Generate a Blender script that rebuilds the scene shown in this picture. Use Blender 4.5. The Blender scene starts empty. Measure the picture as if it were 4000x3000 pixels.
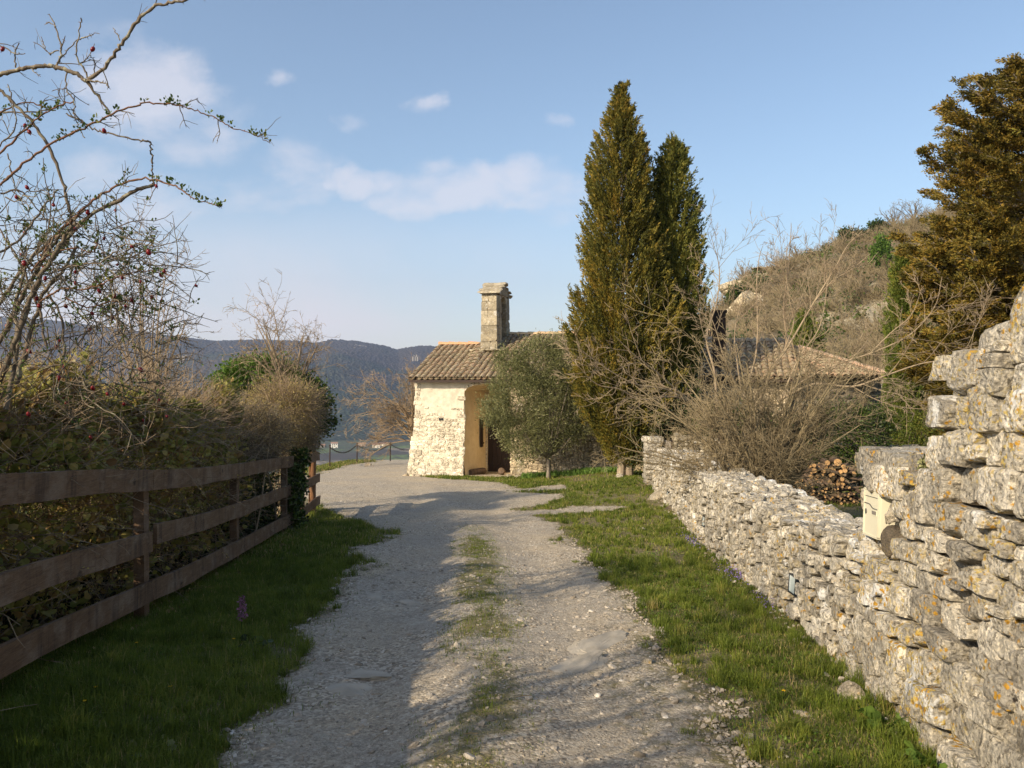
import bpy, math, random
import numpy as np
from mathutils import Vector, Matrix

# ------------------------------------------------------------------ camera, sky, sun
scene = bpy.context.scene
cam_d = bpy.data.cameras.new("camera"); cam = bpy.data.objects.new("camera", cam_d)
scene.collection.objects.link(cam); scene.camera = cam
cam.location = (0, 0, 1.6); cam.rotation_euler = (math.radians(90), 0, 0)
cam_d.sensor_fit = 'HORIZONTAL'; cam_d.sensor_width = 36.0; cam_d.lens = 36.0 * 3050 / 4000
cam_d.clip_start = 0.05; cam_d.clip_end = 20000

SUN_EL = math.radians(29); SX, SY = -0.74, -0.67           # direction towards the sun on the ground
_n = math.hypot(SX, SY); SX /= _n; SY /= _n
sun_dir = Vector((SX * math.cos(SUN_EL), SY * math.cos(SUN_EL), math.sin(SUN_EL)))
sl = bpy.data.lights.new("sun", 'SUN'); sl.energy = 3.7; sl.angle = math.radians(0.55); sl.color = (1.0, 0.84, 0.62)
so = bpy.data.objects.new("sun", sl); scene.collection.objects.link(so)
so.rotation_euler = sun_dir.to_track_quat('Z', 'Y').to_euler()

world = bpy.data.worlds.new("World"); scene.world = world; world.use_nodes = True
W = world.node_tree; W.nodes.clear()
def wn(t, **k):
    n = W.nodes.new(t)
    for a, b in k.items(): setattr(n, a, b)
    return n
def wl(a, b): W.links.new(a, b)
def wmath(op, a, b=None, clamp=False):
    n = wn('ShaderNodeMath', operation=op); n.use_clamp = clamp
    for i, s in enumerate((a, b)):
        if s is None: continue
        if hasattr(s, 'is_linked') or hasattr(s, 'links'): wl(s, n.inputs[i])
        else: n.inputs[i].default_value = s
    return n.outputs[0]
sky = wn('ShaderNodeTexSky', sky_type='NISHITA'); sky.sun_disc = False
sky.sun_elevation = SUN_EL; sky.sun_rotation = math.atan2(SX, SY)
sky.altitude = 300; sky.air_density = 1.0; sky.dust_density = 1.7; sky.ozone_density = 1.6
tc = wn('ShaderNodeTexCoord'); sep = wn('ShaderNodeSeparateXYZ'); wl(tc.outputs['Generated'], sep.inputs[0])
ysafe = wmath('MAXIMUM', sep.outputs[1], 0.12)
ca = wmath('DIVIDE', sep.outputs[0], ysafe); ce = wmath('DIVIDE', sep.outputs[2], ysafe)
comb = wn('ShaderNodeCombineXYZ'); wl(ca, comb.inputs[0]); wl(ce, comb.inputs[1])
def wnoise(scale, detail, dist=0.0, sx=1.0, sy=1.0):
    mp = wn('ShaderNodeMapping'); mp.inputs['Scale'].default_value = (sx, sy, 1); wl(comb.outputs[0], mp.inputs[0])
    n = wn('ShaderNodeTexNoise'); n.inputs['Scale'].default_value = scale; n.inputs['Detail'].default_value = detail
    n.inputs['Distortion'].default_value = dist; n.inputs['Roughness'].default_value = 0.58
    wl(mp.outputs[0], n.inputs['Vector']); return n.outputs[0]
wc = wn('ShaderNodeTexNoise'); wc.inputs['Scale'].default_value = 11.0; wc.inputs['Detail'].default_value = 5; wc.inputs['Roughness'].default_value = .62; wl(comb.outputs[0], wc.inputs['Vector'])
ws = wn('ShaderNodeSeparateXYZ'); wl(wc.outputs[1], ws.inputs[0])
ca2 = wmath('ADD', ca, wmath('MULTIPLY', wmath('SUBTRACT', ws.outputs[0], 0.5), 0.11)); ce2 = wmath('ADD', ce, wmath('MULTIPLY', wmath('SUBTRACT', ws.outputs[1], 0.5), 0.06))
puff = wnoise(9.0, 6, 0.15, 1, 1.9); warp = wnoise(3.2, 4, 0.2, 1, 1.5)
total = None
# cloud banks by bearing and height above the horizon (tangents): x, z, half width, half height, strength
for (cx, cz, rx, rz, st) in [(-.465,.375,.075,.05,.95),(-.40,.325,.06,.035,.6),(-.27,.27,.045,.035,.55),(-.205,.265,.03,.02,1.0),(-.165,.262,.035,.018,.8),
        (-.035,.255,.10,.028,1.0),(-.13,.235,.055,.02,.85),(-.005,.27,.06,.02,.7),(-.44,.235,.12,.03,.55),(-.33,.235,.07,.022,.45),(-.54,.27,.05,.03,.5),
        (-.105,.365,.022,.010,.6),(-.308,.393,.018,.008,.45),(.05,.335,.014,.006,.3),(-.21,.333,.02,.009,.45),(.07,.23,.05,.03,.5),(-.22,.13,.34,.045,.35),(-.52,.42,.06,.03,.35)]:
    dx = wmath('DIVIDE', wmath('SUBTRACT', ca2, cx), rx * 1.45); dz = wmath('DIVIDE', wmath('SUBTRACT', ce2, cz), rz * 1.6)
    d2 = wmath('ADD', wmath('MULTIPLY', dx, dx), wmath('MULTIPLY', dz, dz))
    g = wmath('MULTIPLY', wmath('SUBTRACT', 1.0, wmath('MINIMUM', d2, 1.0)), st)
    total = g if total is None else wmath('MAXIMUM', total, g)
cover = wmath('MULTIPLY', wmath('ADD', wmath('MULTIPLY', total, 1.15), wmath('SUBTRACT', wmath('MULTIPLY', puff, 2.9), 1.46)), 1.0, True)
cover = wmath('MULTIPLY', cover, wmath('MULTIPLY', total, 2.2, True), True)
band = wmath('MULTIPLY', wmath('SUBTRACT', 1.0, wmath('DIVIDE', wmath('ABSOLUTE', wmath('SUBTRACT', ce, 0.08)), 0.17), True),
             wmath('MULTIPLY', wmath('SUBTRACT', warp, 0.12), 1.5, True), True)
side = wmath('SUBTRACT', 0.55, wmath('MULTIPLY', ca, 1.8), True)
band = wmath('MULTIPLY', band, wmath('MULTIPLY', side, 1.25), True)
cover = wmath('MAXIMUM', wmath('MULTIPLY', cover, 0.56), band)
mix = wn('ShaderNodeMix', data_type='RGBA'); wl(cover, mix.inputs[0])
tint = wn('ShaderNodeMix', data_type='RGBA', blend_type='MULTIPLY'); tint.inputs[0].default_value = 1.0
wl(sky.outputs[0], tint.inputs[6]); tint.inputs[7].default_value = (1.04, 1.0, .93, 1)
wl(tint.outputs[2], mix.inputs[6]); mix.inputs[7].default_value = (4.85, 4.55, 4.7, 1)
bg = wn('ShaderNodeBackground'); bg.inputs[1].default_value = 0.108; wl(mix.outputs[2], bg.inputs[0])
wo = wn('ShaderNodeOutputWorld'); wl(bg.outputs[0], wo.inputs[0])
scene.view_settings.view_transform = 'Standard'; scene.view_settings.look = 'None'
scene.view_settings.exposure = 0.96; scene.view_settings.gamma = 1.0
cy = scene.cycles
cy.max_bounces = 5; cy.diffuse_bounces = 2; cy.glossy_bounces = 2; cy.transmission_bounces = 2; cy.transparent_max_bounces = 4
cy.volume_bounces = 0; cy.use_denoising = True

# ------------------------------------------------------------------ helpers
COL = scene.collection
def RNG(seed): return np.random.default_rng(seed)
def hash2(ix, iy, seed):
    n = (ix.astype(np.int64) * 374761393 + iy.astype(np.int64) * 668265263 + seed * 1442695041) & 0x7fffffff
    n = ((n ^ (n >> 13)) * 1274126177) & 0x7fffffff
    n = (n ^ (n >> 16)) & 0xffff
    return n / 65535.0
def vnoise(x, y, seed=0):
    x = np.asarray(x, float); y = np.asarray(y, float)
    ix = np.floor(x); iy = np.floor(y); fx = x - ix; fy = y - iy
    fx = fx * fx * (3 - 2 * fx); fy = fy * fy * (3 - 2 * fy)
    a = hash2(ix, iy, seed); b = hash2(ix + 1, iy, seed); c = hash2(ix, iy + 1, seed); d = hash2(ix + 1, iy + 1, seed)
    return (a * (1 - fx) + b * fx) * (1 - fy) + (c * (1 - fx) + d * fx) * fy
def fbm(x, y, seed=0, o=4):
    s = 0; a = 0.5; t = 0
    for i in range(o):
        s = s + a * vnoise(np.asarray(x) * 2 ** i, np.asarray(y) * 2 ** i, seed + i * 17); t += a; a *= 0.5
    return s / t
def sst(e0, e1, x):
    t = np.clip((x - e0) / (e1 - e0), 0, 1); return t * t * (3 - 2 * t)
def unit(v):
    return v / np.maximum(np.linalg.norm(v, axis=-1, keepdims=True), 1e-9)

class MB:
    def __init__(s): s.v = []; s.f = []; s.r = []; s.m = []; s.n = 0
    def add(s, v, f, rnd=0.0, mi=0):
        v = np.asarray(v, float).reshape(-1, 3)
        if isinstance(f, list) and len({len(q) for q in f}) > 1:      # mixed face sizes
            base = s.n; s.add(v, [q for q in f if len(q) == len(f[0])], rnd, mi)
            for k in sorted({len(q) for q in f} - {len(f[0])}):
                g = np.array([q for q in f if len(q) == k]); s.f.append(g + base); s.m.append(np.full(len(g), mi))
            return s
        f = np.asarray(f, int)
        if len(v) == 0 or len(f) == 0: return s
        s.v.append(v); s.f.append(f + s.n); s.r.append(np.broadcast_to(np.asarray(rnd, float), (len(v),)).copy())
        s.m.append(np.broadcast_to(np.asarray(mi, int), (len(f),)).copy()); s.n += len(v); return s
    def inst(s, tv, tf, M, P, rnd=0.0, mi=0):
        """tv (n,3) or (N,n,3) template; M (N,3,3) columns = axes; P (N,3)"""
        P = np.asarray(P, float); N = len(P)
        if N == 0: return s
        if tv.ndim == 2: tv = np.broadcast_to(tv, (N,) + tv.shape)
        n = tv.shape[1]
        V = np.einsum('nij,nkj->nki', M, tv) + P[:, None, :]
        F = (np.arange(N)[:, None, None] * n + np.asarray(tf)[None]).reshape(-1, np.asarray(tf).shape[1])
        r = np.repeat(np.broadcast_to(np.asarray(rnd, float), (N,)), n)
        return s.add(V.reshape(-1, 3), F, r, mi)
    def box(s, c, h, rot=None, rnd=0.0, mi=0, taper=1.0):
        v = np.array([[x, y, z] for z in (-1, 1) for y in (-1, 1) for x in (-1, 1)], float)
        v[4:, :2] *= taper
        v = v * np.asarray(h)
        if rot is not None: v = v @ np.asarray(rot).T
        return s.add(v + np.asarray(c), [[0,2,3,1],[4,5,7,6],[0,1,5,4],[2,6,7,3],[0,4,6,2],[1,3,7,5]], rnd, mi)
    def tubes(s, pts, rad, k=4, rnd=0.0, mi=0, cap=False):
        """pts (N,K,3), rad (N,K)"""
        pts = np.asarray(pts, float); rad = np.asarray(rad, float)
        N, K, _ = pts.shape
        if N == 0: return s
        d = unit(np.gradient(pts, axis=1)); ref = np.where(np.abs(d[..., 2:3]) > 0.85, np.array([1., 0, 0]), np.array([0, 0, 1.]))
        ref = np.broadcast_to(ref[:, :1], d.shape)
        u = unit(np.cross(d, ref)); w = np.cross(d, u)
        a = np.arange(k) / k * 2 * np.pi
        V = pts[:, :, None] + rad[:, :, None, None] * (np.cos(a)[:, None] * u[:, :, None] + np.sin(a)[:, None] * w[:, :, None])
        i = np.arange(K - 1)[:, None]; j = np.arange(k)[None]
        q = np.stack([i * k + j, i * k + (j + 1) % k, (i + 1) * k + (j + 1) % k, (i + 1) * k + j], -1).reshape(-1, 4)
        F = (np.arange(N)[:, None, None] * K * k + q[None]).reshape(-1, 4)
        r = np.repeat(np.broadcast_to(np.asarray(rnd, float), (N,)), K * k)
        s.add(V.reshape(-1, 3), F, r, mi)
        if cap:
            for e in (0, K - 1):
                base = s.n
                s.add(V[:, e].reshape(-1, 3), (np.arange(N)[:, None] * k + np.arange(k)[None]), rnd if np.ndim(rnd) == 0 else np.repeat(rnd, k), mi)
        return s
    def build(s, name, mats, parent=None, loc=None, smooth=False, coll=True):
        """vertices are in the space of the thing: world coordinates, minus loc (the thing's origin)"""
        me = bpy.data.meshes.new(name)
        if s.v:
            v = np.concatenate(s.v); r = np.concatenate(s.r)
            if loc is not None: v = v - np.asarray(loc)
            me.vertices.add(len(v)); me.vertices.foreach_set('co', v.astype(np.float32).ravel())
            sizes = np.concatenate([np.full(len(f), f.shape[1]) for f in s.f]); lv = np.concatenate([f.ravel() for f in s.f])
            me.loops.add(len(lv)); me.loops.foreach_set('vertex_index', lv.astype(np.int32))
            me.polygons.add(len(sizes)); st = np.concatenate([[0], np.cumsum(sizes)[:-1]])
            me.polygons.foreach_set('loop_start', st.astype(np.int32)); me.polygons.foreach_set('loop_total', sizes.astype(np.int32))
            me.polygons.foreach_set('material_index', np.concatenate(s.m).astype(np.int32))
            me.polygons.foreach_set('use_smooth', np.full(len(sizes), bool(smooth)))
            at = me.attributes.new('rnd', 'FLOAT', 'POINT'); at.data.foreach_set('value', r.astype(np.float32))
            me.update(calc_edges=True)
        for m in (mats if isinstance(mats, (list, tuple)) else [mats]): me.materials.append(m)
        o = bpy.data.objects.new(name, me)
        if coll: COL.objects.link(o)
        if parent is not None: o.parent = parent
        elif loc is not None: o.location = loc
        return o

def tag(o, label=None, cat=None, group=None, kind=None):
    if label: o['label'] = label
    if cat: o['category'] = cat
    if group: o['group'] = group
    if kind: o['kind'] = kind
    return o
def thing(name, label, cat, loc=(0, 0, 0), rz=0.0, group=None):
    o = bpy.data.objects.new(name, None); COL.objects.link(o); o.location = loc; o.rotation_euler = (0, 0, rz)
    o.empty_display_size = 0.2
    return tag(o, label, cat, group)
def copy_tree(o, parent=None):
    c = o.copy(); COL.objects.link(c)
    if parent is not None: c.parent = parent
    for ch in list(o.children): copy_tree(ch, c)
    return c

# cube-sphere template
def cube_sphere(n, p=2.0):
    vs = {}; V = []; F = []
    def vid(q):
        k = tuple(np.round(q, 5))
        if k not in vs: vs[k] = len(V); V.append(q)
        return vs[k]
    g = np.linspace(-1, 1, n + 1)
    for ax in range(3):
        for sg in (-1, 1):
            for i in range(n):
                for j in range(n):
                    c = []
                    for (a, b) in ((i, j), (i + 1, j), (i + 1, j + 1), (i, j + 1)):
                        q = np.zeros(3); q[ax] = sg; q[(ax + 1) % 3] = g[a]; q[(ax + 2) % 3] = g[b]; c.append(vid(q))
                    F.append(c if sg > 0 else c[::-1])
    V = np.array(V); V = np.tan(V * np.pi / 4 * 0.999)
    V = V / (np.sum(np.abs(V) ** p, axis=1, keepdims=True) ** (1 / p))
    return V, np.array(F)
def cut_rocks(N, tv, rng, cuts=9, lo=0.62, hi=0.98, noise=0.06, bias=1.0):
    """(N,n,3) faceted variants of a template"""
    V = np.broadcast_to(tv, (N,) + tv.shape).copy()
    for k in range(cuts):
        nn = unit(rng.normal(size=(N, 1, 3)) * np.array([1, bias, 1])); d = rng.uniform(lo, hi, (N, 1, 1))
        e = np.sum(V * nn, -1, keepdims=True) - d
        V = V - np.maximum(e, 0) * nn * 0.93
    if noise:
        ph = rng.uniform(0, 6.28, (N, 1, 3)); fr = rng.uniform(2.5, 5.5, (N, 1, 3))
        V = V + noise * np.sin(V[..., [1, 2, 0]] * fr + ph) + noise * 0.5 * np.sin(V[..., [2, 0, 1]] * fr * 2.3 + ph * 1.7)
        if tv.shape[0] > 90: V = V * (1 + rng.uniform(-1, 1, (N, tv.shape[0], 1)) * noise * .9)
    return V
def rand_rot(N, rng, tilt=1.0):
    a = rng.uniform(0, 2 * np.pi, N); t1 = rng.normal(0, tilt, N); t2 = rng.normal(0, tilt, N)
    def R(ax, ang):
        c, s = np.cos(ang), np.sin(ang); M = np.zeros((N, 3, 3))
        i, j = [(1, 2), (2, 0), (0, 1)][ax]; k = ax
        M[:, k, k] = 1; M[:, i, i] = c; M[:, j, j] = c; M[:, i, j] = -s; M[:, j, i] = s
        return M
    return R(0, t1) @ R(1, t2) @ R(2, a)
CS2 = cube_sphere(2, 2.2); CS3 = cube_sphere(3, 2.6); CS6 = cube_sphere(6, 5.0); CS5 = cube_sphere(5, 3.0); CS10 = cube_sphere(12, 13.0); CSB = cube_sphere(4, 16.0); CSX = cube_sphere(3, 60.0)

# leaf templates: x across, y along, z normal
LEAF = (np.array([[0,0,0],[.42,.3,.10],[.36,.75,.08],[0,1,0],[-.36,.75,.08],[-.42,.3,.10]], float), np.array([[0,1,2,3],[0,3,4,5]]))
LEAF4 = (np.array([[0,0,0],[.5,.45,.08],[0,1,0],[-.5,.45,.08]], float), np.array([[0,1,2,3]]))
TRI = (np.array([[-.5,0,0],[.5,0,0],[0,1,0]], float), np.array([[0,1,2]]))
def leaf_frames(N, rng, axis, size, width=1.0, spread=0.7, upbias=0.0):
    """axis (N,3) mean direction; returns M with scaled columns"""
    d = unit(axis + rng.normal(0, spread, (N, 3)) + np.array([0, 0, upbias]))
    r = unit(rng.normal(size=(N, 3))); x = unit(np.cross(d, r)); z = np.cross(x, d)
    sz = np.broadcast_to(size, (N,))[:, None]
    return np.stack([x * sz * width, d * sz, z * sz], axis=-1)

# branching: every level vectorised
def grow(P0, D0, L, R0, R1, rng, K=5, jit=0.12, up=0.0, att=None):
    """N branches from P0 along D0; returns pts (N,K,3), radii (N,K)"""
    N = len(P0); L = np.broadcast_to(L, (N,)); pts = np.zeros((N, K, 3)); pts[:, 0] = P0; d = unit(np.array(D0, float))
    for i in range(1, K):
        pts[:, i] = pts[:, i - 1] + d * (L / (K - 1))[:, None]
        d = d + rng.normal(0, jit, (N, 3)) + np.array([0, 0, 1.0]) * up
        if att is not None: d = d + att
        d = unit(d)
    t = np.linspace(0, 1, K)
    rad = np.broadcast_to(R0, (N,))[:, None] * (1 - t) + np.broadcast_to(R1, (N,))[:, None] * t
    return pts, rad
def sample_on(pts, rad, n, rng, lo=0.15, hi=1.0):
    """n random children positions per branch"""
    N, K, _ = pts.shape
    t = rng.uniform(lo, hi, (N, n)) * (K - 1); i = np.minimum(t.astype(int), K - 2); f = (t - i)[..., None]
    idx = np.arange(N)[:, None]
    P = pts[idx, i] * (1 - f) + pts[idx, i + 1] * f; T = unit(pts[idx, i + 1] - pts[idx, i])
    r = rad[idx, i] * (1 - f[..., 0]) + rad[idx, i + 1] * f[..., 0]
    return P.reshape(-1, 3), T.reshape(-1, 3), r.reshape(-1)
def side_dir(T, rng, ang):
    r = unit(np.cross(T, rng.normal(size=T.shape))); a = np.broadcast_to(ang, (len(T),))[:, None]
    return unit(T * np.cos(a) + r * np.sin(a))
def smooth_line(p, n=8):
    """Catmull-Rom through the given points"""
    p = np.asarray(p, float); q = np.vstack([2 * p[0] - p[1], p, 2 * p[-1] - p[-2]]); out = []
    for i in range(1, len(q) - 2):
        for t in np.linspace(0, 1, n, endpoint=False):
            a, b, c, d = q[i - 1], q[i], q[i + 1], q[i + 2]
            out.append(0.5 * ((2 * b) + (c - a) * t + (2 * a - 5 * b + 4 * c - d) * t * t + (3 * b - a - 3 * c + d) * t ** 3))
    out.append(p[-1]); return np.array(out)
# ------------------------------------------------------------------ materials
class NT:
    def __init__(s, name):
        s.m = bpy.data.materials.new(name); s.m.use_nodes = True; s.t = s.m.node_tree; s.t.nodes.clear()
        s.out = s.t.nodes.new('ShaderNodeOutputMaterial'); s.p = s.t.nodes.new('ShaderNodeBsdfPrincipled')
        s.t.links.new(s.p.outputs[0], s.out.inputs[0]); s.p.inputs['Roughness'].default_value = 0.85
        s.p.inputs['Specular IOR Level'].default_value = 0.25
        s.tc = s.t.nodes.new('ShaderNodeTexCoord').outputs['Object']
    def n(s, t, **k):
        x = s.t.nodes.new(t)
        for a, b in k.items(): setattr(x, a, b)
        return x
    def l(s, a, b): s.t.links.new(a, b)
    def setin(s, inp, v):
        if isinstance(v, bpy.types.NodeSocket): s.l(v, inp)
        elif isinstance(v, (tuple, list)) and len(v) == 3 and inp.type == 'RGBA': inp.default_value = (*v, 1)
        else: inp.default_value = v
    def math(s, op, a, b=0.0, clamp=False):
        x = s.n('ShaderNodeMath', operation=op); x.use_clamp = clamp; s.setin(x.inputs[0], a); s.setin(x.inputs[1], b); return x.outputs[0]
    def noise(s, scale, detail=4, rough=0.6, dist=0.0, vec=None, stretch=None, col=False):
        x = s.n('ShaderNodeTexNoise'); x.inputs['Scale'].default_value = scale; x.inputs['Detail'].default_value = detail
        x.inputs['Roughness'].default_value = rough; x.inputs['Distortion'].default_value = dist
        v = vec or s.tc
        if stretch:
            mp = s.n('ShaderNodeMapping'); mp.inputs['Scale'].default_value = stretch; s.l(v, mp.inputs[0]); v = mp.outputs[0]
        s.l(v, x.inputs['Vector']); return x.outputs[1 if col else 0]
    def vor(s, scale, feature='F1', out='Distance', vec=None, rnd=1.0):
        x = s.n('ShaderNodeTexVoronoi', feature=feature); x.inputs['Scale'].default_value = scale; x.inputs['Randomness'].default_value = rnd
        s.l(vec or s.tc, x.inputs['Vector']); return x.outputs[out]
    def ramp(s, fac, stops, interp='LINEAR'):
        x = s.n('ShaderNodeValToRGB'); x.color_ramp.interpolation = interp; e = x.color_ramp.elements
        while len(e) < len(stops): e.new(0.5)
        for el, (p, c) in zip(e, stops): el.position = p; el.color = (*c, 1) if len(c) == 3 else c
        s.setin(x.inputs[0], fac); return x.outputs[0]
    def mask(s, fac, lo, hi):
        x = s.n('ShaderNodeMapRange'); x.inputs[1].default_value = lo; x.inputs[2].default_value = hi; s.setin(x.inputs[0], fac); return x.outputs[0]
    def mix(s, fac, a, b, mode='MIX'):
        x = s.n('ShaderNodeMix', data_type='RGBA', blend_type=mode); s.setin(x.inputs[0], fac); s.setin(x.inputs[6], a); s.setin(x.inputs[7], b); return x.outputs[2]
    def attr(s, name='rnd'):
        x = s.n('ShaderNodeAttribute'); x.attribute_name = name; return x.outputs['Fac']
    def island(s): return s.n('ShaderNodeNewGeometry').outputs['Random Per Island']
    def objrnd(s): return s.n('ShaderNodeObjectInfo').outputs['Random']
    def color(s, c): s.setin(s.p.inputs['Base Color'], c); return s
    def bump(s, h, strength=0.5, dist=0.02):
        x = s.n('ShaderNodeBump'); x.inputs['Strength'].default_value = strength; x.inputs['Distance'].default_value = dist
        s.setin(x.inputs['Height'], h); s.l(x.outputs[0], s.p.inputs['Normal']); return s

def leaf_mat(name, stops, trans=0.3, rough=0.55):
    m = NT(name); c = m.ramp(m.attr(), stops); nz = m.noise(7, 2)
    c = m.mix(m.mask(nz, 0.35, 0.7), c, m.mix(1.0, c, (1.35, 1.3, 1.15), 'MULTIPLY'))
    m.color(c); m.p.inputs['Roughness'].default_value = rough
    if trans:
        tr = m.n('ShaderNodeBsdfTranslucent'); m.l(c, tr.inputs[0]); ms = m.n('ShaderNodeMixShader'); ms.inputs[0].default_value = trans
        m.l(m.p.outputs[0], ms.inputs[1]); m.l(tr.outputs[0], ms.inputs[2]); m.l(ms.outputs[0], m.out.inputs[0])
    return m.m
def bark_mat(name, a, b, scale=18, lichen=None):
    m = NT(name); n1 = m.noise(scale, 4, stretch=(1, 1, 0.35)); c = m.mix(m.mask(n1, .35, .65), a, b)
    if lichen: c = m.mix(m.mask(m.noise(scale * .6, 3), .55, .62), c, lichen)
    r = m.attr(); c = m.mix(m.math('MULTIPLY', r, 0.5), c, (a[0]*.5, a[1]*.45, a[2]*.45))
    m.color(c); m.bump(m.noise(scale * 3, 3, stretch=(1, 1, .3)), .5, .006); return m.m

def lime_mat(name, base=(.36,.33,.28), dark=(.20,.18,.15), pale=(.62,.60,.55), orange=0.5, white=.3, scale=1.0, black=.3):
    """weathered limestone with per-stone tone, crusty white and orange lichen"""
    m = NT(name); isl = m.island()
    tone = m.ramp(isl, [(0, dark), (.25, tuple(np.array(base)*.85)), (.55, base), (.8, tuple(np.array(base)*1.2)), (1, pale)])
    n1 = m.noise(5*scale, 6, .68); c = m.mix(m.mask(n1, .36, .64), m.mix(1.0, tone, (.68,.66,.62), 'MULTIPLY'), m.mix(1.0, tone, (1.22,1.2,1.15), 'MULTIPLY'))
    gr = m.noise(42*scale, 4, .75); c = m.mix(m.mask(gr, .48, .60), c, m.mix(1.0, c, (1.55,1.5,1.4), 'MULTIPLY'))
    c = m.mix(m.math('MULTIPLY', m.mask(m.noise(24*scale, 4, .75), .53, .61), .75), c, (.085,.072,.05))
    if black: c = m.mix(m.math('MULTIPLY', m.mask(m.noise(3.1*scale, 5, .7), .66, .70), black*2), c, (.045,.035,.028))
    if white:
        w = m.math('MULTIPLY', m.mask(m.noise(2.3*scale, 5, .6, .3), .60, .63), m.mask(m.noise(9*scale, 3), .40, .48)); c = m.mix(m.math('MULTIPLY', w, white*2.4, True), c, (.74,.73,.69))
    if orange:
        v = m.vor(21*scale, vec=None); o = m.math('MULTIPLY', m.mask(m.math('ADD', v, m.math('MULTIPLY', m.noise(40*scale, 3, .7), .5)), .62, .50), m.mask(m.noise(3.3*scale, 5, .75), .53, .60))
        c = m.mix(m.math('MULTIPLY', o, orange*2, True), c, m.mix(m.noise(60*scale, 2), (.38,.19,.02), (.56,.33,.05)))
        o2 = m.math('MULTIPLY', m.mask(m.noise(26*scale, 3, .7), .54, .60), m.mask(m.noise(1.7*scale, 3), .46, .58))
        c = m.mix(m.math('MULTIPLY', o2, orange*.95, True), c, (.50,.37,.10))
    m.color(c)
    h = m.math('ADD', m.noise(11*scale, 8, .72), m.math('MULTIPLY', m.vor(30*scale), .35)); m.bump(h, 1.0, .05/scale); m.p.inputs['Roughness'].default_value = .92
    return m.m

M = {}
M['stone'] = lime_mat('limestone', base=(.41,.385,.335), dark=(.26,.24,.205), pale=(.60,.575,.52), orange=.5, white=.45)
M['stone_big'] = lime_mat('lichened_limestone', base=(.40,.375,.325), dark=(.27,.25,.215), pale=(.54,.51,.45), orange=1.0, white=.3, scale=1.25, black=.5)
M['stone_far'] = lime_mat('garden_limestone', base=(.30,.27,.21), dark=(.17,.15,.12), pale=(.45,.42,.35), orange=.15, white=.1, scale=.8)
M['stone_white'] = lime_mat('whitewashed_stone', base=(.585,.535,.44), dark=(.41,.37,.30), pale=(.70,.655,.56), orange=0, white=.3, black=.08)
M['stone_nave'] = lime_mat('nave_stone', base=(.42,.35,.25), dark=(.26,.22,.16), pale=(.55,.48,.36), orange=0, white=.1, black=.2)
M['stone_bell'] = lime_mat('bell_gable_stone', base=(.33,.295,.23), dark=(.25,.225,.175), pale=(.41,.37,.29), orange=.2, white=.2, black=.3, scale=2)
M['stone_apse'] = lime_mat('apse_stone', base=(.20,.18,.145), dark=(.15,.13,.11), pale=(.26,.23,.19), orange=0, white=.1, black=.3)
def simple(name, c, c2=None, scale=10, rough=.85, bump=0.0, metal=0.0, lo=.35, hi=.65, stretch=None):
    m = NT(name)
    if c2: m.color(m.mix(m.mask(m.noise(scale, 5, stretch=stretch), lo, hi), c, c2))
    else: m.color(c)
    m.p.inputs['Roughness'].default_value = rough; m.p.inputs['Metallic'].default_value = metal
    if bump: m.bump(m.noise(scale * 2.5, 5, stretch=stretch), bump, .01)
    return m.m
M['mortar'] = simple('wall_earth', (.10,.085,.062), (.17,.145,.105), 12, bump=.8)
M['plaster'] = simple('cream_plaster', (.70,.57,.37), (.60,.47,.29), 3.5, bump=.4)
M['plaster_white'] = simple('limewash', (.62,.56,.445), (.48,.43,.335), 5.5, bump=.7)
M['mortar_nave'] = simple('lime_mortar', (.34,.28,.19), (.26,.21,.15), 9, bump=.6)
M['door'] = simple('brown_door_paint', (.035,.020,.012), (.022,.013,.009), 9, rough=.5, stretch=(6, 6, .5), bump=.2)
M['iron'] = simple('dark_iron', (.025,.022,.022), (.06,.035,.025), 30, rough=.6, metal=.3)
M['mailbox'] = simple('cream_metal_paint', (.66,.62,.46), (.60,.56,.42), 2.5, rough=.42)
M['mailbox_dark'] = simple('grey_lock_metal', (.18,.18,.17), rough=.4, metal=.6)
M['lamp_frame'] = simple('black_lamp_frame', (.02,.025,.035), rough=.35)
M['sheet'] = simple('weathered_sheet_metal', (.30,.27,.23), (.20,.17,.14), 6, rough=.5, metal=.3)
M['grout_white'] = simple('white_wall', (.72,.70,.66), (.6,.58,.53), 5)
m = NT('lamp_glass'); m.color((.55,.62,.62)); m.p.inputs['Roughness'].default_value = .12; m.p.inputs['Specular IOR Level'].default_value = .7; M['lamp_glass'] = m.m
m = NT('window_glass'); m.color((.02,.025,.03)); m.p.inputs['Roughness'].default_value = .15; M['glass_dark'] = m.m

# clay tiles: tone per tile, pale and dark lichen
m = NT('clay_tiles'); isl = m.island()
c = m.ramp(isl, [(0,(.17,.115,.075)),(.3,(.26,.175,.11)),(.55,(.33,.24,.155)),(.75,(.36,.225,.14)),(.9,(.28,.175,.11)),(1,(.42,.33,.23))])
c = m.mix(m.mask(m.noise(13,5,.7),.46,.60), c, (.36,.32,.20)); c = m.mix(m.mask(m.noise(23,4,.7),.55,.62), c, (.09,.075,.05))
m.color(c); m.bump(m.noise(40,4),.4,.01); M['tile'] = m.m
m = NT('new_clay_tiles'); c = m.ramp(m.island(), [(0,(.58,.22,.10)),(.5,(.66,.30,.15)),(1,(.55,.25,.14))]); m.color(m.mix(m.mask(m.noise(15,4),.4,.7), c, (.50,.33,.2))); M['tile_new'] = m.m
m = NT('pale_ridge_tiles'); c = m.ramp(m.island(), [(0,(.50,.36,.22)),(.5,(.58,.44,.27)),(1,(.46,.28,.17))]); m.color(m.mix(m.mask(m.noise(15,4),.45,.7), c, (.38,.33,.22))); M['tile_pale'] = m.m

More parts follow.
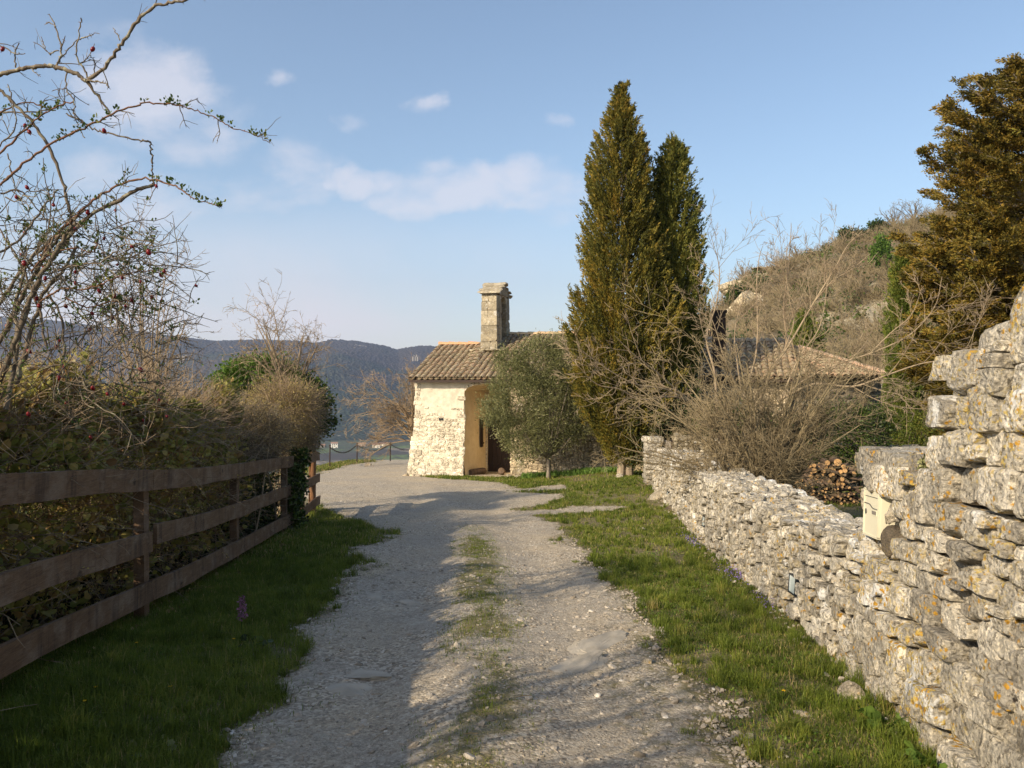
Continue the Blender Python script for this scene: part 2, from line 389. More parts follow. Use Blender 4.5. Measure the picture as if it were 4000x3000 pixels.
m = NT('pinkish_tiles'); c = m.ramp(m.island(), [(0,(.40,.22,.15)),(.5,(.48,.30,.20)),(1,(.36,.24,.17))]); m.color(m.mix(m.mask(m.noise(15,4),.4,.6), c, (.34,.29,.21))); M['tile_pink'] = m.m
# weathered fence timber
m = NT('weathered_brown_timber')
g = m.noise(3, 8, .7, .8, stretch=(20, .6, 26)); c = m.mix(m.mask(g,.35,.68), (.12,.068,.036), (.25,.152,.083))
c = m.mix(m.mask(m.noise(2.2,4,.6,stretch=(1,1.3,2)),.52,.68), c, (.24,.17,.115)); kn = m.vor(3.2); c = m.mix(m.mask(kn,.12,.05), c, (.03,.018,.011))
dr = m.noise(1, 5, .65, stretch=(5, 9, 1.2)); c = m.mix(m.math('MULTIPLY', m.mask(dr,.50,.66), .75), c, (.045,.028,.019)); dr2 = m.noise(1.3, 6, .7, stretch=(3, 3.5, 7)); c = m.mix(m.math('MULTIPLY', m.mask(dr2,.53,.68), .6), c, (.34,.255,.18))
fg = m.noise(5, 6, .8, .4, stretch=(30, 1.1, 60)); c = m.mix(m.math('MULTIPLY', m.mask(fg,.52,.62), .7), c, (.05,.032,.022))
c = m.mix(m.math('MULTIPLY', m.island(), .35), c, (.06,.04,.03)); m.color(c); m.bump(g,.5,.01); m.p.inputs['Roughness'].default_value=.75; M['timber'] = m.m
M['timber_round'] = bark_mat('orange_brown_round_timber', (.26,.13,.06), (.17,.10,.06), 12)
m = NT('log_bark'); c = m.ramp(m.objrnd(), [(0,(.11,.075,.05)),(.5,(.20,.14,.09)),(1,(.30,.21,.13))]); m.color(m.mix(m.mask(m.noise(30,4),.4,.6), c, (.09,.06,.04))); m.bump(m.noise(60,3),.5,.005); M['log_bark'] = m.m
m = NT('cut_wood'); m.color(m.mix(m.mask(m.noise(25,3),.4,.7), (.56,.34,.15), (.40,.225,.09))); M['cut_wood'] = m.m
M['old_wood'] = bark_mat('grey_brown_old_wood', (.16,.11,.075), (.09,.06,.04), 9)

# bark and twigs
M['bark_rose'] = bark_mat('rose_cane_bark', (.20,.165,.115), (.10,.075,.055), 30, (.30,.28,.20))
M['cane_red'] = bark_mat('young_red_cane', (.20,.095,.06), (.13,.085,.05), 30)
M['twig_tan'] = bark_mat('tan_twigs', (.34,.26,.165), (.22,.16,.10), 20)
M['twig_grey'] = bark_mat('grey_twigs', (.19,.15,.10), (.12,.092,.062), 20, (.32,.30,.19))
M['twig_dark'] = bark_mat('dark_twigs', (.13,.10,.075), (.08,.06,.045), 20, (.24,.20,.10))
M['twig_pale'] = bark_mat('pale_branch_bark', (.34,.27,.175), (.24,.18,.12), 9)
M['twig_hill'] = bark_mat('hillside_twigs', (.27,.215,.125), (.17,.14,.08), .6)
M['trunk'] = bark_mat('grey_trunk_bark', (.26,.22,.17), (.15,.125,.095), 8)
M['trunk_cypress'] = bark_mat('cypress_bark', (.36,.29,.20), (.22,.17,.12), 8)
# foliage
M['leaf_bramble'] = leaf_mat('bramble_leaves', [(0,(.07,.08,.022)),(.3,(.18,.19,.045)),(.55,(.33,.30,.08)),(.72,(.40,.29,.10)),(.86,(.20,.11,.05)),(.95,(.38,.38,.13)),(1,(.52,.50,.30))], .5)
M['leaf_light'] = leaf_mat('yellowing_highlight_leaves', [(0,(.22,.26,.06)),(.5,(.38,.38,.12)),(.8,(.45,.36,.16)),(1,(.55,.52,.34))], .5)  # yellow-green leaves, lightened to paint sunlit highlights into the hedge
M['leaf_small'] = leaf_mat('small_yellow_leaves', [(0,(.20,.155,.055)),(.5,(.34,.27,.10)),(1,(.48,.40,.16))], .3)
M['leaf_tan'] = leaf_mat('tan_twig_tips', [(0,(.15,.11,.05)),(.5,(.26,.195,.09)),(1,(.36,.28,.14))], .25)
M['leaf_fresh'] = leaf_mat('fresh_green_leaves', [(0,(.05,.10,.015)),(.5,(.09,.16,.025)),(1,(.17,.25,.05))], .4)
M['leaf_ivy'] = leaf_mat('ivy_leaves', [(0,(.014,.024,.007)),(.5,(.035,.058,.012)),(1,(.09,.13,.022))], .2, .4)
M['leaf_rose'] = leaf_mat('rose_leaves', [(0,(.04,.075,.015)),(.6,(.09,.13,.03)),(1,(.14,.12,.03))], .3)
M['leaf_cypress'] = leaf_mat('cypress_foliage', [(0,(.030,.034,.009)),(.3,(.075,.075,.013)),(.55,(.135,.12,.02)),(.8,(.20,.15,.024)),(1,(.25,.165,.028))], .15, .7)
M['leaf_cypress_green'] = leaf_mat('green_cypress_foliage', [(0,(.032,.042,.012)),(.35,(.08,.092,.018)),(.7,(.15,.15,.028)),(1,(.22,.175,.032))], .15, .7)
M['leaf_slim'] = leaf_mat('slim_cypress_foliage', [(0,(.035,.055,.010)),(.4,(.08,.115,.018)),(.8,(.15,.17,.03)),(1,(.19,.16,.03))], .15, .7)
M['leaf_conifer'] = leaf_mat('russet_conifer_foliage', [(0,(.035,.034,.009)),(.3,(.095,.08,.014)),(.55,(.16,.12,.02)),(.8,(.235,.145,.024)),(1,(.18,.17,.032))], .15, .7)
M['leaf_olive'] = leaf_mat('olive_leaves', [(0,(.05,.055,.022)),(.45,(.12,.13,.05)),(.8,(.215,.22,.10)),(1,(.34,.335,.19))], .2, .5)
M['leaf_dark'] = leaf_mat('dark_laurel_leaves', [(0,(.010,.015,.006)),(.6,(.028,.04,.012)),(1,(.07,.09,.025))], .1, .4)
M['grass'] = leaf_mat('grass_blades', [(0,(.055,.08,.014)),(.35,(.12,.165,.024)),(.62,(.195,.235,.042)),(.8,(.29,.27,.07)),(.9,(.30,.25,.10)),(1,(.42,.34,.17))], .45, .5)
M['grass_dry'] = leaf_mat('dry_grass', [(0,(.25,.18,.09)),(1,(.42,.33,.18))], .3)
M['iris'] = leaf_mat('iris_leaves', [(0,(.08,.15,.03)),(1,(.17,.28,.06))], .4)
M['hip'] = simple('rose_hip_red', (.22,.012,.012), (.12,.008,.012), 20, rough=.3)
M['yellow'] = simple('yellow_petals', (.75,.45,.02)); M['violet'] = simple('violet_petals', (.22,.16,.45)); M['orchid'] = simple('orchid_petals', (.30,.15,.22), (.2,.09,.14), 60)
# gravel
m = NT('limestone_gravel')
v = m.vor(55, 'F1', 'Color'); vb = m.vor(55); bw = m.n('ShaderNodeRGBToBW'); m.l(v, bw.inputs[0])
c = m.ramp(bw.outputs[0], [(.2,(.19,.16,.12)),(.45,(.345,.30,.235)),(.7,(.47,.415,.33)),(.9,(.58,.53,.44))])
v2 = m.vor(140, 'F1', 'Color'); bw2 = m.n('ShaderNodeRGBToBW'); m.l(v2, bw2.inputs[0]); c = m.mix(m.mask(m.noise(1.3,4),.40,.62), c, m.ramp(bw2.outputs[0], [(.2,(.25,.215,.165)),(.8,(.47,.415,.33))]))
c = m.mix(m.mask(m.noise(.9,5,.65),.42,.7), c, m.mix(1.0, c, (1.22,1.15,1.02), 'MULTIPLY'))
soil = m.mix(m.noise(30,4), (.13,.115,.05), (.24,.20,.10)); c = m.mix(m.mask(m.math('ADD', m.attr(), m.math('MULTIPLY', m.math('SUBTRACT', m.noise(9,8,.8), .5), 2.4)), .38,.74), c, soil)
v3 = m.vor(24); rough = m.mask(m.noise(1.9, 5, .7), .38, .62)
hb = m.math('ADD', m.math('MULTIPLY', m.math('MULTIPLY', vb, rough), -.8), m.math('ADD', m.math('MULTIPLY', m.noise(95,5,.8), .55), m.math('MULTIPLY', m.math('MULTIPLY', v3, m.mask(m.noise(4.1,4), .52, .66)), -1.2)))
c = m.mix(m.math('MULTIPLY', m.mask(m.noise(16,5,.8),.50,.62), .5), c, (.16,.135,.10)); c = m.mix(m.math('MULTIPLY', m.mask(m.noise(3.3,6,.7),.53,.70), .45), c, (.46,.41,.33))
m.color(c); m.bump(hb, .75, .02); M['gravel'] = m.m
m = NT('verge_soil'); c = m.mix(m.mask(m.noise(14,6,.7),.4,.6), (.09,.085,.03), (.19,.155,.075)); c = m.mix(m.mask(m.noise(60,4,.7),.56,.66), c, (.42,.36,.26))
m.color(c); m.bump(m.noise(50,5),.8,.03); M['soil'] = m.m
m = NT('gravel_stones'); c = m.ramp(m.attr(), [(0,(.17,.145,.11)),(.5,(.34,.295,.235)),(.85,(.48,.43,.355)),(1,(.62,.58,.51))]); m.color(m.mix(m.mask(m.noise(60,4),.4,.65), c, m.mix(1.0,c,(.72,.70,.66),'MULTIPLY'))); m.bump(m.noise(90,3),.4,.005); M['pebble'] = m.m
M['rock'] = lime_mat('field_rock', base=(.42,.38,.31), dark=(.30,.27,.22), pale=(.6,.57,.5), orange=.2, white=.4, scale=1.5)
M['rock_dark'] = lime_mat('pitted_dark_rock', base=(.16,.13,.10), dark=(.10,.085,.065), pale=(.24,.2,.16), orange=.15, white=.5, scale=2)
# far land
m = NT('wooded_hills')
v = m.vor(.085, 'F1', 'Color'); bw = m.n('ShaderNodeRGBToBW'); m.l(v, bw.inputs[0])
c = m.ramp(bw.outputs[0], [(.2,(.012,.020,.013)),(.5,(.022,.034,.020)),(.8,(.038,.047,.026))])
bare = m.ramp(m.noise(.06,5,.7), [(.3,(.034,.028,.024)),(.7,(.062,.05,.042))])
zz = m.n('ShaderNodeSeparateXYZ'); m.l(m.tc, zz.inputs[0])
c = m.mix(m.mask(m.math('ADD', m.noise(.0032,6,.62), m.math('MULTIPLY', zz.outputs[2], .0016)), .48,.66), c, bare)
c = m.mix(m.mask(m.noise(.011,5,.6), .66,.69), c, (.24,.21,.17)); m.color(c); m.bump(m.vor(.085),.9,9.0); M['hills'] = m.m
m = NT('valley_fields'); v = m.vor(.012, 'F1', 'Color'); bw = m.n('ShaderNodeRGBToBW'); m.l(v, bw.inputs[0])
c = m.ramp(bw.outputs[0], [(.2,(.08,.10,.05)),(.4,(.13,.18,.06)),(.55,(.24,.20,.15)),(.7,(.07,.06,.05)),(.85,(.17,.14,.11))], 'CONSTANT')
c = m.mix(m.mask(m.noise(.05,6,.7),.42,.6), c, (.05,.048,.04)); m.color(c); m.bump(m.noise(.1,4),.6,6.0); M['valley'] = m.m
m = NT('scrubby_hillside'); c = m.mix(m.mask(m.noise(.12,6,.7),.38,.62), (.13,.105,.065), (.22,.18,.115)); c = m.mix(m.mask(m.noise(.5,5,.7),.52,.62), c, (.085,.085,.04))
c = m.mix(m.mask(m.noise(.055,5,.6,.4),.56,.60), c, (.40,.35,.25)); m.color(c); m.bump(m.noise(.6,6,.75),1.0,1.2); M['hillside'] = m.m
M['cliff'] = lime_mat('pale_cliff', base=(.48,.42,.31), dark=(.40,.35,.26), pale=(.55,.5,.4), orange=.2, white=.2, scale=.08)
M['slab'] = simple('worn_slab', (.42,.375,.30), (.31,.275,.215), 5, bump=.4)
# ------------------------------------------------------------------ terrain
def H0(x, y):
    """smooth near terrain: the lane falls gently to the chapel terrace"""
    x = np.asarray(x, float); y = np.asarray(y, float)
    z = -0.056 * np.clip(y, -30, 60) + 0.22 * sst(11, 20, y) * sst(0.2, 3.0, x)
    z = z - 0.02 * sst(-2.0, -3.2, x) + .15 * sst(-1.4, -2.5, x) * sst(7.5, 3.6, y)
    return z
def H(x, y):
    x = np.asarray(x, float); y = np.asarray(y, float)
    z = H0(x, y)
    z = z + 0.035 * (fbm(x * .9, y * .9, 5, 4) - .5) + 0.02 * (fbm(x * 5, y * 5, 9, 3) - .5)
    # wheel ruts and the low grassy crown between them
    c = RC(y); near = sst(24, 15, y)
    z = z - near * 0.035 * (np.exp(-((x - c + .62) / .3) ** 2) + np.exp(-((x - c - .72) / .3) ** 2)) + near * .03 * np.exp(-((x - c) / .28) ** 2)
    d = np.maximum(-7.8 - x, (y - 39.6 - .45 * (x + 5)))
    d = np.where(x > 14, np.maximum(y - 60, -1), d)
    d = np.maximum(d + .3 * (fbm(x * .8, y * .8, 33) - .5), 0)
    z = z - np.where(d < 3, d * d / 6 * .62 * 1.0, (d - 1.5) * .62)
    return z
_LE = np.array([(-10,-1.3),(3.67,-1.32),(4.74,-1.36),(5.9,-1.5),(8.4,-1.62),(10.3,-1.9),(11.9,-1.85),(13.2,-2.5),(15,-3.5),(17,-4.4),(22,-6.3),(27,-6.9),(33,-7.0),(37,-6.6),(60,-6.6)])
_RE = np.array([(-10,1.25),(3.67,1.2),(5.1,1.1),(6.7,1.0),(7.9,.97),(9.6,.95),(11.4,.78),(13.6,.5),(15.3,.15),(16.6,.7),(18,1.2),(19.4,.2),(21,.0),(22.8,-.6),(25,-2.6),(26.4,-3.5),(60,-3.0)])
def LE(y): return np.interp(y, _LE[:, 0], _LE[:, 1])
def RE(y): return np.interp(y, _RE[:, 0], _RE[:, 1])
def RC(y): return np.interp(y, [-10, 4, 5.5, 6.7, 9.8, 13, 18, 30], [-.15, -.2, -.29, -.29, -.5, -.75, -1.6, -3])
def gravel_mask(x, y):
    """>0 inside the gravel, negative in the grass (metres, roughly)"""
    wob = .75 * (fbm(x * 1.7, y * 1.1, 71, 4) - .5) + .40 * (fbm(x * 6, y * 5, 72, 3) - .5)
    d = np.minimum(x - LE(y), RE(y) - x) + wob
    # branch of gravel running off right towards the gate, and the worn patch at the door
    arm = .42 - np.abs(y - (14.6 + .16 * x)) * 1.0 - .25 * sst(1.2, 2.6, x) * 2; arm = np.where((x > -.5) & (x < 3.0), arm, -1) + wob * 1.2
    door = .7 - np.hypot((x + .75) / 1.25, (y - 26.0) / .9) * .8 + wob * .5
    arm2 = .45 - np.abs(y - (19.9 + .1 * x)) * .7; arm2 = np.where((x > -1.5) & (x < 1.4), arm2, -1) + wob * 1.4
    d = np.maximum(np.maximum(d, arm), np.maximum(door, arm2))
    return d
def crown_grass(x, y):
    """grassy strip between the ruts, 0..1"""
    g = np.exp(-((x - RC(y) - .06 - .16 * (fbm(y * .8, y * 0, 82, 2) - .5)) / .25) ** 2) * sst(13.5, 9.5, y)
    return np.clip(g * 1.3, 0, 1) * sst(.34, .54, fbm(x * 2.6, y * 1.3, 81, 4) + .07)
def line_pts(p): return np.array(p, float)
WF = line_pts([(1.9,-6),(1.92,-2),(1.97,1.5),(2.05,3),(2.12,4),(2.2,4.8),(2.32,6),(2.42,7.4),(2.5,8.8),(2.64,10.8),(2.96,14),(3.22,17.6)])   # foot of the wall
def wall_x(y): return np.interp(y, WF[:, 1], WF[:, 0])

def grid_mesh(xs, ys, zf):
    X, Y = np.meshgrid(xs, ys, indexing='ij'); Z = zf(X, Y); n, m = X.shape
    i = np.arange(n - 1)[:, None]; j = np.arange(m - 1)[None]
    F = np.stack([i * m + j, (i + 1) * m + j, (i + 1) * m + j + 1, i * m + j + 1], -1).reshape(-1, 4)
    return np.stack([X, Y, Z], -1).reshape(-1, 3), F
ys_near = np.concatenate([np.arange(-8, 2.5, .25), np.arange(2.5, 12, .06), np.arange(12, 24, .09), np.arange(24, 46, .18)])
xs_near = np.concatenate([np.arange(-12, -8, .5), np.arange(-8, -4, .12), np.arange(-4, 4, .06), np.arange(4, 12, .25), np.arange(12, 30.1, 1.0)])
def under_road(x, y):
    return H(x, y)
gv, gf = grid_mesh(xs_near, ys_near, under_road)
ground = MB().add(gv, gf).build('ground', M['soil'], smooth=True); tag(ground, 'mossy earth of the verges and terrace under the grass', kind='structure')
# the gravel sheet follows the same grid 6 mm above
gm = gravel_mask(gv[:, 0], gv[:, 1]); cr = crown_grass(gv[:, 0], gv[:, 1])
keep = (gm[gf] > -.02).any(axis=1) & (gv[gf][:, :, 1] < 41.5).all(axis=1) & (gv[gf][:, :, 0] > -8.2).all(axis=1)
rf = gf[keep]; used = np.unique(rf); remap = np.zeros(len(gv), int); remap[used] = np.arange(len(used))
rv = gv[used].copy(); rm = gm[used]
rv[:, 2] += np.clip(.006 + rm * .06, -.012, .014)
grassy = np.clip(.62 - rm * 2.6, 0, 1) * .8 + cr[used] * .8 + .42 * sst(.35, 1.0, rv[:, 0] - RC(rv[:, 1])) * sst(9, 5, rv[:, 1])
road = MB().add(rv, remap[rf], np.clip(grassy, 0, 1)).build('gravel_lane', M['gravel'], smooth=True)
tag(road, 'pale limestone gravel lane with two worn wheel tracks', kind='structure')

# ------------------------------------------------------------------ far land, polar sheets
RIDGE = np.array([(-1500,1120),(-700,1180),(0,1235),(285,1261),(380,1273),(525,1292),(664,1312),(842,1330),(1013,1324),(1170,1330),(1234,1337),(1297,1323),(1392,1330),(1486,1345),(1555,1363),(1612,1351),(1687,1349),(1772,1356),(1858,1364),(2100,1370),(2600,1350),(3600,1300),(5500,1250)], float)
def ridge_z(ta, d): return 1.6 + (1500 - np.interp(ta * 3050 + 2000, RIDGE[:, 0], RIDGE[:, 1])) / 3050 * d
def far_h(ang, r):
    ta = np.tan(np.clip(ang, -1.15, 1.15)); x = r * np.sin(ang); y = r * np.cos(ang); d = np.maximum(y, r * .35)
    Rr = 3700.0; zr = ridge_z(ta, Rr)
    n1 = fbm(x / 700, y / 700, 11, 5) - .5; n2 = fbm(x / 210, y / 210, 12, 4) - .5
    base = -122 + 6 * n1
    t = sst(1750, Rr, d + 350 * n1)
    z = base + (zr - 8 - base) * t ** 1.15 + (70 * n2 + 60 * n1) * np.sin(np.pi * np.clip(t, 0, 1)) 
    spur = 95 * np.exp(-((d - 2550) / 330) ** 2) * sst(-.55, -.2, ta) * (.75 + .9 * (fbm(ang * 14, d / 900, 14, 3) - .5))
    z = z + spur
    z = np.where(d > Rr, zr - (d - Rr) * .22, z)
    z = z + 7 * (fbm(ang * 900, r / 14, 15, 2) - .5) * sst(1900, 2300, d)
    return z
def polar(angs, rs, hf):
    A, R = np.meshgrid(angs, rs, indexing='ij'); Z = hf(A, R); n, m = A.shape
    i = np.arange(n - 1)[:, None]; j = np.arange(m - 1)[None]
    F = np.stack([i * m + j, i * m + j + 1, (i + 1) * m + j + 1, (i + 1) * m + j], -1).reshape(-1, 4)[:, ::-1]
    return np.stack([R * np.sin(A), R * np.cos(A), Z], -1).reshape(-1, 3), F
angs = np.concatenate([np.linspace(-1.05, -.62, 60), np.linspace(-.615, .02, 560), np.linspace(.03, 1.2, 60)])
v, f = polar(angs, np.geomspace(1750, 4800, 300), far_h)
hills = MB().add(v, f).build('hills', M['hills'], smooth=True); tag(hills, 'distant wooded hills fading blue across the valley', kind='structure')
def valley_h(ang, r):
    x = r * np.sin(ang); y = r * np.cos(ang)
    z = np.maximum(-2.6 - (r - 45) * .62, -122 + 6 * (fbm(x / 700, y / 700, 11, 5) - .5))
    return np.where(r < 60, -12 - (r - 45) * .5, z) - .5 * (r > 1600)
v, f = polar(np.linspace(-math.pi, math.pi, 240), np.concatenate([np.linspace(45, 300, 20), np.geomspace(310, 1900, 60)]), valley_h)
valley = MB().add(v, f).build('valley_floor', M['valley'], smooth=True); tag(valley, 'hazy valley floor with fields far below the terrace', kind='structure')

# hillside behind the chapel
HR = np.array([(2550,1500),(2700,1330),(2834,1209),(2878,1152),(2918,1112),(3013,1068),(3147,1004),(3246,964),(3296,946),(3396,936),(3470,912),(3545,888),(3620,862),(3800,800),(4100,720),(4600,640),(5600,600)], float)
def hs_h(ang, r):
    ta = np.tan(ang); x = r * np.sin(ang); y = r * np.cos(ang); d = y
    Rr = 150.0; zr = 1.6 + (1500 - np.interp(ta * 3050 + 2000, HR[:, 0], HR[:, 1])) / 3050 * Rr
    t = np.clip((d - 46) / (Rr - 46), 0, 1)
    z = -3 + (zr + 3) * (t ** .95 * .8 + .2 * sst(0, 1, t)) + (fbm(x / 14, y / 14, 21, 5) - .5) * 9 * np.sin(np.pi * t) ** .6
    z = z + (fbm(x / 3, y / 3, 22, 3) - .5) * 1.4 * sst(0, .2, t)
    z = np.where(d > Rr, zr - (d - Rr) * .35 - 1, z)
    return np.where(ta < .17, z - (0.17 - ta) * 200, z)
v, f = polar(np.concatenate([np.linspace(.14, .62, 300), np.linspace(.63, 1.1, 60)]), np.linspace(46, 320, 190), hs_h)
hillside = MB().add(v, f).build('hillside', M['hillside'], smooth=True); tag(hillside, 'dry scrubby hillside with pale rock rising behind the chapel', kind='structure')
# ------------------------------------------------------------------ dry stone walls
def split_cells(s0, s1, t0, t1, wmin, wmax, hmin, hmax, rng):
    """irregular rubble: guillotine splitting of a rectangle into stones"""
    out = []; st = [(s0, s1, t0, t1)]
    while st:
        a, b, c, d = st.pop(); w, h = b - a, d - c
        tw = rng.uniform(wmin, wmax); th = rng.uniform(hmin, hmax)
        if w > tw and (w / tw) >= (h / th):
            k = a + w * rng.uniform(.35, .65); st += [(a, k, c, d), (k, b, c, d)]
        elif h > th:
            k = c + h * rng.uniform(.35, .65); st += [(a, b, c, k), (a, b, k, d)]
        else: out.append((a, b, c, d))
    return np.array(out)
def course_cells(s0, s1, t0, t1, wmin, wmax, hmin, hmax, rng):
    """rough courses with stones of very different length"""
    out = []; t = t0
    while t < t1 - .02:
        h = rng.uniform(hmin, hmax); s = s0 - rng.uniform(0, wmin)
        while s < s1:
            w = rng.uniform(wmin, wmax) * (1.4 if rng.random() < .15 else 1)
            if rng.random() < .28 and h > hmin * 1.15:
                k = h * rng.uniform(.35, .65); ww = w * rng.uniform(.5, .8)
                out += [(s, s + ww, t, t + k), (s, s + ww, t + k, t + h)]; s += ww; continue
            out.append((s, s + w, t, t + h)); s += w
        t += h
    return np.array(out)
def wall_stones(mb, cells, pos, rng, tmpl=CS6, depth=.13, proud=.0, fill=1.03, warp=.05, relief=.03, cuts=10, noise=.035, lo=.80, hi=1.0, bias=.3):
    """pos(s,t)->(N,3) point on the face, and frames T,U,Nrm; cells (N,4)"""
    if len(cells) == 0: return
    a, b, c, d = cells.T; s = (a + b) / 2; t = (c + d) / 2; N = len(cells)
    ws = s + warp * 2 * (vnoise(s * 2.3, t * 2.3, 3) - .5); wt = t + warp * 2 * (vnoise(s * 1.9, t * 2.7, 4) - .5)
    P, T, U, Nn = pos(ws, wt)
    P = P + Nn * (rng.uniform(-relief, relief, N) + proud)[:, None]
    ang = rng.normal(0, .045, N)[:, None]; T2 = T * np.cos(ang) + U * np.sin(ang); U2 = U * np.cos(ang) - T * np.sin(ang)
    tl = rng.normal(0, .065, (N, 2)); N2 = unit(Nn + T2 * tl[:, :1] + U2 * tl[:, 1:])
    hw = (b - a) / 2 * fill; hh = (d - c) / 2 * fill
    V = cut_rocks(N, tmpl[0], rng, cuts, lo, hi, noise, bias)
    Mx = np.stack([T2 * hw[:, None], N2 * depth * rng.uniform(.7, 1.1, (N, 1)), U2 * hh[:, None]], -1)
    mb.inst(V, tmpl[1], Mx, P - N2 * depth * .55, rng.random(N))

rngw = RNG(41)
TOPZ = np.array([(-6,1.75),(1.5,1.95),(3.2,1.98),(3.38,1.96),(3.42,1.84),(3.80,1.82),(3.83,1.72),(4.14,1.70),(4.18,1.17),(4.4,1.14),(5.14,1.10),(5.17,.50),(5.35,.49),(5.85,.45),(6.44,.39),(7.4,.34),(9.3,.36),(10.9,.29),(14,.20),(16.6,.13),(17.8,.10)])
def topz(y): return np.interp(y, TOPZ[:, 0], TOPZ[:, 1])
BATTER = .09
def face_pos(s, t):
    y = s; g = H0(wall_x(y), y) - .05; x = wall_x(y) + BATTER * t + .05 * (fbm(y * .8, t * .9, 44, 3) - .5)
    P = np.stack([x, y, g + t], -1); dx = (wall_x(y + .05) - wall_x(y - .05)) / .1
    T = unit(np.stack([dx, np.ones_like(y), np.full_like(y, -.056)], -1)); U = unit(np.stack([np.full_like(y, BATTER), np.zeros_like(y), np.ones_like(y)], -1))
    Nn = unit(np.cross(T, U)); Nn = np.where(Nn[:, :1] > 0, -Nn, Nn)
    return P, T, U, Nn
THK = .62
def wall_core(mb, y0, y1, inset=.075, drop=.06, thick=THK, step=.12):
    ys = np.arange(y0, y1 + .001, step); g = H0(wall_x(ys), ys); tz = topz(ys) - drop
    rows = []
    for i, y in enumerate(ys):
        x0 = wall_x(y) + inset; h = tz[i] - g[i]
        rows.append([(x0, y, g[i] - .3), (x0 + BATTER * h, y, tz[i]), (x0 + thick, y, tz[i]), (x0 + thick + .05, y, g[i] - .4)])
    V = np.array(rows, float); n = len(ys)
    V[:, 1:3, 2] += .0
    i = np.arange(n - 1)[:, None]; j = np.arange(3)[None]
    F = np.stack([i * 4 + j, i * 4 + j + 1, (i + 1) * 4 + j + 1, (i + 1) * 4 + j], -1).reshape(-1, 4)
    mb.add(V.reshape(-1, 3), F); mb.add(V[0], [[0, 1, 2, 3]]); mb.add(V[-1], [[3, 2, 1, 0]])
def filt(cells, cond):
    s = (cells[:, 0] + cells[:, 1]) / 2; t = (cells[:, 2] + cells[:, 3]) / 2; return cells[cond(s, t, cells)]
def under_top(s, t, c, slack=.0):
    g = H0(wall_x(s), s) - .05; k = c[:, 3] * .55 + t * .45
    return g + k < topz(s) + slack
MB_Y0, MB_Y1, MB_Z0, MB_Z1 = 4.76, 5.06, .64, .945           # letter box niche on the face
def not_box(s, t, c):
    g = H0(wall_x(s), s) - .05
    return ~((c[:, 1] > MB_Y0 - .10) & (c[:, 0] < MB_Y1 + .0) & (g + c[:, 3] > MB_Z0 + .02) & (g + c[:, 2] < MB_Z1 - .02))
LAMPS = [(6.62, -.10, .20, .165), (10.8, -.30, .19, .15), (15.3, -.57, .17, .14)]
def not_lamp(s, t, c):
    ok = np.ones(len(s), bool); g = H0(wall_x(s), s) - .05
    for (ly, lz, w, h) in LAMPS: ok &= ~((c[:, 1] > ly - w * .5) & (c[:, 0] < ly + w * .5) & (g + c[:, 3] > lz - h * .45) & (g + c[:, 2] < lz + h * .45))
    return ok
def scatter_top(mb, y0, y1, n, rng, smin, smax, thick=THK, lift=0.0, tmpl=CS3):
    y = rng.uniform(y0, y1, n); z = topz(y); g = H0(wall_x(y), y); x = wall_x(y) + BATTER * (z - g) + rng.uniform(0.02, thick + .05, n)
    sz = rng.uniform(smin, smax, n); V = cut_rocks(n, tmpl[0], rng, 12, .5, .9, .03)
    R = rand_rot(n, rng, .28); sc = np.stack([sz * rng.uniform(.7, 1.2, n), sz * rng.uniform(.7, 1.2, n), sz * rng.uniform(.28, .55, n)], -1)
    mb.inst(V, tmpl[1], R * sc[:, None, :], np.stack([x, y, z - .03 + rng.uniform(0, .05, n) + lift], -1), rng.random(n))

# 1) low rubble wall along the lane, from the letter box to the gate
low = MB(); core = MB(); rs = RNG(42)
cells = split_cells(5.12, 17.85, 0, 1.4, .11, .25, .08, .18, rs)
cells = filt(cells, under_top); cells = filt(cells, not_lamp)
wall_stones(low, cells, face_pos, rs, CSB, .12, 0, 1.07, .14, .016, 8, .016, .80, 1.2, .35)
# small wedges in the gaps
n = 900; cc = np.stack([rs.uniform(5.15, 17.8, n), np.zeros(n), rs.uniform(0, 1.15, n), np.zeros(n)], -1); w = rs.uniform(.03, .07, n); h = rs.uniform(.015, .045, n)
cc = np.stack([cc[:, 0] - w, cc[:, 0] + w, cc[:, 2] - h, cc[:, 2] + h], -1); cc = filt(cc, under_top)
wall_stones(low, cc, face_pos, rs, CS3, .06, -.012, 1.0, .02, .02, 9, .04, .6)
wall_core(core, 5.12, 17.85)
scatter_top(low, 5.2, 17.7, 1500, rs, .05, .13, lift=-.02); scatter_top(low, 5.2, 9.0, 420, rs, .04, .09, lift=-.01)
# the far side of the wall, towards the garden
yb = rs.uniform(5.2, 17.6, 420); tb = rs.uniform(0, 1, 420); g = H0(wall_x(yb), yb); zb = g + (topz(yb) - g) * tb
V = cut_rocks(420, CS3[0], rs, 9, .65, .95, .04); sc = np.stack([rs.uniform(.05, .09, 420), rs.uniform(.08, .16, 420), rs.uniform(.05, .09, 420)], -1)
low.inst(V, CS3[1], rand_rot(420, rs, .12) @ np.eye(3)[None] * sc[:, None, :], np.stack([wall_x(yb) + THK + .09, yb, zb], -1), rs.random(420))
base = (float(wall_x(11)), 11.0, float(H0(wall_x(11), 11)))
t = thing('stone_wall', 'low dry-stone rubble wall curving along the right edge of the lane, with lamps in its face', 'stone wall', base)
low.build('stonework', M['stone'], t, base, smooth=False); core.build('wall_core', M['mortar'], t, base)

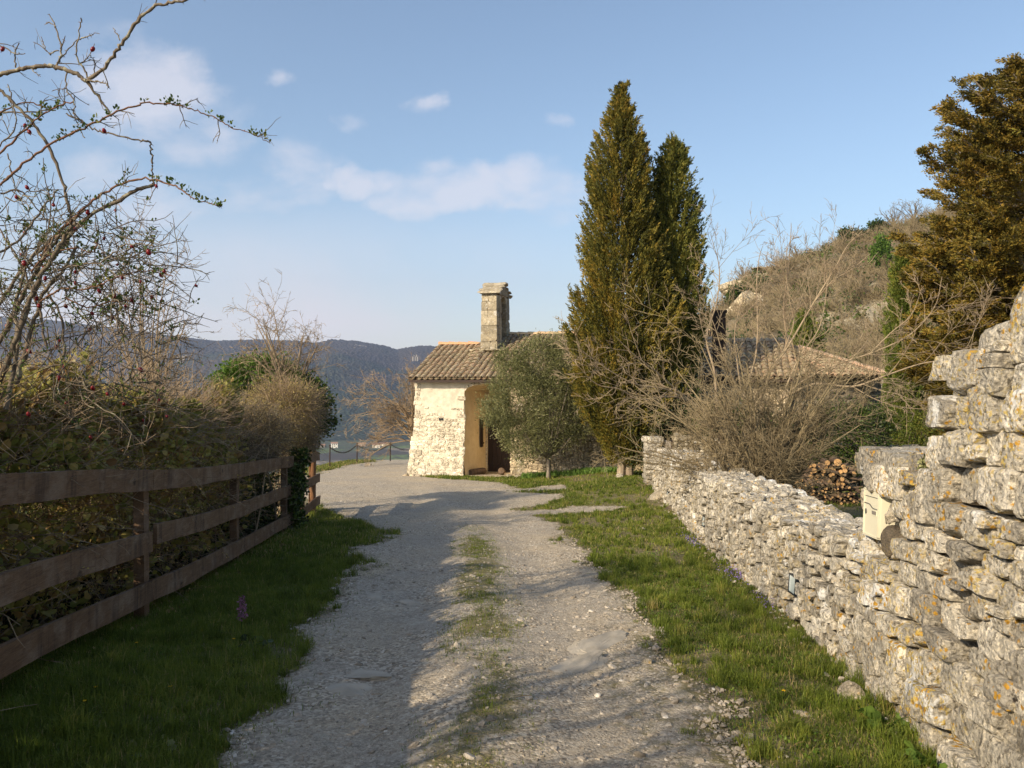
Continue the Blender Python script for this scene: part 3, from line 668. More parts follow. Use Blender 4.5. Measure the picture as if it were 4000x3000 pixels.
# 2) tall old wall of large lichened blocks beside the camera
tall = MB(); core = MB(); rs = RNG(43)
cells = course_cells(2.2, 5.13, 0, 2.4, .13, .29, .10, .19, rs)
cells = cells[cells[:, 1] < 5.20]
cells = filt(cells, under_top); cells = filt(cells, not_box)
big = CS10
for (ya, za) in ((4.15, 1.15), (3.81, 1.71), (5.12, .5)):
    g_ = H0(wall_x(cells[:, 0]), cells[:, 0]) - .05; hit = (cells[:, 1] > ya) & (cells[:, 0] < ya) & (g_ + (cells[:, 2] + cells[:, 3]) / 2 > za); cells[hit, 1] = ya
wall_stones(tall, cells, face_pos, rs, big, .20, 0, 1.05, .06, .016, 8, .014, .93, 1.3, .35)
cells2 = course_cells(-5.5, 2.2, 0, 2.3, .25, .5, .14, .24, rs); cells2 = filt(cells2, under_top)
wall_stones(tall, cells2, face_pos, rs, CSB, .2, 0, 1.06, .04, .02, 8, .02, .92, 1.3, .4)
n = 420; sx = rs.uniform(2.3, 5.1, n); tx = rs.uniform(.02, 2.1, n); w = rs.uniform(.03, .085, n); h = rs.uniform(.012, .04, n)
cc = np.stack([sx - w, sx + w, tx - h, tx + h], -1); cc = filt(filt(cc, under_top), not_box)
wall_stones(tall, cc, face_pos, rs, CS5, .07, -.02, 1.0, .02, .02, 9, .04, .62)
for (a, b) in ((-5.5, 4.12), (4.20, 5.12)): wall_core(core, a, b, inset=.11, drop=.14)
# end faces and tops: blocks stacked across the thickness
def block(mb, x, y, z, hx, hy, hz, rs, rot=.06, tmpl=CSB):
    V = cut_rocks(1, tmpl[0], rs, 7, 1.0, 1.4, .015); R = rand_rot(1, rs, rot)
    a = rs.normal(0, .07); c, s_ = math.cos(a), math.sin(a); R = np.array([[[c, -s_, 0], [s_, c, 0], [0, 0, 1]]])
    mb.inst(V, tmpl[1], R * np.array([hx, hy, hz])[None, None, :], np.array([[x, y, z]]), rs.random(1))
z = 1.14
while z < 1.64:                                               # end of the tall part, seen above the lower part
    h = rs.uniform(.065, .10); x = 2.36
    while x < 2.85:
        w = rs.uniform(.10, .16); block(tall, x + w, 4.05 + rs.uniform(-.01, .02), z + h, w * 1.04, .13, h * 1.04, rs); x += 2 * w
    z += 2 * h
z = .48
while z < 1.08:
    h = rs.uniform(.05, .09); x = 2.30
    while x < 2.82:
        w = rs.uniform(.08, .13); block(tall, x + w, 5.08 + rs.uniform(-.02, .03), z + h, w * 1.04, .11, h * 1.04, rs) if not (x < 2.42 and z > .5 and z < .97) else None; x += 2 * w
    z += 2 * h
for (ya, yb, hz) in ((4.2, 5.1, .075), (3.85, 4.1, .07), (3.5, 3.8, .08), (2.2, 3.45, .11), (-5.3, 2.2, .12)):
    y = ya
    while y < yb:
        L = rs.uniform(.10, .17); zt = float(topz(min(y + L, yb)))
        g = float(H0(wall_x(y), y)); x = float(wall_x(y)) + BATTER * (zt - g) + .1
        for q in range(3): block(tall, x + .2 * q + rs.uniform(-.02, .02), y + L, zt - hz * .3 + rs.uniform(-.02, .02), .115, L * 1.02, hz, rs)
        y += 2 * L
block(tall, 2.40, 3.36, 1.86, .17, .16, .13, rs, tmpl=CS10)
base = (2.1, 3.5, float(H0(2.1, 3.5)))
t = thing('tall_stone_wall', 'tall old wall of big blocks crusted with orange lichen at the right edge', 'stone wall', base)
tall.build('stonework', M['stone_big'], t, base); core.build('wall_core', M['mortar'], t, base)
# cushion plants rooted in the wall, seen as grey green tufts
def cushion(name, label, c, r, mat, n, seed, size=.018, flat=.7):
    rr = RNG(seed); d = unit(rr.normal(size=(n, 3))); P = d * np.array([r, r, r * flat]) * rr.uniform(.5, 1, (n, 1))
    mb = MB(); mb.inst(LEAF[0], LEAF[1], leaf_frames(n, rr, d, rr.uniform(size * .6, size * 1.3, n), 1.0, .6), P + np.asarray(c), rr.random(n))
    o = mb.build(name, mat, loc=c); return tag(o, label, 'plant')
cushion('cushion_plant', 'grey-green cushion plant on the step where the wall rises', (2.31, 4.27, 1.16), .08, M['leaf_olive'], 500, 5)
cushion('cushion_plant', 'small green tuft in the joint below the highest wall blocks', (2.22, 3.93, .985), .03, M['leaf_fresh'], 120, 6, .012)

# 3) garden wall behind the log pile
gw = MB(); core = MB(); rs = RNG(44)
A = np.array([4.2, 20.6]); B = np.array([10.4, 16.8]); Lg = np.linalg.norm(B - A); dv = (B - A) / Lg; nv = np.array([dv[1], -dv[0]])
if nv[1] > 0: nv = -nv
def gpos(s, t):
    xy = A + np.outer(s, dv); g = -1.0; P = np.stack([xy[:, 0], xy[:, 1], g + t], -1)
    T = np.broadcast_to(np.array([dv[0], dv[1], 0]), P.shape); U = np.broadcast_to(np.array([0, 0, 1.]), P.shape); return P, T, U, np.broadcast_to(np.array([nv[0], nv[1], 0]), P.shape)
cells = split_cells(0, Lg, 0, 1.12, .16, .34, .08, .17, rs); wall_stones(gw, cells, gpos, rs, CS3, .12, 0, 1.12, .08, .03, 7, .04, .78, 1.15, .4)
n = 260; s = rs.uniform(0, Lg, n); off = rs.uniform(-.5, .05, n); xy = A + np.outer(s, dv) + np.outer(off, nv); sz = rs.uniform(.08, .17, n)
gw.inst(cut_rocks(n, CS3[0], rs, 10, .55, .9, .03), CS3[1], rand_rot(n, rs, .25) * np.stack([sz, sz, sz * .5], -1)[:, None, :], np.stack([xy[:, 0], xy[:, 1], np.full(n, .14) - .012 * s + rs.uniform(0, .05, n)], -1), rs.random(n))
cx, cyy = (A + B) / 2 - nv * .3; core.box((cx, cyy, -.55), (Lg / 2, .22, .68), [[dv[0], -dv[1], 0], [dv[1], dv[0], 0], [0, 0, 1]])
base = (float(cx), float(cyy), -1.1)
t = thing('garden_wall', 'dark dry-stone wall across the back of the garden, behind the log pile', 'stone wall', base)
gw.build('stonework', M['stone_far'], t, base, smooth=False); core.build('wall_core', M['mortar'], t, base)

# 4) gate pillar and corrugated gate
pl = MB(); core = MB(); rs = RNG(45); px, py, pg = 3.38, 18.75, float(H0(3.3, 18.7))
z = pg - .1
while z < pg + 1.10:
    h = rs.uniform(.05, .085); k_ = rs.uniform(-.09, .09)
    if rs.random() < .6:
        block(pl, px - .10 + k_ / 2, py, z + h, .105 + k_ / 2, .245, h * 1.03, rs); block(pl, px + .10 + k_ / 2, py, z + h, .105 - k_ / 2, .245, h * 1.03, rs)
    else: block(pl, px, py, z + h, .205, .25, h * 1.03, rs)
    z += 2 * h
core.box((px, py, pg + .52), (.17, .22, .6))
base = (px, py, pg)
t = thing('gate_pillar', 'pale square stone pillar at the far end of the low wall', 'pillar', base)
pl.build('stonework', M['stone'], t, base); core.build('wall_core', M['mortar'], t, base)
g = MB()
def corrugated(mb, p0, p1, z0, z1, amp=.014, pitch=.055):
    p0 = np.array(p0); p1 = np.array(p1); L = np.linalg.norm(p1 - p0); n = int(L / pitch * 6); d = (p1 - p0) / L; nn = np.array([d[1], -d[0]])
    s = np.linspace(0, L, n + 1); o = amp * np.sign(np.sin(s / pitch * 2 * np.pi)) * np.minimum(1, np.abs(np.sin(s / pitch * 2 * np.pi)) * 1.6)
    for e in (0, .004):
        xy = p0 + np.outer(s, d) + np.outer(o + e, nn); V = np.concatenate([np.c_[xy, np.full(n + 1, z0)], np.c_[xy, np.full(n + 1, z1)]])
        i = np.arange(n); mb.add(V, np.stack([i, i + 1, i + n + 2, i + n + 1], -1))
corrugated(g, (3.62, 18.82), (3.72, 18.25), pg + .05, pg + 1.1); 
base = (3.65, 18.5, pg)
gt = thing('corrugated_gate', 'narrow grey corrugated metal gate between the pillar and the low wall', 'gate', base)
g.build('panel', M['sheet'], gt, base)
for q in ((3.61, 18.86, pg + .56), (3.73, 18.21, pg + .56)): f_ = MB(); f_.box(q, (.02, .02, .56)); f_.build('post', M['iron'], gt, base)

# 5) letter box
def facebasis(y):
    P, T, U, Nn = face_pos(np.array([y]), np.array([.9])); return P[0], T[0], U[0], Nn[0]
P, T, U, Nn = facebasis(4.91); T = unit(np.array([T[0] + .02, T[1], 0.0])); T = np.array([T[0], T[1], 0]); Zu = np.array([.05, 0, 1.0]); Zu /= np.linalg.norm(Zu)
Nn = unit(np.cross(T, Zu)); Nn = -Nn if Nn[0] > 0 else Nn
tilt = .05; T = unit(T * math.cos(tilt) - Zu * math.sin(tilt)); Zu = unit(np.cross(Nn, T)); Zu = Zu if Zu[2] > 0 else -Zu
Rm = np.stack([T, Nn, Zu], -1); ctr = np.array([P[0] - .012, 4.91, .79])
def loc_(a, n_, z_): return ctr + T * a + Nn * n_ + Zu * z_
base = tuple(loc_(0, 0, -.15))
box = thing('letter_box', 'cream metal letter box set into a niche in the stone wall', 'letter box', base)
b = MB(); b.box(loc_(0, -.10, 0), (.138, .115, .150), Rm); b.build('housing', M['mailbox'], box, base)
# door with a raised rim and a shallow curved moulding across it
b = MB(); b.box(loc_(0, .022, -.022), (.124, .006, .122), Rm); 
for (a, z_, w, h) in ((-.129, 0, .006, .147), (.129, 0, .006, .147), (0, .144, .135, .006), (0, -.144, .135, .006)): b.box(loc_(a, .024, z_), (w, .010, h), Rm)
door_o = b.build('door', M['mailbox'], box, base)
b = MB(); xs = np.linspace(-.122, .122, 15); pts = np.array([loc_(x, .030, .040 - .012 * math.tanh(-x * 40) ) for x in xs]); b.tubes(pts[None], np.full((1, 15), .0035), 5); b.build('moulding', M['mailbox_dark'], door_o, base)
b = MB(); b.box(loc_(0, .0235, .118), (.12, .006, .018), Rm); fl = b.build('letter_flap', M['mailbox'], box, base)
b = MB(); b.box(loc_(0, .0300, .0985), (.118, .0012, .0018), Rm); b.build('flap_gap', M['mailbox_dark'], fl, base)
b = MB(); aa = np.linspace(0, 2 * np.pi, 13)[:-1]; c0 = loc_(.092, .028, -.0); ring = np.array([c0 + T * .012 * math.cos(q) + Zu * .017 * math.sin(q) for q in aa])
b.add(np.vstack([ring, ring + Nn * .006]), [[i, (i + 1) % 12, 12 + (i + 1) % 12, 12 + i] for i in range(12)]); b.add(ring + Nn * .006, [list(range(12))]); b.build('lock', M['mailbox_dark'], box, base)
b = MB(); b.box(loc_(-.062, .029, .005), (.042, .003, .020), Rm); pl_ = b.build('name_plate', M['mailbox'], box, base)
b = MB(); b.box(loc_(-.062, .0325, .004), (.036, .0008, .011), Rm); b.box(loc_(-.062, .0335, .012), (.037, .001, .002), Rm); b.build('plate_window', M['sheet'], pl_, base)
# pale rubble packed round the box
def loose(name, label, c, sz, mat, seed, cat='rock', group=None, tilt=.2, tmpl=CS6, cuts=14, sm=True):
    rr = RNG(seed); V = cut_rocks(1, tmpl[0], rr, cuts, .55, .92, .05); mb = MB()
    mb.inst(V, tmpl[1], rand_rot(1, rr, tilt) * np.array(sz)[None, None, :], np.array([c]), rr.random(1))
    return tag(mb.build(name, mat, loc=c, smooth=sm), label, cat, group)
loose('wall_stone', 'dark pitted stone wedged against the lower right corner of the letter box', (2.27, 4.61, .665), (.08, .085, .09), M['rock_dark'], 3)
loose('wall_stone', 'white chalky stone on the right of the letter box', (2.305, 4.665, .85), (.07, .075, .11), M['stone_white'], 4)
loose('wall_stone', 'white chalky stone on the left of the letter box', (2.37, 5.17, .80), (.08, .06, .12), M['stone_white'], 5)
loose('wall_stone', 'broad white-topped slab bridging the letter box', (2.45, 4.90, 1.03), (.15, .16, .075), M['rock'], 6, tilt=.06)
# 6) lamps set in the wall face
words = ['nearest square lamp in the low wall, lowest above the grass', 'middle square lamp in the low wall, above a white stone', 'farthest square lamp in the low wall, beside the boulders']
for (ly, lz, w, h), lab in zip(LAMPS, words):
    P, T, U, Nn = face_pos(np.array([ly]), np.array([lz - float(H0(wall_x(ly), ly)) + .05])); P = P[0] + Nn[0] * .016; T = T[0]; Nn = Nn[0]; Zu = unit(np.cross(T, Nn)); Zu = Zu if Zu[2] > 0 else -Zu
    Rm = np.stack([T, Nn, Zu], -1); base = tuple(P - Zu * h / 2); L = thing('wall_lamp', lab, 'wall lamp', base, group='lamps set in the low wall')
    b = MB(); fw = .016
    for (a, z_, hw, hh) in ((-w/2 + fw/2, 0, fw/2, h/2), (w/2 - fw/2, 0, fw/2, h/2), (0, h/2 - fw/2, w/2 - fw, fw/2), (0, -h/2 + fw/2, w/2 - fw, fw/2)): b.box(P + T * a + Zu * z_, (hw, .007, hh), Rm)
    b.box(P - Nn * .032, (w/2 - .004, .025, h/2 - .004), Rm); b.build('frame', M['lamp_frame'], L, base)
    b = MB(); b.box(P - Nn * .001, (w/2 - fw, .004, h/2 - fw), Rm); b.build('glass', M['lamp_glass'], L, base)
# 7) rocks on the grass
def gz(x, y): return float(H(np.array([x]), np.array([y]))[0])
for (x, y, sz, mat, lab, sd, tl) in [
    (3.02, 16.0, (.22, .26, .20), 'rock', 'squat grey boulder at the foot of the wall below the gate', 11, .1),
    (2.98, 14.4, (.20, .17, .10), 'rock_dark', 'dark brown flat boulder on the grass under the farthest wall lamp', 12, .1),
    (2.02, 12.2, (.10, .07, .03), 'stone_white', 'small white stone lying in the middle of the right-hand lawn', 13, .1),
    (2.95, 21.3, (.19, .12, .08), 'stone_white', 'pale oblong stone in front of the cypress trunks', 14, .05),
    (2.02, 4.62, (.09, .07, .07), 'rock', 'grey stone fallen at the foot of the tall wall beside the big white patch', 15, .2),
    (1.62, 4.35, (.07, .04, .018), 'rock', 'flat pale stone in the verge grass near the tall wall', 16, .05),
    (.92, 5.3, (.05, .035, .03), 'rock', 'fist-sized pale stone on the right gravel edge', 17, .2),
    (-6.15, 33.5, (.16, .12, .10), 'stone_white', 'pale stone on the terrace edge under the chain', 18, .1),
    (1.95, 24.0, (.14, .11, .09), 'rock', 'small grey stone right of the olive trunk by the chapel', 19, .1),
    (.62, 24.6, (.20, .16, .14), 'rock_dark', 'brown boulder among the iris leaves left of the olive trunk', 20, .1),
    (.20, 24.75, (.13, .10, .08), 'stone_white', 'pale stone between the doorway and the iris leaves', 21, .1),
    (-.06, 25.0, (.17, .14, .10), 'rock', 'grey stone at the right foot of the doorway', 22, .1)]:
    loose('rock', lab, (x, y, gz(x, y) + sz[2] * .35), sz, M[mat], sd, tilt=tl)
for (x, y, sx, sy, lab, sd) in [(-1.02, 4.85, .17, .10, 'smooth slab worn flush in the left wheel track, nearer of two', 31), (-.98, 5.12, .19, .10, 'smooth slab worn flush in the left wheel track, farther of two', 32),
    (.62, 5.75, .36, .13, 'long bedrock slab across the right wheel track, farther one', 33), (.42, 5.25, .36, .10, 'long bedrock slab across the right wheel track, nearer one', 34), (-1.28, 7.3, .13, .06, 'thin pale slab at the left edge of the lane', 35), (-.92, 7.25, .18, .07, 'pale slab in the left wheel track farther up the lane', 36)]:
    loose('flat_slab', lab, (x, y, gz(x, y) + .003), (sx, sy * 1.2, .032), M['slab'], sd, 'slab', tilt=.03, cuts=9, tmpl=CS10, sm=False)
# ------------------------------------------------------------------ chapel (built in its own axes: s along the front, t into the building, z up)
CO = (-3.27, 26.3, -1.5); CR = math.radians(-15)
chapel = thing('chapel', 'small whitewashed stone chapel with clay tile roof, doorway recess and stone bell gable', 'chapel', CO, CR)
def cbuild(mb, name, mat, parent=None, smooth=False):
    o = mb.build(name, mat, smooth=smooth); o.parent = parent or chapel; return o
EZ, SL, TR = 3.36, .44, 3.5                                     # eave height, roof slope, ridge depth
def bat(z): return .21 * (1 - sst(-.1, 2.3, z)) ** 1.3
# pier left of the doorway: battered solid
PW = 1.76
def grid_face(mb, f, n, m, mi=0, rnd=0.5):
    a = np.linspace(0, 1, n + 1); b = np.linspace(0, 1, m + 1); A_, B_ = np.meshgrid(a, b, indexing='ij'); V = f(A_.ravel(), B_.ravel())
    i = np.arange(n)[:, None]; j = np.arange(m)[None]
    mb.add(V, np.stack([i * (m + 1) + j, (i + 1) * (m + 1) + j, (i + 1) * (m + 1) + j + 1, i * (m + 1) + j + 1], -1).reshape(-1, 4), rnd, mi)
def nz2(a, b, s, amp): return amp * (fbm(a, b, s, 4) - .5)
ZT = 3.30
w = MB()
def pf(a, b):
    z = -.25 + b * (ZT + .25); s = -bat(z) + a * (PW + bat(z)); return np.stack([s, -.8 * bat(z) + nz2(s * 4, z * 4, 91, .05), z], -1)
grid_face(w, pf, 40, 70)
def pl_(a, b):
    z = -.25 + b * (ZT + .25); return np.stack([-bat(z), -.8 * bat(z) + (1 - a) * 0 + a * 0 + a * (5.2), z], -1)
grid_face(w, pl_, 20, 30); cbuild(w, 'pier_core', M['plaster_white'])
st = MB(); rs = RNG(51)
cells = course_cells(.0, PW, -.15, 2.45, .10, .26, .075, .125, rs)
cells = np.vstack([cells, course_cells(-.3, .0, -.15, 1.5, .12, .22, .09, .13, rs)])
cz = (cells[:, 2] + cells[:, 3]) / 2; cells[:, 0] = np.maximum(cells[:, 0], -bat(cz)); cells[:, 1] = np.minimum(cells[:, 1], PW); cells = cells[cells[:, 1] - cells[:, 0] > .05]
def cpos(s, t):
    return np.stack([s, -.8 * bat(t), t], -1), np.broadcast_to(np.array([1., 0, 0]), (len(s), 3)), np.broadcast_to(np.array([0, 0, 1.]), (len(s), 3)), np.broadcast_to(np.array([0, -1., 0]), (len(s), 3))
hi = (cells[:, 2] > 1.75) & (rs.random(len(cells)) < (cells[:, 2] - 1.6) / .8); cells = cells[~hi]
wall_stones(st, cells, cpos, rs, CSB, .045, .004, 1.0, .03, .010, 7, .05, .74, 1.12, .5)
# quoins up the doorway edge and the battered left edge
qn = MB()
for z in np.arange(.0, 3.2, .15):
    for (s, hw) in ((PW - .10, rs.uniform(.08, .15)),) + (((-bat(z) + .10, rs.uniform(.08, .16)),) if z < 3.1 else ()):
        if z > 2.2 and rs.random() < .5: continue
        V = cut_rocks(1, CSB[0], rs, 6, .95, 1.25, .03); qn.inst(V, CSB[1], np.diag([hw, .05, .072])[None], np.array([[s, -.8 * bat(z) + .032 + rs.uniform(-.006, .006), z + .07]]), rs.random(1))
cbuild(st, 'pier_stonework', M['stone_white']); cbuild(qn, 'corner_stones', M['stone_white'])
pb = MB()
for i in range(9):
    s = -.22 + i * .235; V = cut_rocks(1, CS5[0], rs, 12, .7, .95, .04); pb.inst(V, CS5[1], np.diag([.13, .10, .10])[None], np.array([[s, -.8 * .3 - .02, .0]]), rs.random(1))
cbuild(pb, 'plinth_stone', M['stone_nave'], smooth=True)
for (s, z, sx) in ((.98, 1.93, .022), (.90, 1.93, .018)):
    h = MB(); h.box((s, -.035, z), (sx, .03, .035)); cbuild(h, 'wall_hole', M['glass_dark'])
# doorway recess: cream plaster reveals, soffit and back wall
AL, AR, DT = PW, 3.34, 1.85; BL, BR = 1.93, 2.84
def arch_z(u): return 2.86 + .24 * np.sqrt(np.clip(1 - (2 * u - 1) ** 2, 0, 1)) * .9 + .05 * u
rc = MB()
def left_rev(a, b):
    t = -.02 + a * (DT + .02); s = AL - .02 + (BL - AL + .02) * a + .03 * np.sin(a * 3.1); zt = arch_z(np.zeros_like(a)) ; z = -.1 + b * (zt + .1)
    return np.stack([s + nz2(t * 3, z * 3, 95, .035) + .05 * sst(.5, 0, z), t, z], -1)
grid_face(rc, left_rev, 20, 40)
def right_rev(a, b):
    t = a * DT; s = AR + (BR + .12 - AR) * a; z = -.1 + b * (arch_z(np.ones_like(a)) + .1); return np.stack([s, t, z], -1)
grid_face(rc, right_rev, 10, 20)
def soffit(a, b):
    t = b * DT; s0 = AL + (BL - AL) * b; s1 = AR + (BR + .12 - AR) * b; return np.stack([s0 + (s1 - s0) * a, t, arch_z(a)], -1)
grid_face(rc, soffit, 20, 8)
DH = 2.02
for (s0, s1, z0, z1) in ((BL - .02, BL + .07, -.1, 3.2), (BR, BR + .2, -.1, 3.2), (BL + .07, BR, DH, 3.2)): rc.box(((s0 + s1) / 2, DT + .06, (z0 + z1) / 2), ((s1 - s0) / 2, .05, (z1 - z0) / 2))
cbuild(rc, 'recess_plaster', M['plaster'], smooth=False)
fl = MB(); fl.box(((AL + AR) / 2, .75, -.12), (.85, 1.15, .13)); cbuild(fl, 'threshold', M['stone_nave'])
# wall band over the arch
ab = MB(); n = 16; u = np.linspace(0, 1, n + 1); s = AL + (AR - AL) * u
for (t0) in (0.0,):
    V = np.concatenate([np.stack([s, np.full(n + 1, t0), arch_z(u)], -1), np.stack([s, np.full(n + 1, t0), np.full(n + 1, ZT)], -1)]); i = np.arange(n); ab.add(V, np.stack([i, i + 1, i + n + 2, i + n + 1], -1))
cbuild(ab, 'arch_band', M['plaster_white'])
vs = MB()
for k in range(9):
    u_ = (k + .5) / 9; V = cut_rocks(1, CS5[0], rs, 9, .75, .95, .03); vs.inst(V, CS5[1], np.diag([.085, .05, .06])[None], np.array([[AL + (AR - AL) * u_, .01, float(arch_z(np.array(u_))) + .06]]), rs.random(1))
cbuild(vs, 'arch_stones', M['stone_white'], smooth=True)
# door
dr = thing_part = MB()
for k in range(5): 
    s0 = BL + .07 + k * (BR - BL - .07) / 5; s1 = BL + .07 + (k + 1) * (BR - BL - .07) / 5; dr.box(((s0 + s1) / 2, DT + .05 + .003 * (k % 2), DH / 2 - .02), ((s1 - s0) / 2 - .003, .02, DH / 2))
door = cbuild(dr, 'door', M['door']); tag(door, 'dark brown plank door with iron strap hinges')
for z in (.28, 1.72):
    for (s0, s1) in ((BL + .02, BL + .50), (BR - .36, BR - .02)):
        h = MB(); h.box(((s0 + s1) / 2, DT + .02, z), ((s1 - s0) / 2, .008, .022)); o = cbuild(h, 'strap_hinge', M['iron'], door)
h = MB(); h.box((BL + .45, DT + .015, 1.0), (.02, .012, .05)); h.tubes([[(BL + .45, DT + .0, .98), (BL + .45, DT - .03, 1.0), (BL + .45, DT, 1.04)]], [[.008] * 3], 5); cbuild(h, 'handle', M['iron'], door)
fr = MB()
for (s, hw) in ((BL + .035, .03),): fr.box((s, DT - .0, DH / 2), (hw, .02, DH / 2))
cbuild(fr, 'door_jamb', M['stone_white'])
# slit window with brown shutter in the left reveal
sw = MB(); t0 = 1.30; s_at = AL + (BL - AL) * t0 / DT + .045
sw.box((s_at + .03, t0, 1.42), (.02, .11, .50)); sh = cbuild(sw, 'shutter', M['door']); tag(sh, 'narrow dark brown shutter in the cream reveal')
for z in (1.05, 1.80): h = MB(); h.box((s_at + .055, t0 + .06, z), (.008, .12, .02)); cbuild(h, 'shutter_hinge', M['iron'], sh)
# nave wall right of the doorway
NL = 11.9
nw = MB()
def nf(a, b):
    z = -.6 + b * (ZT + .6); s = AR + a * (NL - AR); return np.stack([s, nz2(s * 3, z * 3, 96, .03) - .05 * sst(1.2, -.2, z), z], -1)
grid_face(nw, nf, 90, 30); nw.box(((AR + NL) / 2, 7.0, 1.3), ((NL - AR) / 2, .1, 2.0))
nw.add([(AR, 0, -.5), (AR, 7, -.5), (AR, 7, ZT), (AR, TR, EZ + SL * TR - .1), (AR, 0, ZT)], [[0, 1, 2, 3, 4]])
nw.add([(NL, 0, -.5), (NL, 7, -.5), (NL, 7, ZT), (NL, TR, EZ + SL * TR - .6), (NL, 0, ZT)], [[0, 1, 2, 3, 4]])
nw.add([(9.54, .05, 3.2), (9.54, 7, 3.2), (9.54, TR, EZ + SL * TR + .02)], [[0, 1, 2]])
nw.box((.9, 5.2, 1.4), (1.1, .1, 1.9)); nw.box((1.2, 5.3, 3.0), (.9, .02, .2))
cbuild(nw, 'nave_wall_core', M['mortar_nave'])
ns = MB(); cells = split_cells(AR + .02, NL, -.4, 3.2, .12, .36, .08, .19, rs)
def npos(s, t): return np.stack([s, np.full(len(s), -.012) - .05 * sst(1.2, -.2, t), t], -1), np.broadcast_to(np.array([1., 0, 0]), (len(s), 3)), np.broadcast_to(np.array([0, 0, 1.]), (len(s), 3)), np.broadcast_to(np.array([0, -1., 0]), (len(s), 3))
wx, wz = 7.05, 1.02
cells = filt(cells, lambda s, t, c: ~((np.abs(s - wx) < .25) & (np.abs(t - wz) < .15)))
wall_stones(ns, cells, npos, rs, CS3, .05, .0, 1.06, .05, .010, 7, .04, .78, 1.15, .4)
for z in (.06, .40, .74, 1.08, 1.42):
    V = cut_rocks(1, CS5[0], rs, 10, .85, 1.0, .02); ns.inst(V, CS5[1], np.diag([rs.uniform(.2, .27), .07, .165])[None], np.array([[AR + .22, -.0, z + .12]]), rs.random(1))
cbuild(ns, 'nave_stonework', M['stone_nave'])
h = MB(); h.box((wx, -.03, wz), (.17, .03, .085)); h.box((wx, -.05, wz - .1), (.22, .05, .02)); cbuild(h, 'window', M['glass_dark'])
# apse: half round tower-like end
ac = (11.9, 3.5); ar = 3.1; ap = MB()
th = np.linspace(-np.pi / 2, np.pi / 2, 49)
def af(a, b): q = -np.pi / 2 + a * np.pi; z = -1.0 + b * (ZT + 1.05); r = ar + nz2(q * 9, z * 3, 97, .05); return np.stack([ac[0] + r * np.cos(q), ac[1] + r * np.sin(q), z], -1)
grid_face(ap, af, 64, 40); cbuild(ap, 'apse_wall_core', M['mortar_nave'], smooth=False)
aps = MB(); cells = course_cells(-np.pi / 2 * ar, np.pi / 2 * ar, -.9, 3.3, .2, .5, .15, .27, rs)
def apos(s, t):
    q = s / ar; N_ = np.stack([np.cos(q), np.sin(q), 0 * q], -1); return np.stack([ac[0] + ar * np.cos(q), ac[1] + ar * np.sin(q), t], -1), np.stack([-np.sin(q), np.cos(q), 0 * q], -1), np.broadcast_to(np.array([0, 0, 1.]), (len(s), 3)), N_
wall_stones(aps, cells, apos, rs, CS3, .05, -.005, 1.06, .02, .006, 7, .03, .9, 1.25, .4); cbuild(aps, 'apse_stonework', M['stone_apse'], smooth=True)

# ---- roof tiles
def half_tile(n=7, r0=.092, r1=.074, L=.44, th_=.012):
    a = np.linspace(0, np.pi, n); V = []
    for (r, y) in ((r0, 0), (r1, L)):
        for d in (0, -th_): V += [(-(r + d) * math.cos(q), y, (r + d) * math.sin(q) * .85) for q in a]
    V = np.array(V); F = []
    for i in range(n - 1):
        F += [[i, i + 1, 2 * n + i + 1, 2 * n + i], [n + i + 1, n + i, 3 * n + i, 3 * n + i + 1], [i + 1, i, n + i, n + i + 1]]
    return V, np.array(F)
HT = half_tile()
def tile_rows(mb, starts, ends, rng, width=.2, expo=.32, sc=None, lift=.0, skip_first=0.0):
    """cover tiles in columns from the eave (start) up to the ridge (end), with upturned channel tiles between"""
    starts = np.asarray(starts, float); ends = np.asarray(ends, float)
    for ci in range(len(starts)):
        a, b = starts[ci], ends[ci]; L = np.linalg.norm(b - a); d = (b - a) / L; n = max(1, int(math.ceil(L / expo)))
        nb = starts[min(ci + 1, len(starts) - 1)] - starts[max(ci - 1, 0)]; x = nb / np.linalg.norm(nb); up = unit(np.cross(x, d)); up = up if up[2] > 0 else -up; x = np.cross(d, up)
        ep = ends[min(ci + 1, len(starts) - 1)] - ends[max(ci - 1, 0)]; w0 = np.linalg.norm(nb); w1 = np.linalg.norm(ep)
        k = np.arange(n) * max(0, (L - .40)) / max(1, n - 1) / expo; f = k * expo / L; f = np.minimum(f, 1.0); q = np.maximum(.3, 1 + (w1 / w0 - 1) * f)
        P = a + np.outer(k * expo + rng.uniform(-.02, .02, n), d) + up * (.035 + lift + rng.uniform(0, .012, (n, 1)))
        tx = x + d * rng.normal(0, .045, (n, 1)) + up * rng.normal(0, .03, (n, 1)); dd = unit(np.cross(up + 0 * tx, tx)); dd = np.where(np.sum(dd * d, -1, keepdims=True) < 0, -dd, dd); dd = unit(dd + up * -.055)
        Mx = np.stack([tx * q[:, None] * (width / .2), dd * (1), np.broadcast_to(up, tx.shape) * q[:, None] * (width / .2)], -1); mb.inst(HT[0], HT[1], Mx, P, rng.random(n))
        half = (nb / 2) * .5
        P2 = a + half + np.outer(k * expo, d) + up * .055; Mx2 = np.stack([-np.broadcast_to(x, tx.shape) * q[:, None], np.broadcast_to(d, tx.shape), np.broadcast_to(-up, tx.shape) * q[:, None] * .7], -1); mb.inst(HT[0], HT[1], Mx2, P2 + half * 0, rng.random(n))
rt = MB(); rs = RNG(61)
cols = np.arange(-.02, 12.2, .205); S_, E_ = [], []; S2, E2 = [], []
for s in cols:
    tr = 2.62 if s < 1.75 else (TR if s < 9.5 else 2.75)
    S_.append((s, -.34, EZ - .34 * SL + .04)); E_.append((s, tr, EZ + SL * tr))
tile_rows(rt, S_, E_, rs); 
bt = []; be = []
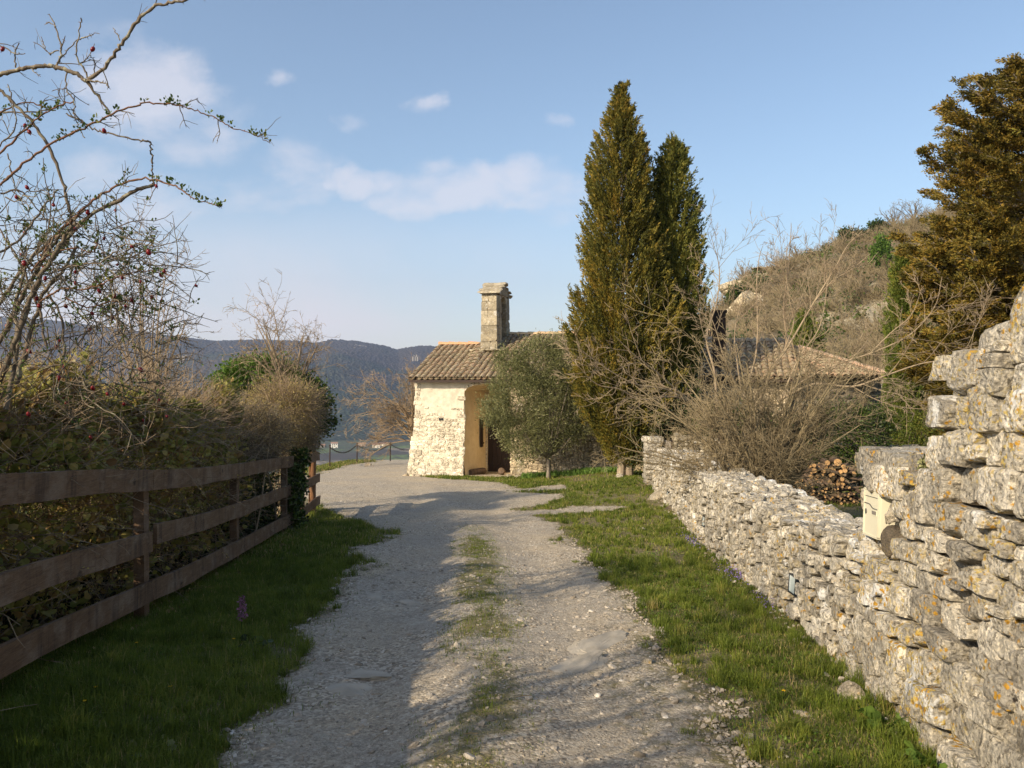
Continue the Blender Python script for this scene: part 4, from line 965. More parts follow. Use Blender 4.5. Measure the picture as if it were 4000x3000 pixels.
for s in cols[::1]:
    if s < 1.75: bt.append((s, 5.6, EZ - .2)); be.append((s, 2.62, EZ + SL * 2.62))
    elif s < 9.5: bt.append((s, 7.3, EZ - .1)); be.append((s, TR, EZ + SL * TR))
    else: bt.append((s, 7.3, EZ - .1)); be.append((s, TR + .7, EZ + SL * 2.75))
tile_rows(rt, bt, be, rs, expo=.4)
roof = cbuild(rt, 'roof', M['tile'])
ut = MB(); 
def quad(mb, p): mb.add(p, [[0, 1, 2, 3]])
e = .012
quad(ut, [(-.08, -.3, EZ - .3 * SL), (1.75, -.3, EZ - .3 * SL), (1.75, 2.62, EZ + SL * 2.62 - e), (-.08, 2.62, EZ + SL * 2.62 - e)])
quad(ut, [(1.75, -.3, EZ - .3 * SL), (9.54, -.3, EZ - .3 * SL), (9.54, TR, EZ + SL * TR - e), (1.75, TR, EZ + SL * TR - e)])
quad(ut, [(9.54, -.3, EZ - .3 * SL), (12.2, -.3, EZ - .3 * SL), (12.2, 2.75, EZ + SL * 2.75 - e), (9.54, 2.75, EZ + SL * 2.75 - e)])
quad(ut, [(-.25, 5.6, EZ - .25), (1.75, 5.6, EZ - .25), (1.75, 2.62, EZ + SL * 2.62 - e), (-.25, 2.62, EZ + SL * 2.62 - e)])
quad(ut, [(1.75, 7.3, EZ - .15), (9.54, 7.3, EZ - .15), (9.54, TR, EZ + SL * TR - e), (1.75, TR, EZ + SL * TR - e)])
ut.add([(-.02, 0, 3.2), (-.02, 5.2, 3.2), (-.02, 2.62, EZ + SL * 2.62 - .03)], [[0, 1, 2]]); ut.add([(1.76, 1.5, 3.2), (1.76, 6.5, 3.2), (1.76, TR, EZ + SL * TR - .03)], [[0, 1, 2]])
cbuild(ut, 'roof_boards', M['old_wood'], roof)
fb = MB(); fb.box((6.1, -.30, EZ - .34 * SL - .02), (6.2, .014, .035)); fb.box((-.11, 1.2, 3.9), (.02, 1.55, .03), Matrix.Rotation(math.atan(SL), 3, 'X')); cbuild(fb, 'eave_board', M['iron'], roof)
def ridge_line(p0, p1, mat, name, n_len=.38, jit=.02):
    mb = MB(); p0 = np.array(p0, float); p1 = np.array(p1, float); L = np.linalg.norm(p1 - p0); d = (p1 - p0) / L; n = int(L / n_len); k = np.arange(n)
    P = p0 + np.outer(k * n_len, d) + np.array([0, 0, .03]) + rs.uniform(-jit, jit, (n, 3)) * np.array([0, 1, .4]); x = unit(np.cross(d, [0, 0, 1.])); up = np.cross(x, d)
    Mx = np.stack([np.broadcast_to(x, (n, 3)) * 1.35, np.broadcast_to(d - up * .03, (n, 3)), np.broadcast_to(up, (n, 3)) * 1.3], -1); mb.inst(HT[0], HT[1], Mx, P, rs.random(n)); return cbuild(mb, name, mat, roof)
o = ridge_line((-.10, 2.62, EZ + SL * 2.62 + .02), (1.75, 2.62, EZ + SL * 2.62 + .02), M['tile_new'], 'ridge_tiles'); tag(o, 'bright orange new ridge tiles over the porch')
o = ridge_line((2.3, TR, EZ + SL * TR + .02), (9.6, TR, EZ + SL * TR + .02), M['tile_pale'], 'ridge_tiles'); tag(o, 'pale weathered ridge tiles on the nave')
ridge_line((9.6, TR, EZ + SL * 2.75 + .05), (11.9, TR, EZ + SL * 2.75 - .1), M['tile_pale'], 'ridge_tiles')
# conical apse roof
ct = MB(); S_, E_ = [], []; apex = np.array([ac[0] - .1, ac[1], EZ + SL * 2.75 - .02])
for q in np.linspace(-np.pi / 2, np.pi / 2, 52):
    S_.append((ac[0] + 3.42 * math.cos(q), ac[1] + 3.42 * math.sin(q) , EZ - .06)); E_.append(tuple(apex + np.array([.45 * math.cos(q), .45 * math.sin(q), -.15])))
tile_rows(ct, S_, E_, rs, width=.19); cbuild(ct, 'apse_roof', M['tile'])
cu = MB(); V = [tuple(apex - np.array([0, 0, .05]))] + [(ac[0] + 3.4 * math.cos(q), ac[1] + 3.4 * math.sin(q), EZ - .09) for q in th]; cu.add(V, [[0, i + 1, i + 2] for i in range(len(th) - 1)])
cu.add(V[1:], [list(range(len(th)))]); cbuild(cu, 'apse_roof_boards', M['old_wood'])
vg = MB(); k = np.arange(11); q = -.55
for qq in (-.50, -.36):
    a = np.array([ac[0] + 3.44 * math.cos(qq), ac[1] + 3.44 * math.sin(qq), EZ - .0]); L = np.linalg.norm(apex - a); d = (apex - a) / L; x = unit(np.cross(d, [0, 0, 1.])); up = np.cross(x, d)
    vg.inst(HT[0], HT[1], np.stack([np.broadcast_to(x, (8, 3)), np.broadcast_to(d, (8, 3)), np.broadcast_to(up, (8, 3))], -1), a + np.outer(np.arange(8) * .36, d) + up * .05, rs.random(8))
cbuild(vg, 'repaired_tiles', M['tile_pink'])
# ---- bell gable
bg_ = MB(); S0, S1, T0, T1, ZB, ZTp = 1.76, 2.30, 1.95, 3.55, 3.75, 6.27
def frus(mb, s0, s1, t0, t1, z0, z1, k=.0):
    V = []
    for z in (z0, z1):
        f = k * (ZTp - z) / (ZTp - ZB)
        V += [(s0 - f, t0 - f, z), (s1 + f, t0 - f, z), (s1 + f, t1 + f, z), (s0 - f, t1 + f, z)]
    mb.add(V, [[0, 1, 5, 4], [1, 2, 6, 5], [2, 3, 7, 6], [3, 0, 4, 7], [4, 5, 6, 7]])
frus(bg_, S0, S1 - .17, T0 + .02, T1 - .02, ZB, ZTp + .15, .05); bgc = cbuild(bg_, 'bell_gable_core', M['stone_bell'])
bs = MB()
def block2(mb, c, h, smooth=.9): 
    V = cut_rocks(1, CSX[0], rs, 5, 1.3, 1.6, .0); mb.inst(V, CSX[1], np.diag([h[0] * .995, h[1] * .995, h[2] * .985])[None], np.array([c]) + rs.uniform(-.005, .005, (1, 3)), rs.random(1))
z = ZB
while z < ZTp - .05:
    h = rs.uniform(.11, .16); f = .05 * (ZTp - z) / (ZTp - ZB)
    if z + 2 * h > ZTp: h = (ZTp - z) / 2
    zc = z + h
    k = rs.uniform(.35, .65) if rs.random() < .6 else 1.0
    W_ = (S1 - S0) + 2 * f
    if k < 1:
        block2(bs, (S0 - f + W_ * k / 2, T0 + .12 - f, zc), (W_ * k / 2, .16, h)); block2(bs, (S0 - f + W_ * (1 + k) / 2, T0 + .12 - f, zc), (W_ * (1 - k) / 2, .16, h))
    else: block2(bs, (S0 - f + W_ / 2, T0 + .12 - f, zc), (W_ / 2, .16, h))
    for (t_, ht) in ((T0 + .38, .12), (T1 - .22 + f, .24)): block2(bs, (S1 - .14 + f, t_, zc), (.16, ht, h))
    block2(bs, (S0 + .14 - f, T1 - .4, zc), (.16, .4, h)); z += 2 * h
# arched head of the closed bell opening
TC = (T0 + .50 + T1 - .46) / 2
for q in np.linspace(.12, np.pi - .12, 9): block2(bs, (S1 - .13, TC - .48 * math.cos(q), ZTp - .30 + .40 * math.sin(q)), (.15, .105, .115))
cbuild(bs, 'bell_gable', M['stone_bell'], bgc)
bi = MB(); z = ZB
rs2 = RNG(77)
while z < ZTp - .1:
    h = rs2.uniform(.06, .14)
    if not (5.35 < z < 5.46): block2(bi, (S1 - .19, TC, z + h), (.06, .42, h))
    z += 2 * h
cbuild(bi, 'bell_niche_infill', M['stone_nave'], bgc)
h = MB(); h.box((S1 - .125, TC - .05, 5.42), (.012, .26, .05)); cbuild(h, 'niche_slot', M['glass_dark'], bgc)
cp = MB()
for sd in (-1, 1):
    for k in range(4):
        t_ = TC + sd * (.13 + k * .24); zc = ZTp + .52 - (.13 + k * .24) * .50
        for ss in (-.19, .19):
            V = cut_rocks(1, CS5[0], rs, 9, .75, .98, .03); R = np.array(Matrix.Rotation(-sd * .46, 3, 'X')); cp.inst(V, CS5[1], (R * np.array([.255, .15, .035])[None])[None], np.array([[(S0 + S1) / 2 + ss + rs.uniform(-.02, .02), t_, zc]]), rs.random(1))
cp.add([(S0 - .05, TC - 1.0, ZTp + .03), (S1 + .05, TC - 1.0, ZTp + .03), (S1 + .05, TC, ZTp + .48), (S0 - .05, TC, ZTp + .48), (S0 - .05, TC + 1.0, ZTp + .03), (S1 + .05, TC + 1.0, ZTp + .03)], [[0, 1, 2, 3], [3, 2, 5, 4], [1, 5, 2], [0, 3, 4], [0, 4, 5, 1]])
cbuild(cp, 'gable_cap', M['stone_bell'], bgc)
ft = MB()
for k in range(14):
    V = cut_rocks(1, CS3[0], rs, 9, .6, .95, .04); ft.inst(V, CS3[1], np.diag([.13, .16, .05])[None], np.array([[1.45 + .09 * k, T0 - .12 + rs.uniform(-.06, .06), EZ + SL * (T0 - .1) + .12]]), rs.random(1))
cbuild(ft, 'gable_foot_mortar', M['stone_bell'], bgc, True)
# chimney on the far part of the roof
ch = MB(); sC, tC = 9.9, .35; zc0 = 3.3; hC = 1.62
def chz(): return zc0
ch.box((sC, tC, 4.35), (.20, .17, .95)); 
for k in range(5): ch.box((sC, tC, 3.7 + k * .36), (.215, .185, .012))
co = cbuild(ch, 'chimney', M['iron']); cc_ = MB(); cc_.box((sC, tC, 5.33), (.24, .21, .03)); cbuild(cc_, 'chimney_cap', M['iron'], co)
# log and stone on the threshold
def world_of(s, t, z): c, s_ = math.cos(CR), math.sin(CR); return (CO[0] + c * s - s_ * t, CO[1] + s_ * s + c * t, CO[2] + z)
a = np.array(world_of(1.86, .25, .12)); b = np.array(world_of(2.15, .95, .13)); mb = MB()
pts = np.linspace(a, b, 7) + np.array([0, 0, 1.]) * (.02 * np.sin(np.linspace(0, 3, 7)))[:, None]; mb.tubes(pts[None], np.array([[.11, .125, .12, .115, .12, .12, .105]]), 9, cap=True)
tag(mb.build('old_log', M['old_wood'], loc=tuple(a)), 'thick weathered log lying in the doorway recess against the left reveal', 'log')
a = np.array(world_of(2.80, .9, .12)); b = np.array(world_of(2.86, .55, .2)); mb = MB(); mb.tubes(np.linspace(a, b, 5)[None], np.array([[.10, .12, .125, .12, .10]]), 9, cap=True)
tag(mb.build('old_log', M['old_wood'], loc=tuple(a)), 'short log stump standing against the right side of the chapel doorway', 'log')
# ------------------------------------------------------------------ timber fence
def foff(y): return np.interp(y, [4, 6.4, 9.4, 12.6, 15], [.0, .03, -.03, -.05, .02])
FP = [(-2.36, .6), (-2.67, 3.6), (-3.0, 6.45), (-3.28, 9.4), (-3.50, 12.2)]
fence = thing('timber_fence', 'weathered brown three-rail timber fence along the left of the lane, ivy over its far end', 'fence', (-3.0, 6.45, float(H0(-3, 6.45))))
fb_ = tuple(fence.location); rs = RNG(71)
for (x, y) in FP:
    g = float(H0(x, y) + foff(y)); mb = MB(); R = np.array(Matrix.Rotation(rs.normal(0, .02), 3, 'X') @ Matrix.Rotation(.08, 3, 'Z')); mb.box((x - .062, y, g + .49), (.042, .055, .68), R, rs.random())
    mb.build('post', M['timber'], fence, fb_)
def rail(p, q, top_off, jitz, over=.0, hh=.084):
    (x0, y0), (x1, y1) = p, q; n = 14; t = np.linspace(-over, 1 + over * .3, n); ys = y0 + (y1 - y0) * t; xs = x0 + (x1 - x0) * t; g = H0(xs, ys) + foff(ys); zt = g + top_off + jitz + .012 * np.sin(t * 3.0 + jitz * 90) + .007 * (fbm(ys * 3.1, ys * 0 + top_off * 9, 601, 3) - .5) * 2
    V = []; tilt = rs.normal(0, .01)
    for k in range(n):
        w = .006 * math.sin(k * 1.9 + jitz * 50 + top_off * 5)
        V += [(xs[k] - .016, ys[k], zt[k] - 2 * hh), (xs[k] + .016, ys[k], zt[k] - 2 * hh + w), (xs[k] + .016 + tilt, ys[k], zt[k] + w), (xs[k] - .016 + tilt, ys[k], zt[k])]
    V = np.array(V); V[:, 0] += .002; i = np.arange(n - 1)[:, None]; j = np.arange(4)[None]
    F = np.stack([i * 4 + j, i * 4 + (j + 1) % 4, (i + 1) * 4 + (j + 1) % 4, (i + 1) * 4 + j], -1).reshape(-1, 4)
    mb = MB(); mb.add(V, F, rs.random()); mb.add(V[:4], [[3, 2, 1, 0]]); mb.add(V[-4:], [[0, 1, 2, 3]]); return mb.build('rail', M['timber'], fence, fb_)
segs = [(FP[0], FP[1]), (FP[1], FP[2]), (FP[2], FP[4])]
segs = [((-2.30, .4), (-2.97, 6.42)), ((-2.98, 6.46), (-3.54, 12.6))]
JZ = {(0, 0): .0, (0, 1): -.03, (0, 2): .01, (1, 0): .0, (1, 1): .035, (1, 2): .0}
for si, (p, q) in enumerate(segs):
    for ri, to in enumerate((1.215, .735, .30)):
        pp = (p[0] - .004 * (si % 2), p[1] + (.06 if (si == 1 and ri == 1) else 0)); rail(pp, q, to, JZ[(si, ri)])
far = thing('timber_fence_end', 'sunlit end section of timber fence with two round posts beyond the ivy', 'fence', (-3.7, 14.6, float(H0(-3.7, 14.6)))); fb_ = tuple(far.location)
for (x, y, r) in ((-3.66, 13.5, .075), (-3.80, 14.85, .07)):
    g = float(H0(x, y)); mb = MB(); mb.tubes([[(x, y, g - .2), (x, y, g + .5), (x + .01, y, g + 1.2), (x + .01, y, g + 1.215)]], [[r * 1.05, r, r, r * .9]], 12, cap=True)
    mb.build('post', M['timber_round'], far, fb_)
fence_old = fence; fence = far
for to, jz in ((1.13, 0), (.70, .02), (.27, .0)): rail((-3.54, 12.85), (-3.78, 15.3), to, jz)
for (fo, posts, offs) in ((fence_old, FP[1:], (1.215, .735, .30)),):
    for (x, y) in posts:
        for to in offs:
            for dz in (-.04, -.13):
                b_ = MB(); b_.tubes([[(x + .012, y + .02, float(H0(x, y) + foff(y)) + to + dz), (x + .022, y + .02, float(H0(x, y) + foff(y)) + to + dz)]], [[.008, .007]], 8, cap=True); b_.build('bolt', M['iron'], fo, tuple(fo.location))
# ------------------------------------------------------------------ chain barrier on the terrace edge
cps = [(-7.40, 31.7), (-7.15, 36.0), (-5.85, 37.5), (-4.35, 38.3)]
cf = thing('chain_barrier', 'dark iron posts joined by sagging chain along the terrace edge', 'chain barrier', (cps[1][0], cps[1][1], gz(*cps[1]))); cb_ = tuple(cf.location)
tops = []
for (x, y) in cps:
    g = gz(x, y); mb = MB(); mb.tubes([[(x, y, g - .1), (x + .005, y, g + .45), (x + .01, y, g + .88)]], [[.028, .026, .024]], 8, cap=True)
    mb.tubes([[(x + .01, y, g + .88), (x + .01, y, g + .91), (x + .01, y, g + .94)]], [[.04, .045, .015]], 8, cap=True); mb.build('post', M['iron'], cf, cb_); tops.append((x, y, g + .84))
for a, b in zip(tops[:-1], tops[1:]):
    a = np.array(a); b = np.array(b); n = 34; t = np.linspace(0, 1, n); P = a + np.outer(t, b - a); P[:, 2] -= .30 * 4 * t * (1 - t); mb = MB()
    for k in range(n - 1):
        m_ = (P[k] + P[k + 1]) / 2; d = unit(P[k + 1] - P[k]); u = np.array([0, 0, 1.]) if k % 2 else unit(np.cross(d, [0, 0, 1.])); L = np.linalg.norm(P[k + 1] - P[k]) * .62
        q = np.linspace(0, 2 * np.pi, 9); ring = m_ + np.outer(np.cos(q) * L, d) + np.outer(np.sin(q) * .03, u); mb.tubes(ring[None], np.full((1, 9), .009), 4)
    mb.build('chain', M['iron'], cf, cb_)
# ------------------------------------------------------------------ log pile: every log its own object
rs = RNG(81)
def log_mesh(r, L, seed):
    rr = RNG(seed); n = 10; a = np.linspace(0, 2 * np.pi, n, endpoint=False); rad = r * (1 + .08 * rr.normal(size=n)); bend = rr.normal(0, r * .3, 2); V = []
    K = 5
    for k in range(K):
        t = k / (K - 1); V += [((rad[i] * math.cos(a[i]) + bend[0] * math.sin(t * 3.1)), t * L - L / 2, rad[i] * math.sin(a[i]) + bend[1] * math.sin(t * 3.1)) for i in range(n)]
    mb = MB(); F = [[k * n + i, k * n + (i + 1) % n, (k + 1) * n + (i + 1) % n, (k + 1) * n + i] for k in range(K - 1) for i in range(n)]
    mb.add(V, F); mb.add(V[:n], [list(range(n))], 0, 1); mb.add(V[-n:], [list(range(n))[::-1]], 0, 1); return mb
protos = {}
for kind, rr_, LL in (('thick', .062, .5), ('medium', .036, .55), ('thin', .021, .62)):
    protos[kind] = [log_mesh(rr_, LL, 90 + i).build('log', [M['log_bark'], M['cut_wood']], coll=False) for i in range(4)]
LX, LY = 6.12, 15.5
ORD = ['first', 'second', 'third', 'fourth', 'fifth', 'sixth', 'seventh', 'eighth', 'ninth', 'tenth', 'eleventh', 'twelfth', 'thirteenth', 'fourteenth', 'fifteenth', 'sixteenth', 'seventeenth', 'eighteenth', 'nineteenth', 'twentieth']
def lab(kind, i, r): return kind + ', ' + ORD[i] + ' from left, ' + ('lowest' if r == 0 else ORD[r]) + ' layer of firewood pile'
def add_log(kind, x, y, z, rz, rx, label, sc=1.0):
    src = protos[kind][rs.integers(4)]; o = src.copy(); COL.objects.link(o); o.location = (x, y, z); o.rotation_euler = (rx, rs.uniform(0, 6), rz); o.rotation_mode = 'YXZ'; o.scale = (sc, 1, sc)
    return tag(o, label, 'log', 'logs in the firewood pile')
gp = float(H(np.array([LX]), np.array([LY]))[0]) - .02
z = gp + .03; row = 0
while z < gp + .40:
    halfw = .80 - .35 * (z - gp); x = LX - halfw + .05; i = 0
    while x < LX + halfw * .95 and i < 20:
        if rs.random() < .70: add_log('thin', x, LY + rs.uniform(-.12, .08), z + rs.uniform(-.01, .012), rs.normal(-.15, .22), rs.normal(0, .08), lab('thin log with small cut end', i, row), rs.uniform(.75, 1.25)); x += .075
        else: add_log('thin', x, LY - .1 + rs.uniform(-.1, .1), z + .02, rs.uniform(.9, 2.2), rs.normal(0, .12), lab('thin stick lying crosswise', i, row), rs.uniform(.6, 1.0)); x += .095
        i += 1
    z += .058; row += 1
while z < gp + .76:
    f = (z - gp - .40) / .36; xl = LX - .55 + .42 * f; xr = LX + .62 - .05 * f; x = xl; i = 0
    while x < xr:
        if rs.random() < .72: add_log('medium', x, LY + rs.uniform(-.1, .1), z + rs.uniform(-.01, .015), rs.normal(-.18, .22), rs.normal(0, .06), lab('medium log with pale round end', i, row), rs.uniform(.7, 1.2)); x += .088
        else: add_log('thin', x, LY - .12, z + .03, rs.uniform(.8, 2.2), rs.normal(0, .15), lab('thin stick lying crosswise', i, row), 1.1); x += .06
        i += 1
    z += .078; row += 1
for (x, zz, k, s_, lb) in ((LX + .26, .86, 'thick', 1.15, 'thickest log with bright round cut end, top right of the firewood pile'), (LX + .06, .85, 'thick', .82, 'second log from the right on top of the firewood pile'), (LX - .20, .80, 'medium', 1.15, 'log with pale end at the left of the top row of the firewood pile'),
    (LX + .40, .70, 'thick', .75, 'round log just below the thickest one at the right side of the firewood pile'), (LX - .20, .70, 'medium', 1.3, 'log directly under the left one of the top row of the firewood pile')):
    add_log(k, x, LY - .08, gp + zz, -.2, .0, lb, s_)
for k in range(6): add_log('thin', LX - .42 + .07 * k, LY - .15, gp + .62 - .02 * k, .25 + .05 * k, .75 - .1 * k, 'brown stick propped slanting at the upper left of the firewood pile, ' + ORD[k] + ' from the left', 1.3)
for k, (x, zz) in enumerate(((LX - .05, .72), (LX + .12, .66))): add_log('medium', x, LY - .25, gp + zz, 1.25 + .25 * k, .22, 'long sloping log across the face of the firewood pile, ' + ('upper' if k == 0 else 'lower') + ' of two', .9)
# ------------------------------------------------------------------ houses on the valley slope
def house(name, label, u, v_, d, w, dp, h, wc, roofc, rz=0.2, wins=((-.25, .62), (.2, .62), (-.25, .25), (.2, .25)), floors=2):
    x = (u - 2000) / 3050 * d; zb = float(valley_h(np.array([math.atan2(x, d)]), np.array([math.hypot(x, d)]))[0]) - .5; base = (x, d, zb)
    t = thing(name, label, 'house', base, rz, 'far houses on the valley slope')
    def loc_build(mb, nm, mat, par=None): o = mb.build(nm, mat); o.parent = par or t; return o
    wm = MB(); wm.box((0, 0, h / 2 - 6), (w / 2, dp / 2, h / 2 + 6)); wm.add([(-w/2, -dp/2, h), (-w/2, dp/2, h), (-w/2, 0, h + dp * .2), (w/2, -dp/2, h), (w/2, dp/2, h), (w/2, 0, h + dp * .2)], [[0, 2, 1], [3, 4, 5]]); wall = loc_build(wm, 'wall', wc)
    r = MB(); e = .5
    for sg in (-1, 1):
        V = [(-w/2 - e, sg * (dp/2 + e), h - e * .4), (w/2 + e, sg * (dp/2 + e), h - e * .4), (w/2 + e, 0, h + dp * .2 + .15), (-w/2 - e, 0, h + dp * .2 + .15)]; V += [(a, b, c + .35) for a, b, c in V]
        r.add(V, [[0,1,2,3],[4,5,6,7],[0,1,5,4],[1,2,6,5],[2,3,7,6],[3,0,4,7]])
    loc_build(r, 'roof', roofc)
    for (a, b) in wins: m_ = MB(); m_.box((a * w, -dp / 2, b * h), (w * .07, .12, h * .09)); loc_build(m_, 'window', M['glass_dark'])
WC = simple('far_cream_render', (.62,.55,.43)); WC2 = simple('far_white_render', (.74,.70,.60)); RC_ = simple('far_roof_tiles', (.33,.19,.12), (.25,.16,.11), 1)
house('house', 'tall pale three-storey house standing out on the valley slope, left of the others', 1306, 1750, 1500, 12.5, 9, 9.5, WC2, RC_, .25, ((-.28, .78), (.0, .78), (.28, .78), (-.28, .45), (.05, .45), (-.28, .15), (.28, .15)))
house('house', 'long low farm building at the left of the pale tall house in the valley', 1248, 1742, 1520, 22, 9, 4.5, simple('far_grey_render', (.22,.19,.16)), RC_, .1, ((-.3, .5), (0, .5), (.3, .5)))
house('house', 'cream house behind the bare twigs between the second and third chain posts', 1470, 1757, 1500, 15, 9, 7, WC, RC_, .1)
house('house', 'low tan house just right of the third chain post', 1500, 1745, 1545, 17, 9, 5, WC, RC_, -.1)
house('house', 'small grey-walled house left of the cream one behind the bare twigs', 1413, 1745, 1545, 16, 9, 5.5, simple('far_tan_render', (.36,.28,.22)), RC_, .0)
# ruin on the far hill
RUIN = simple('ruin_stone', (.36,.32,.26)); d = 3150; x = (1622 - 2000) / 3050 * d; zz = 1.6 + (1500 - 1397) / 3050 * d
rt_ = thing('ruined_castle', 'tiny pale ruin with two broken towers on the far hill above the chapel porch', 'ruin', (x, d, zz))
for nm, (a, w_, h_) in (('tower', (-4, 2.4, 8)), ('tower', (5, 1.8, 11)), ('wall', (0, 12, 3.5))): m_ = MB(); m_.box((a, 0, h_ / 2 - 15), (w_, 3, h_ / 2 + 15)); m_.box((a - w_ * .4, 0, h_ + 1), (w_ * .4, 3, 1.6)); o = m_.build(nm, RUIN); o.parent = rt_
# ------------------------------------------------------------------ cypresses and conifers
def plume_tree(name, label, base, prof, mat, seed, n_plumes, leaf=.05, plume_len=.8, per=46, steep=2.2, squash=.9, bark='trunk_cypress', trunk_h=.8, trunk_r=.13, stems=1, noise=.22, sp=.085, fill_in=.35, lean=None):
    """prof: list of (z above base, left half width, right half width)"""
    rr = RNG(seed); prof = np.array(prof, float); bx, by, bz = base; z0, z1 = prof[0, 0], prof[-1, 0]
    area = (prof[:, 1] + prof[:, 2] + .25); cz = np.linspace(z0, z1, 200); wa = np.interp(cz, prof[:, 0], area); cdf = np.cumsum(wa); cdf /= cdf[-1]
    z = np.interp(rr.random(n_plumes), cdf, cz); th = rr.uniform(0, 2 * np.pi, n_plumes)
    L = np.interp(z, prof[:, 0], prof[:, 1]); R_ = np.interp(z, prof[:, 0], prof[:, 2]); cxs = (R_ - L) / 2; hw = (R_ + L) / 2
    lump = 1 + noise * (fbm(th * 1.4 + seed, z * .9, seed, 3) - .55) * 2
    r = hw * np.where(rr.random(n_plumes) < fill_in, rr.uniform(.35, .85, n_plumes), rr.uniform(.86, 1.04, n_plumes)) * lump
    out = np.stack([np.cos(th), np.sin(th) * squash, 0 * th], -1)
    pl = plume_len * rr.uniform(.55, 1.25, n_plumes) * np.where(rr.random(n_plumes) < .07, 1.8, 1.0) * np.clip(hw / hw.max() + .35, .4, 1)
    d = unit(out * rr.uniform(.5, 1.1, (n_plumes, 1)) + np.array([0, 0, steep]) * rr.uniform(.7, 1.2, (n_plumes, 1)))
    P0 = np.stack([cxs, 0 * z, z], -1) + out * r[:, None] - d * pl[:, None] * .70
    P0[:, 2] = np.maximum(P0[:, 2], z0 - .1)
    t = rr.uniform(0, 1, (n_plumes, per)) ** .8
    Pl = P0[:, None] + d[:, None] * (t * pl[:, None])[..., None] + out[:, None] * (t ** 2 * .10 * pl[:, None])[..., None]
    Pl = Pl + rr.normal(size=Pl.shape) * (sp * (1.15 - t * .8))[..., None]
    N = n_plumes * per; Pf = Pl.reshape(-1, 3); ax = np.repeat(d * .9 + out * .55, per, axis=0)
    tone = np.clip(rr.normal(.48, .17, n_plumes) + .25 * (fbm(th * 2, z * 1.2, seed + 3) - .5) * 2, 0, 1); rnd = np.clip(np.repeat(tone, per) + rr.normal(0, .14, N), 0, 1)
    mb = MB(); mb.inst(LEAF4[0], LEAF4[1], leaf_frames(N, rr, ax, leaf * 1.25 * rr.uniform(.6, 1.5, N), .36, .42, .1), Pf + np.array(base), rnd)
    t_ = thing(name, label, 'tree', base); mb.build('crown', mat, t_, base)
    tm = MB()
    for k in range(stems):
        o = (k - (stems - 1) / 2) * .22; n = 9; zz = np.linspace(-.2, z1 * .8, n); pts = np.stack([np.full(n, o) * np.clip(1 - zz / z1 * .6, .3, 1) + .03 * np.sin(zz * 1.3 + k), .03 * np.cos(zz + k), zz], -1) + np.array(base)
        tm.tubes(pts[None], (trunk_r * np.linspace(1.15, .15, n))[None], 9)
    # limbs carrying the foliage
    m_ = min(140, n_plumes); Q = P0[:m_] + d[:m_] * .2; S = np.stack([np.zeros(m_), np.zeros(m_), np.maximum(Q[:, 2] - .5, .3)], -1); pts = np.stack([S, (S + Q) / 2 + np.array([0, 0, -.08]), Q], 1) + np.array(base)
    tm.tubes(pts, np.stack([np.full(m_, .03), np.full(m_, .02), np.full(m_, .008)], -1), 4)
    tm.build('trunk', M[bark], t_, base); return t_
b1 = (3.20, 22.1, gz(3.2, 22.1)); k = 22.1 / 3050
def pz(v, y, b): return 1.6 + (1500 - v) / 3050 * y - b[2]
def prof_from(rows, y, b, u0): return sorted([(pz(v, y, b), max(.02, (u0 - l) * y / 3050), max(.02, (r - u0) * y / 3050)) for v, l, r in rows])
u0 = 2440
plume_tree('cypress', 'tall russet-green cypress with twin pale trunks, tallest tree beside the chapel', b1,
    prof_from([(330,2416,2442),(400,2402,2448),(470,2368,2472),(560,2340,2512),(700,2315,2535),(850,2308,2560),(980,2298,2585),(1100,2272,2600),(1240,2240,2612),(1350,2236,2620),(1500,2232,2620),(1600,2265,2600),(1700,2320,2570),(1760,2370,2540),(1800,2400,2490)], 22.1, b1, u0), M['leaf_cypress'], 101, 2500, .064, .85, 82, 2.0, stems=2, trunk_r=.11, noise=.42, sp=.052)
b2 = (4.78, 22.9, gz(4.78, 22.9))
plume_tree('cypress', 'dark green cypress close behind the taller russet one', b2,
    prof_from([(545,2618,2650),(600,2598,2662),(680,2560,2678),(760,2540,2700),(850,2530,2718),(950,2530,2732),(1050,2540,2738),(1200,2535,2740),(1350,2540,2725),(1500,2540,2705),(1650,2540,2690),(1760,2560,2660),(1820,2590,2640)], 22.9, b2, 2637), M['leaf_cypress_green'], 102, 1600, .064, .85, 78, 2.4, noise=.40, sp=.05)
b3 = (11.75, 23.4, -1.2)
plume_tree('cypress', 'slender bright green cypress standing left of the russet conifer', b3,
    prof_from([(968,3513,3520),(1020,3500,3535),(1100,3488,3552),(1250,3475,3570),(1400,3468,3580),(1600,3465,3585),(1720,3475,3580),(1790,3490,3560)], 23.4, b3, 3525), M['leaf_slim'], 103, 800, .062, .8, 70, 3.0, noise=.18, sp=.055)
b3b = (12.9, 30.5, -1.6)
b3 = (9.9, 36.0, -1.5)
plume_tree('cypress', 'small green cypress tip showing over the chapel roof', (13.55, 36.0, -1.5),
    prof_from([(1212,3128,3136),(1260,3105,3155),(1320,3088,3178),(1450,3078,3190),(1650,3080,3190)], 36, (0, 0, -1.5), 3132), M['leaf_slim'], 104, 380, .12, .9, 50, 3.0, sp=.08)
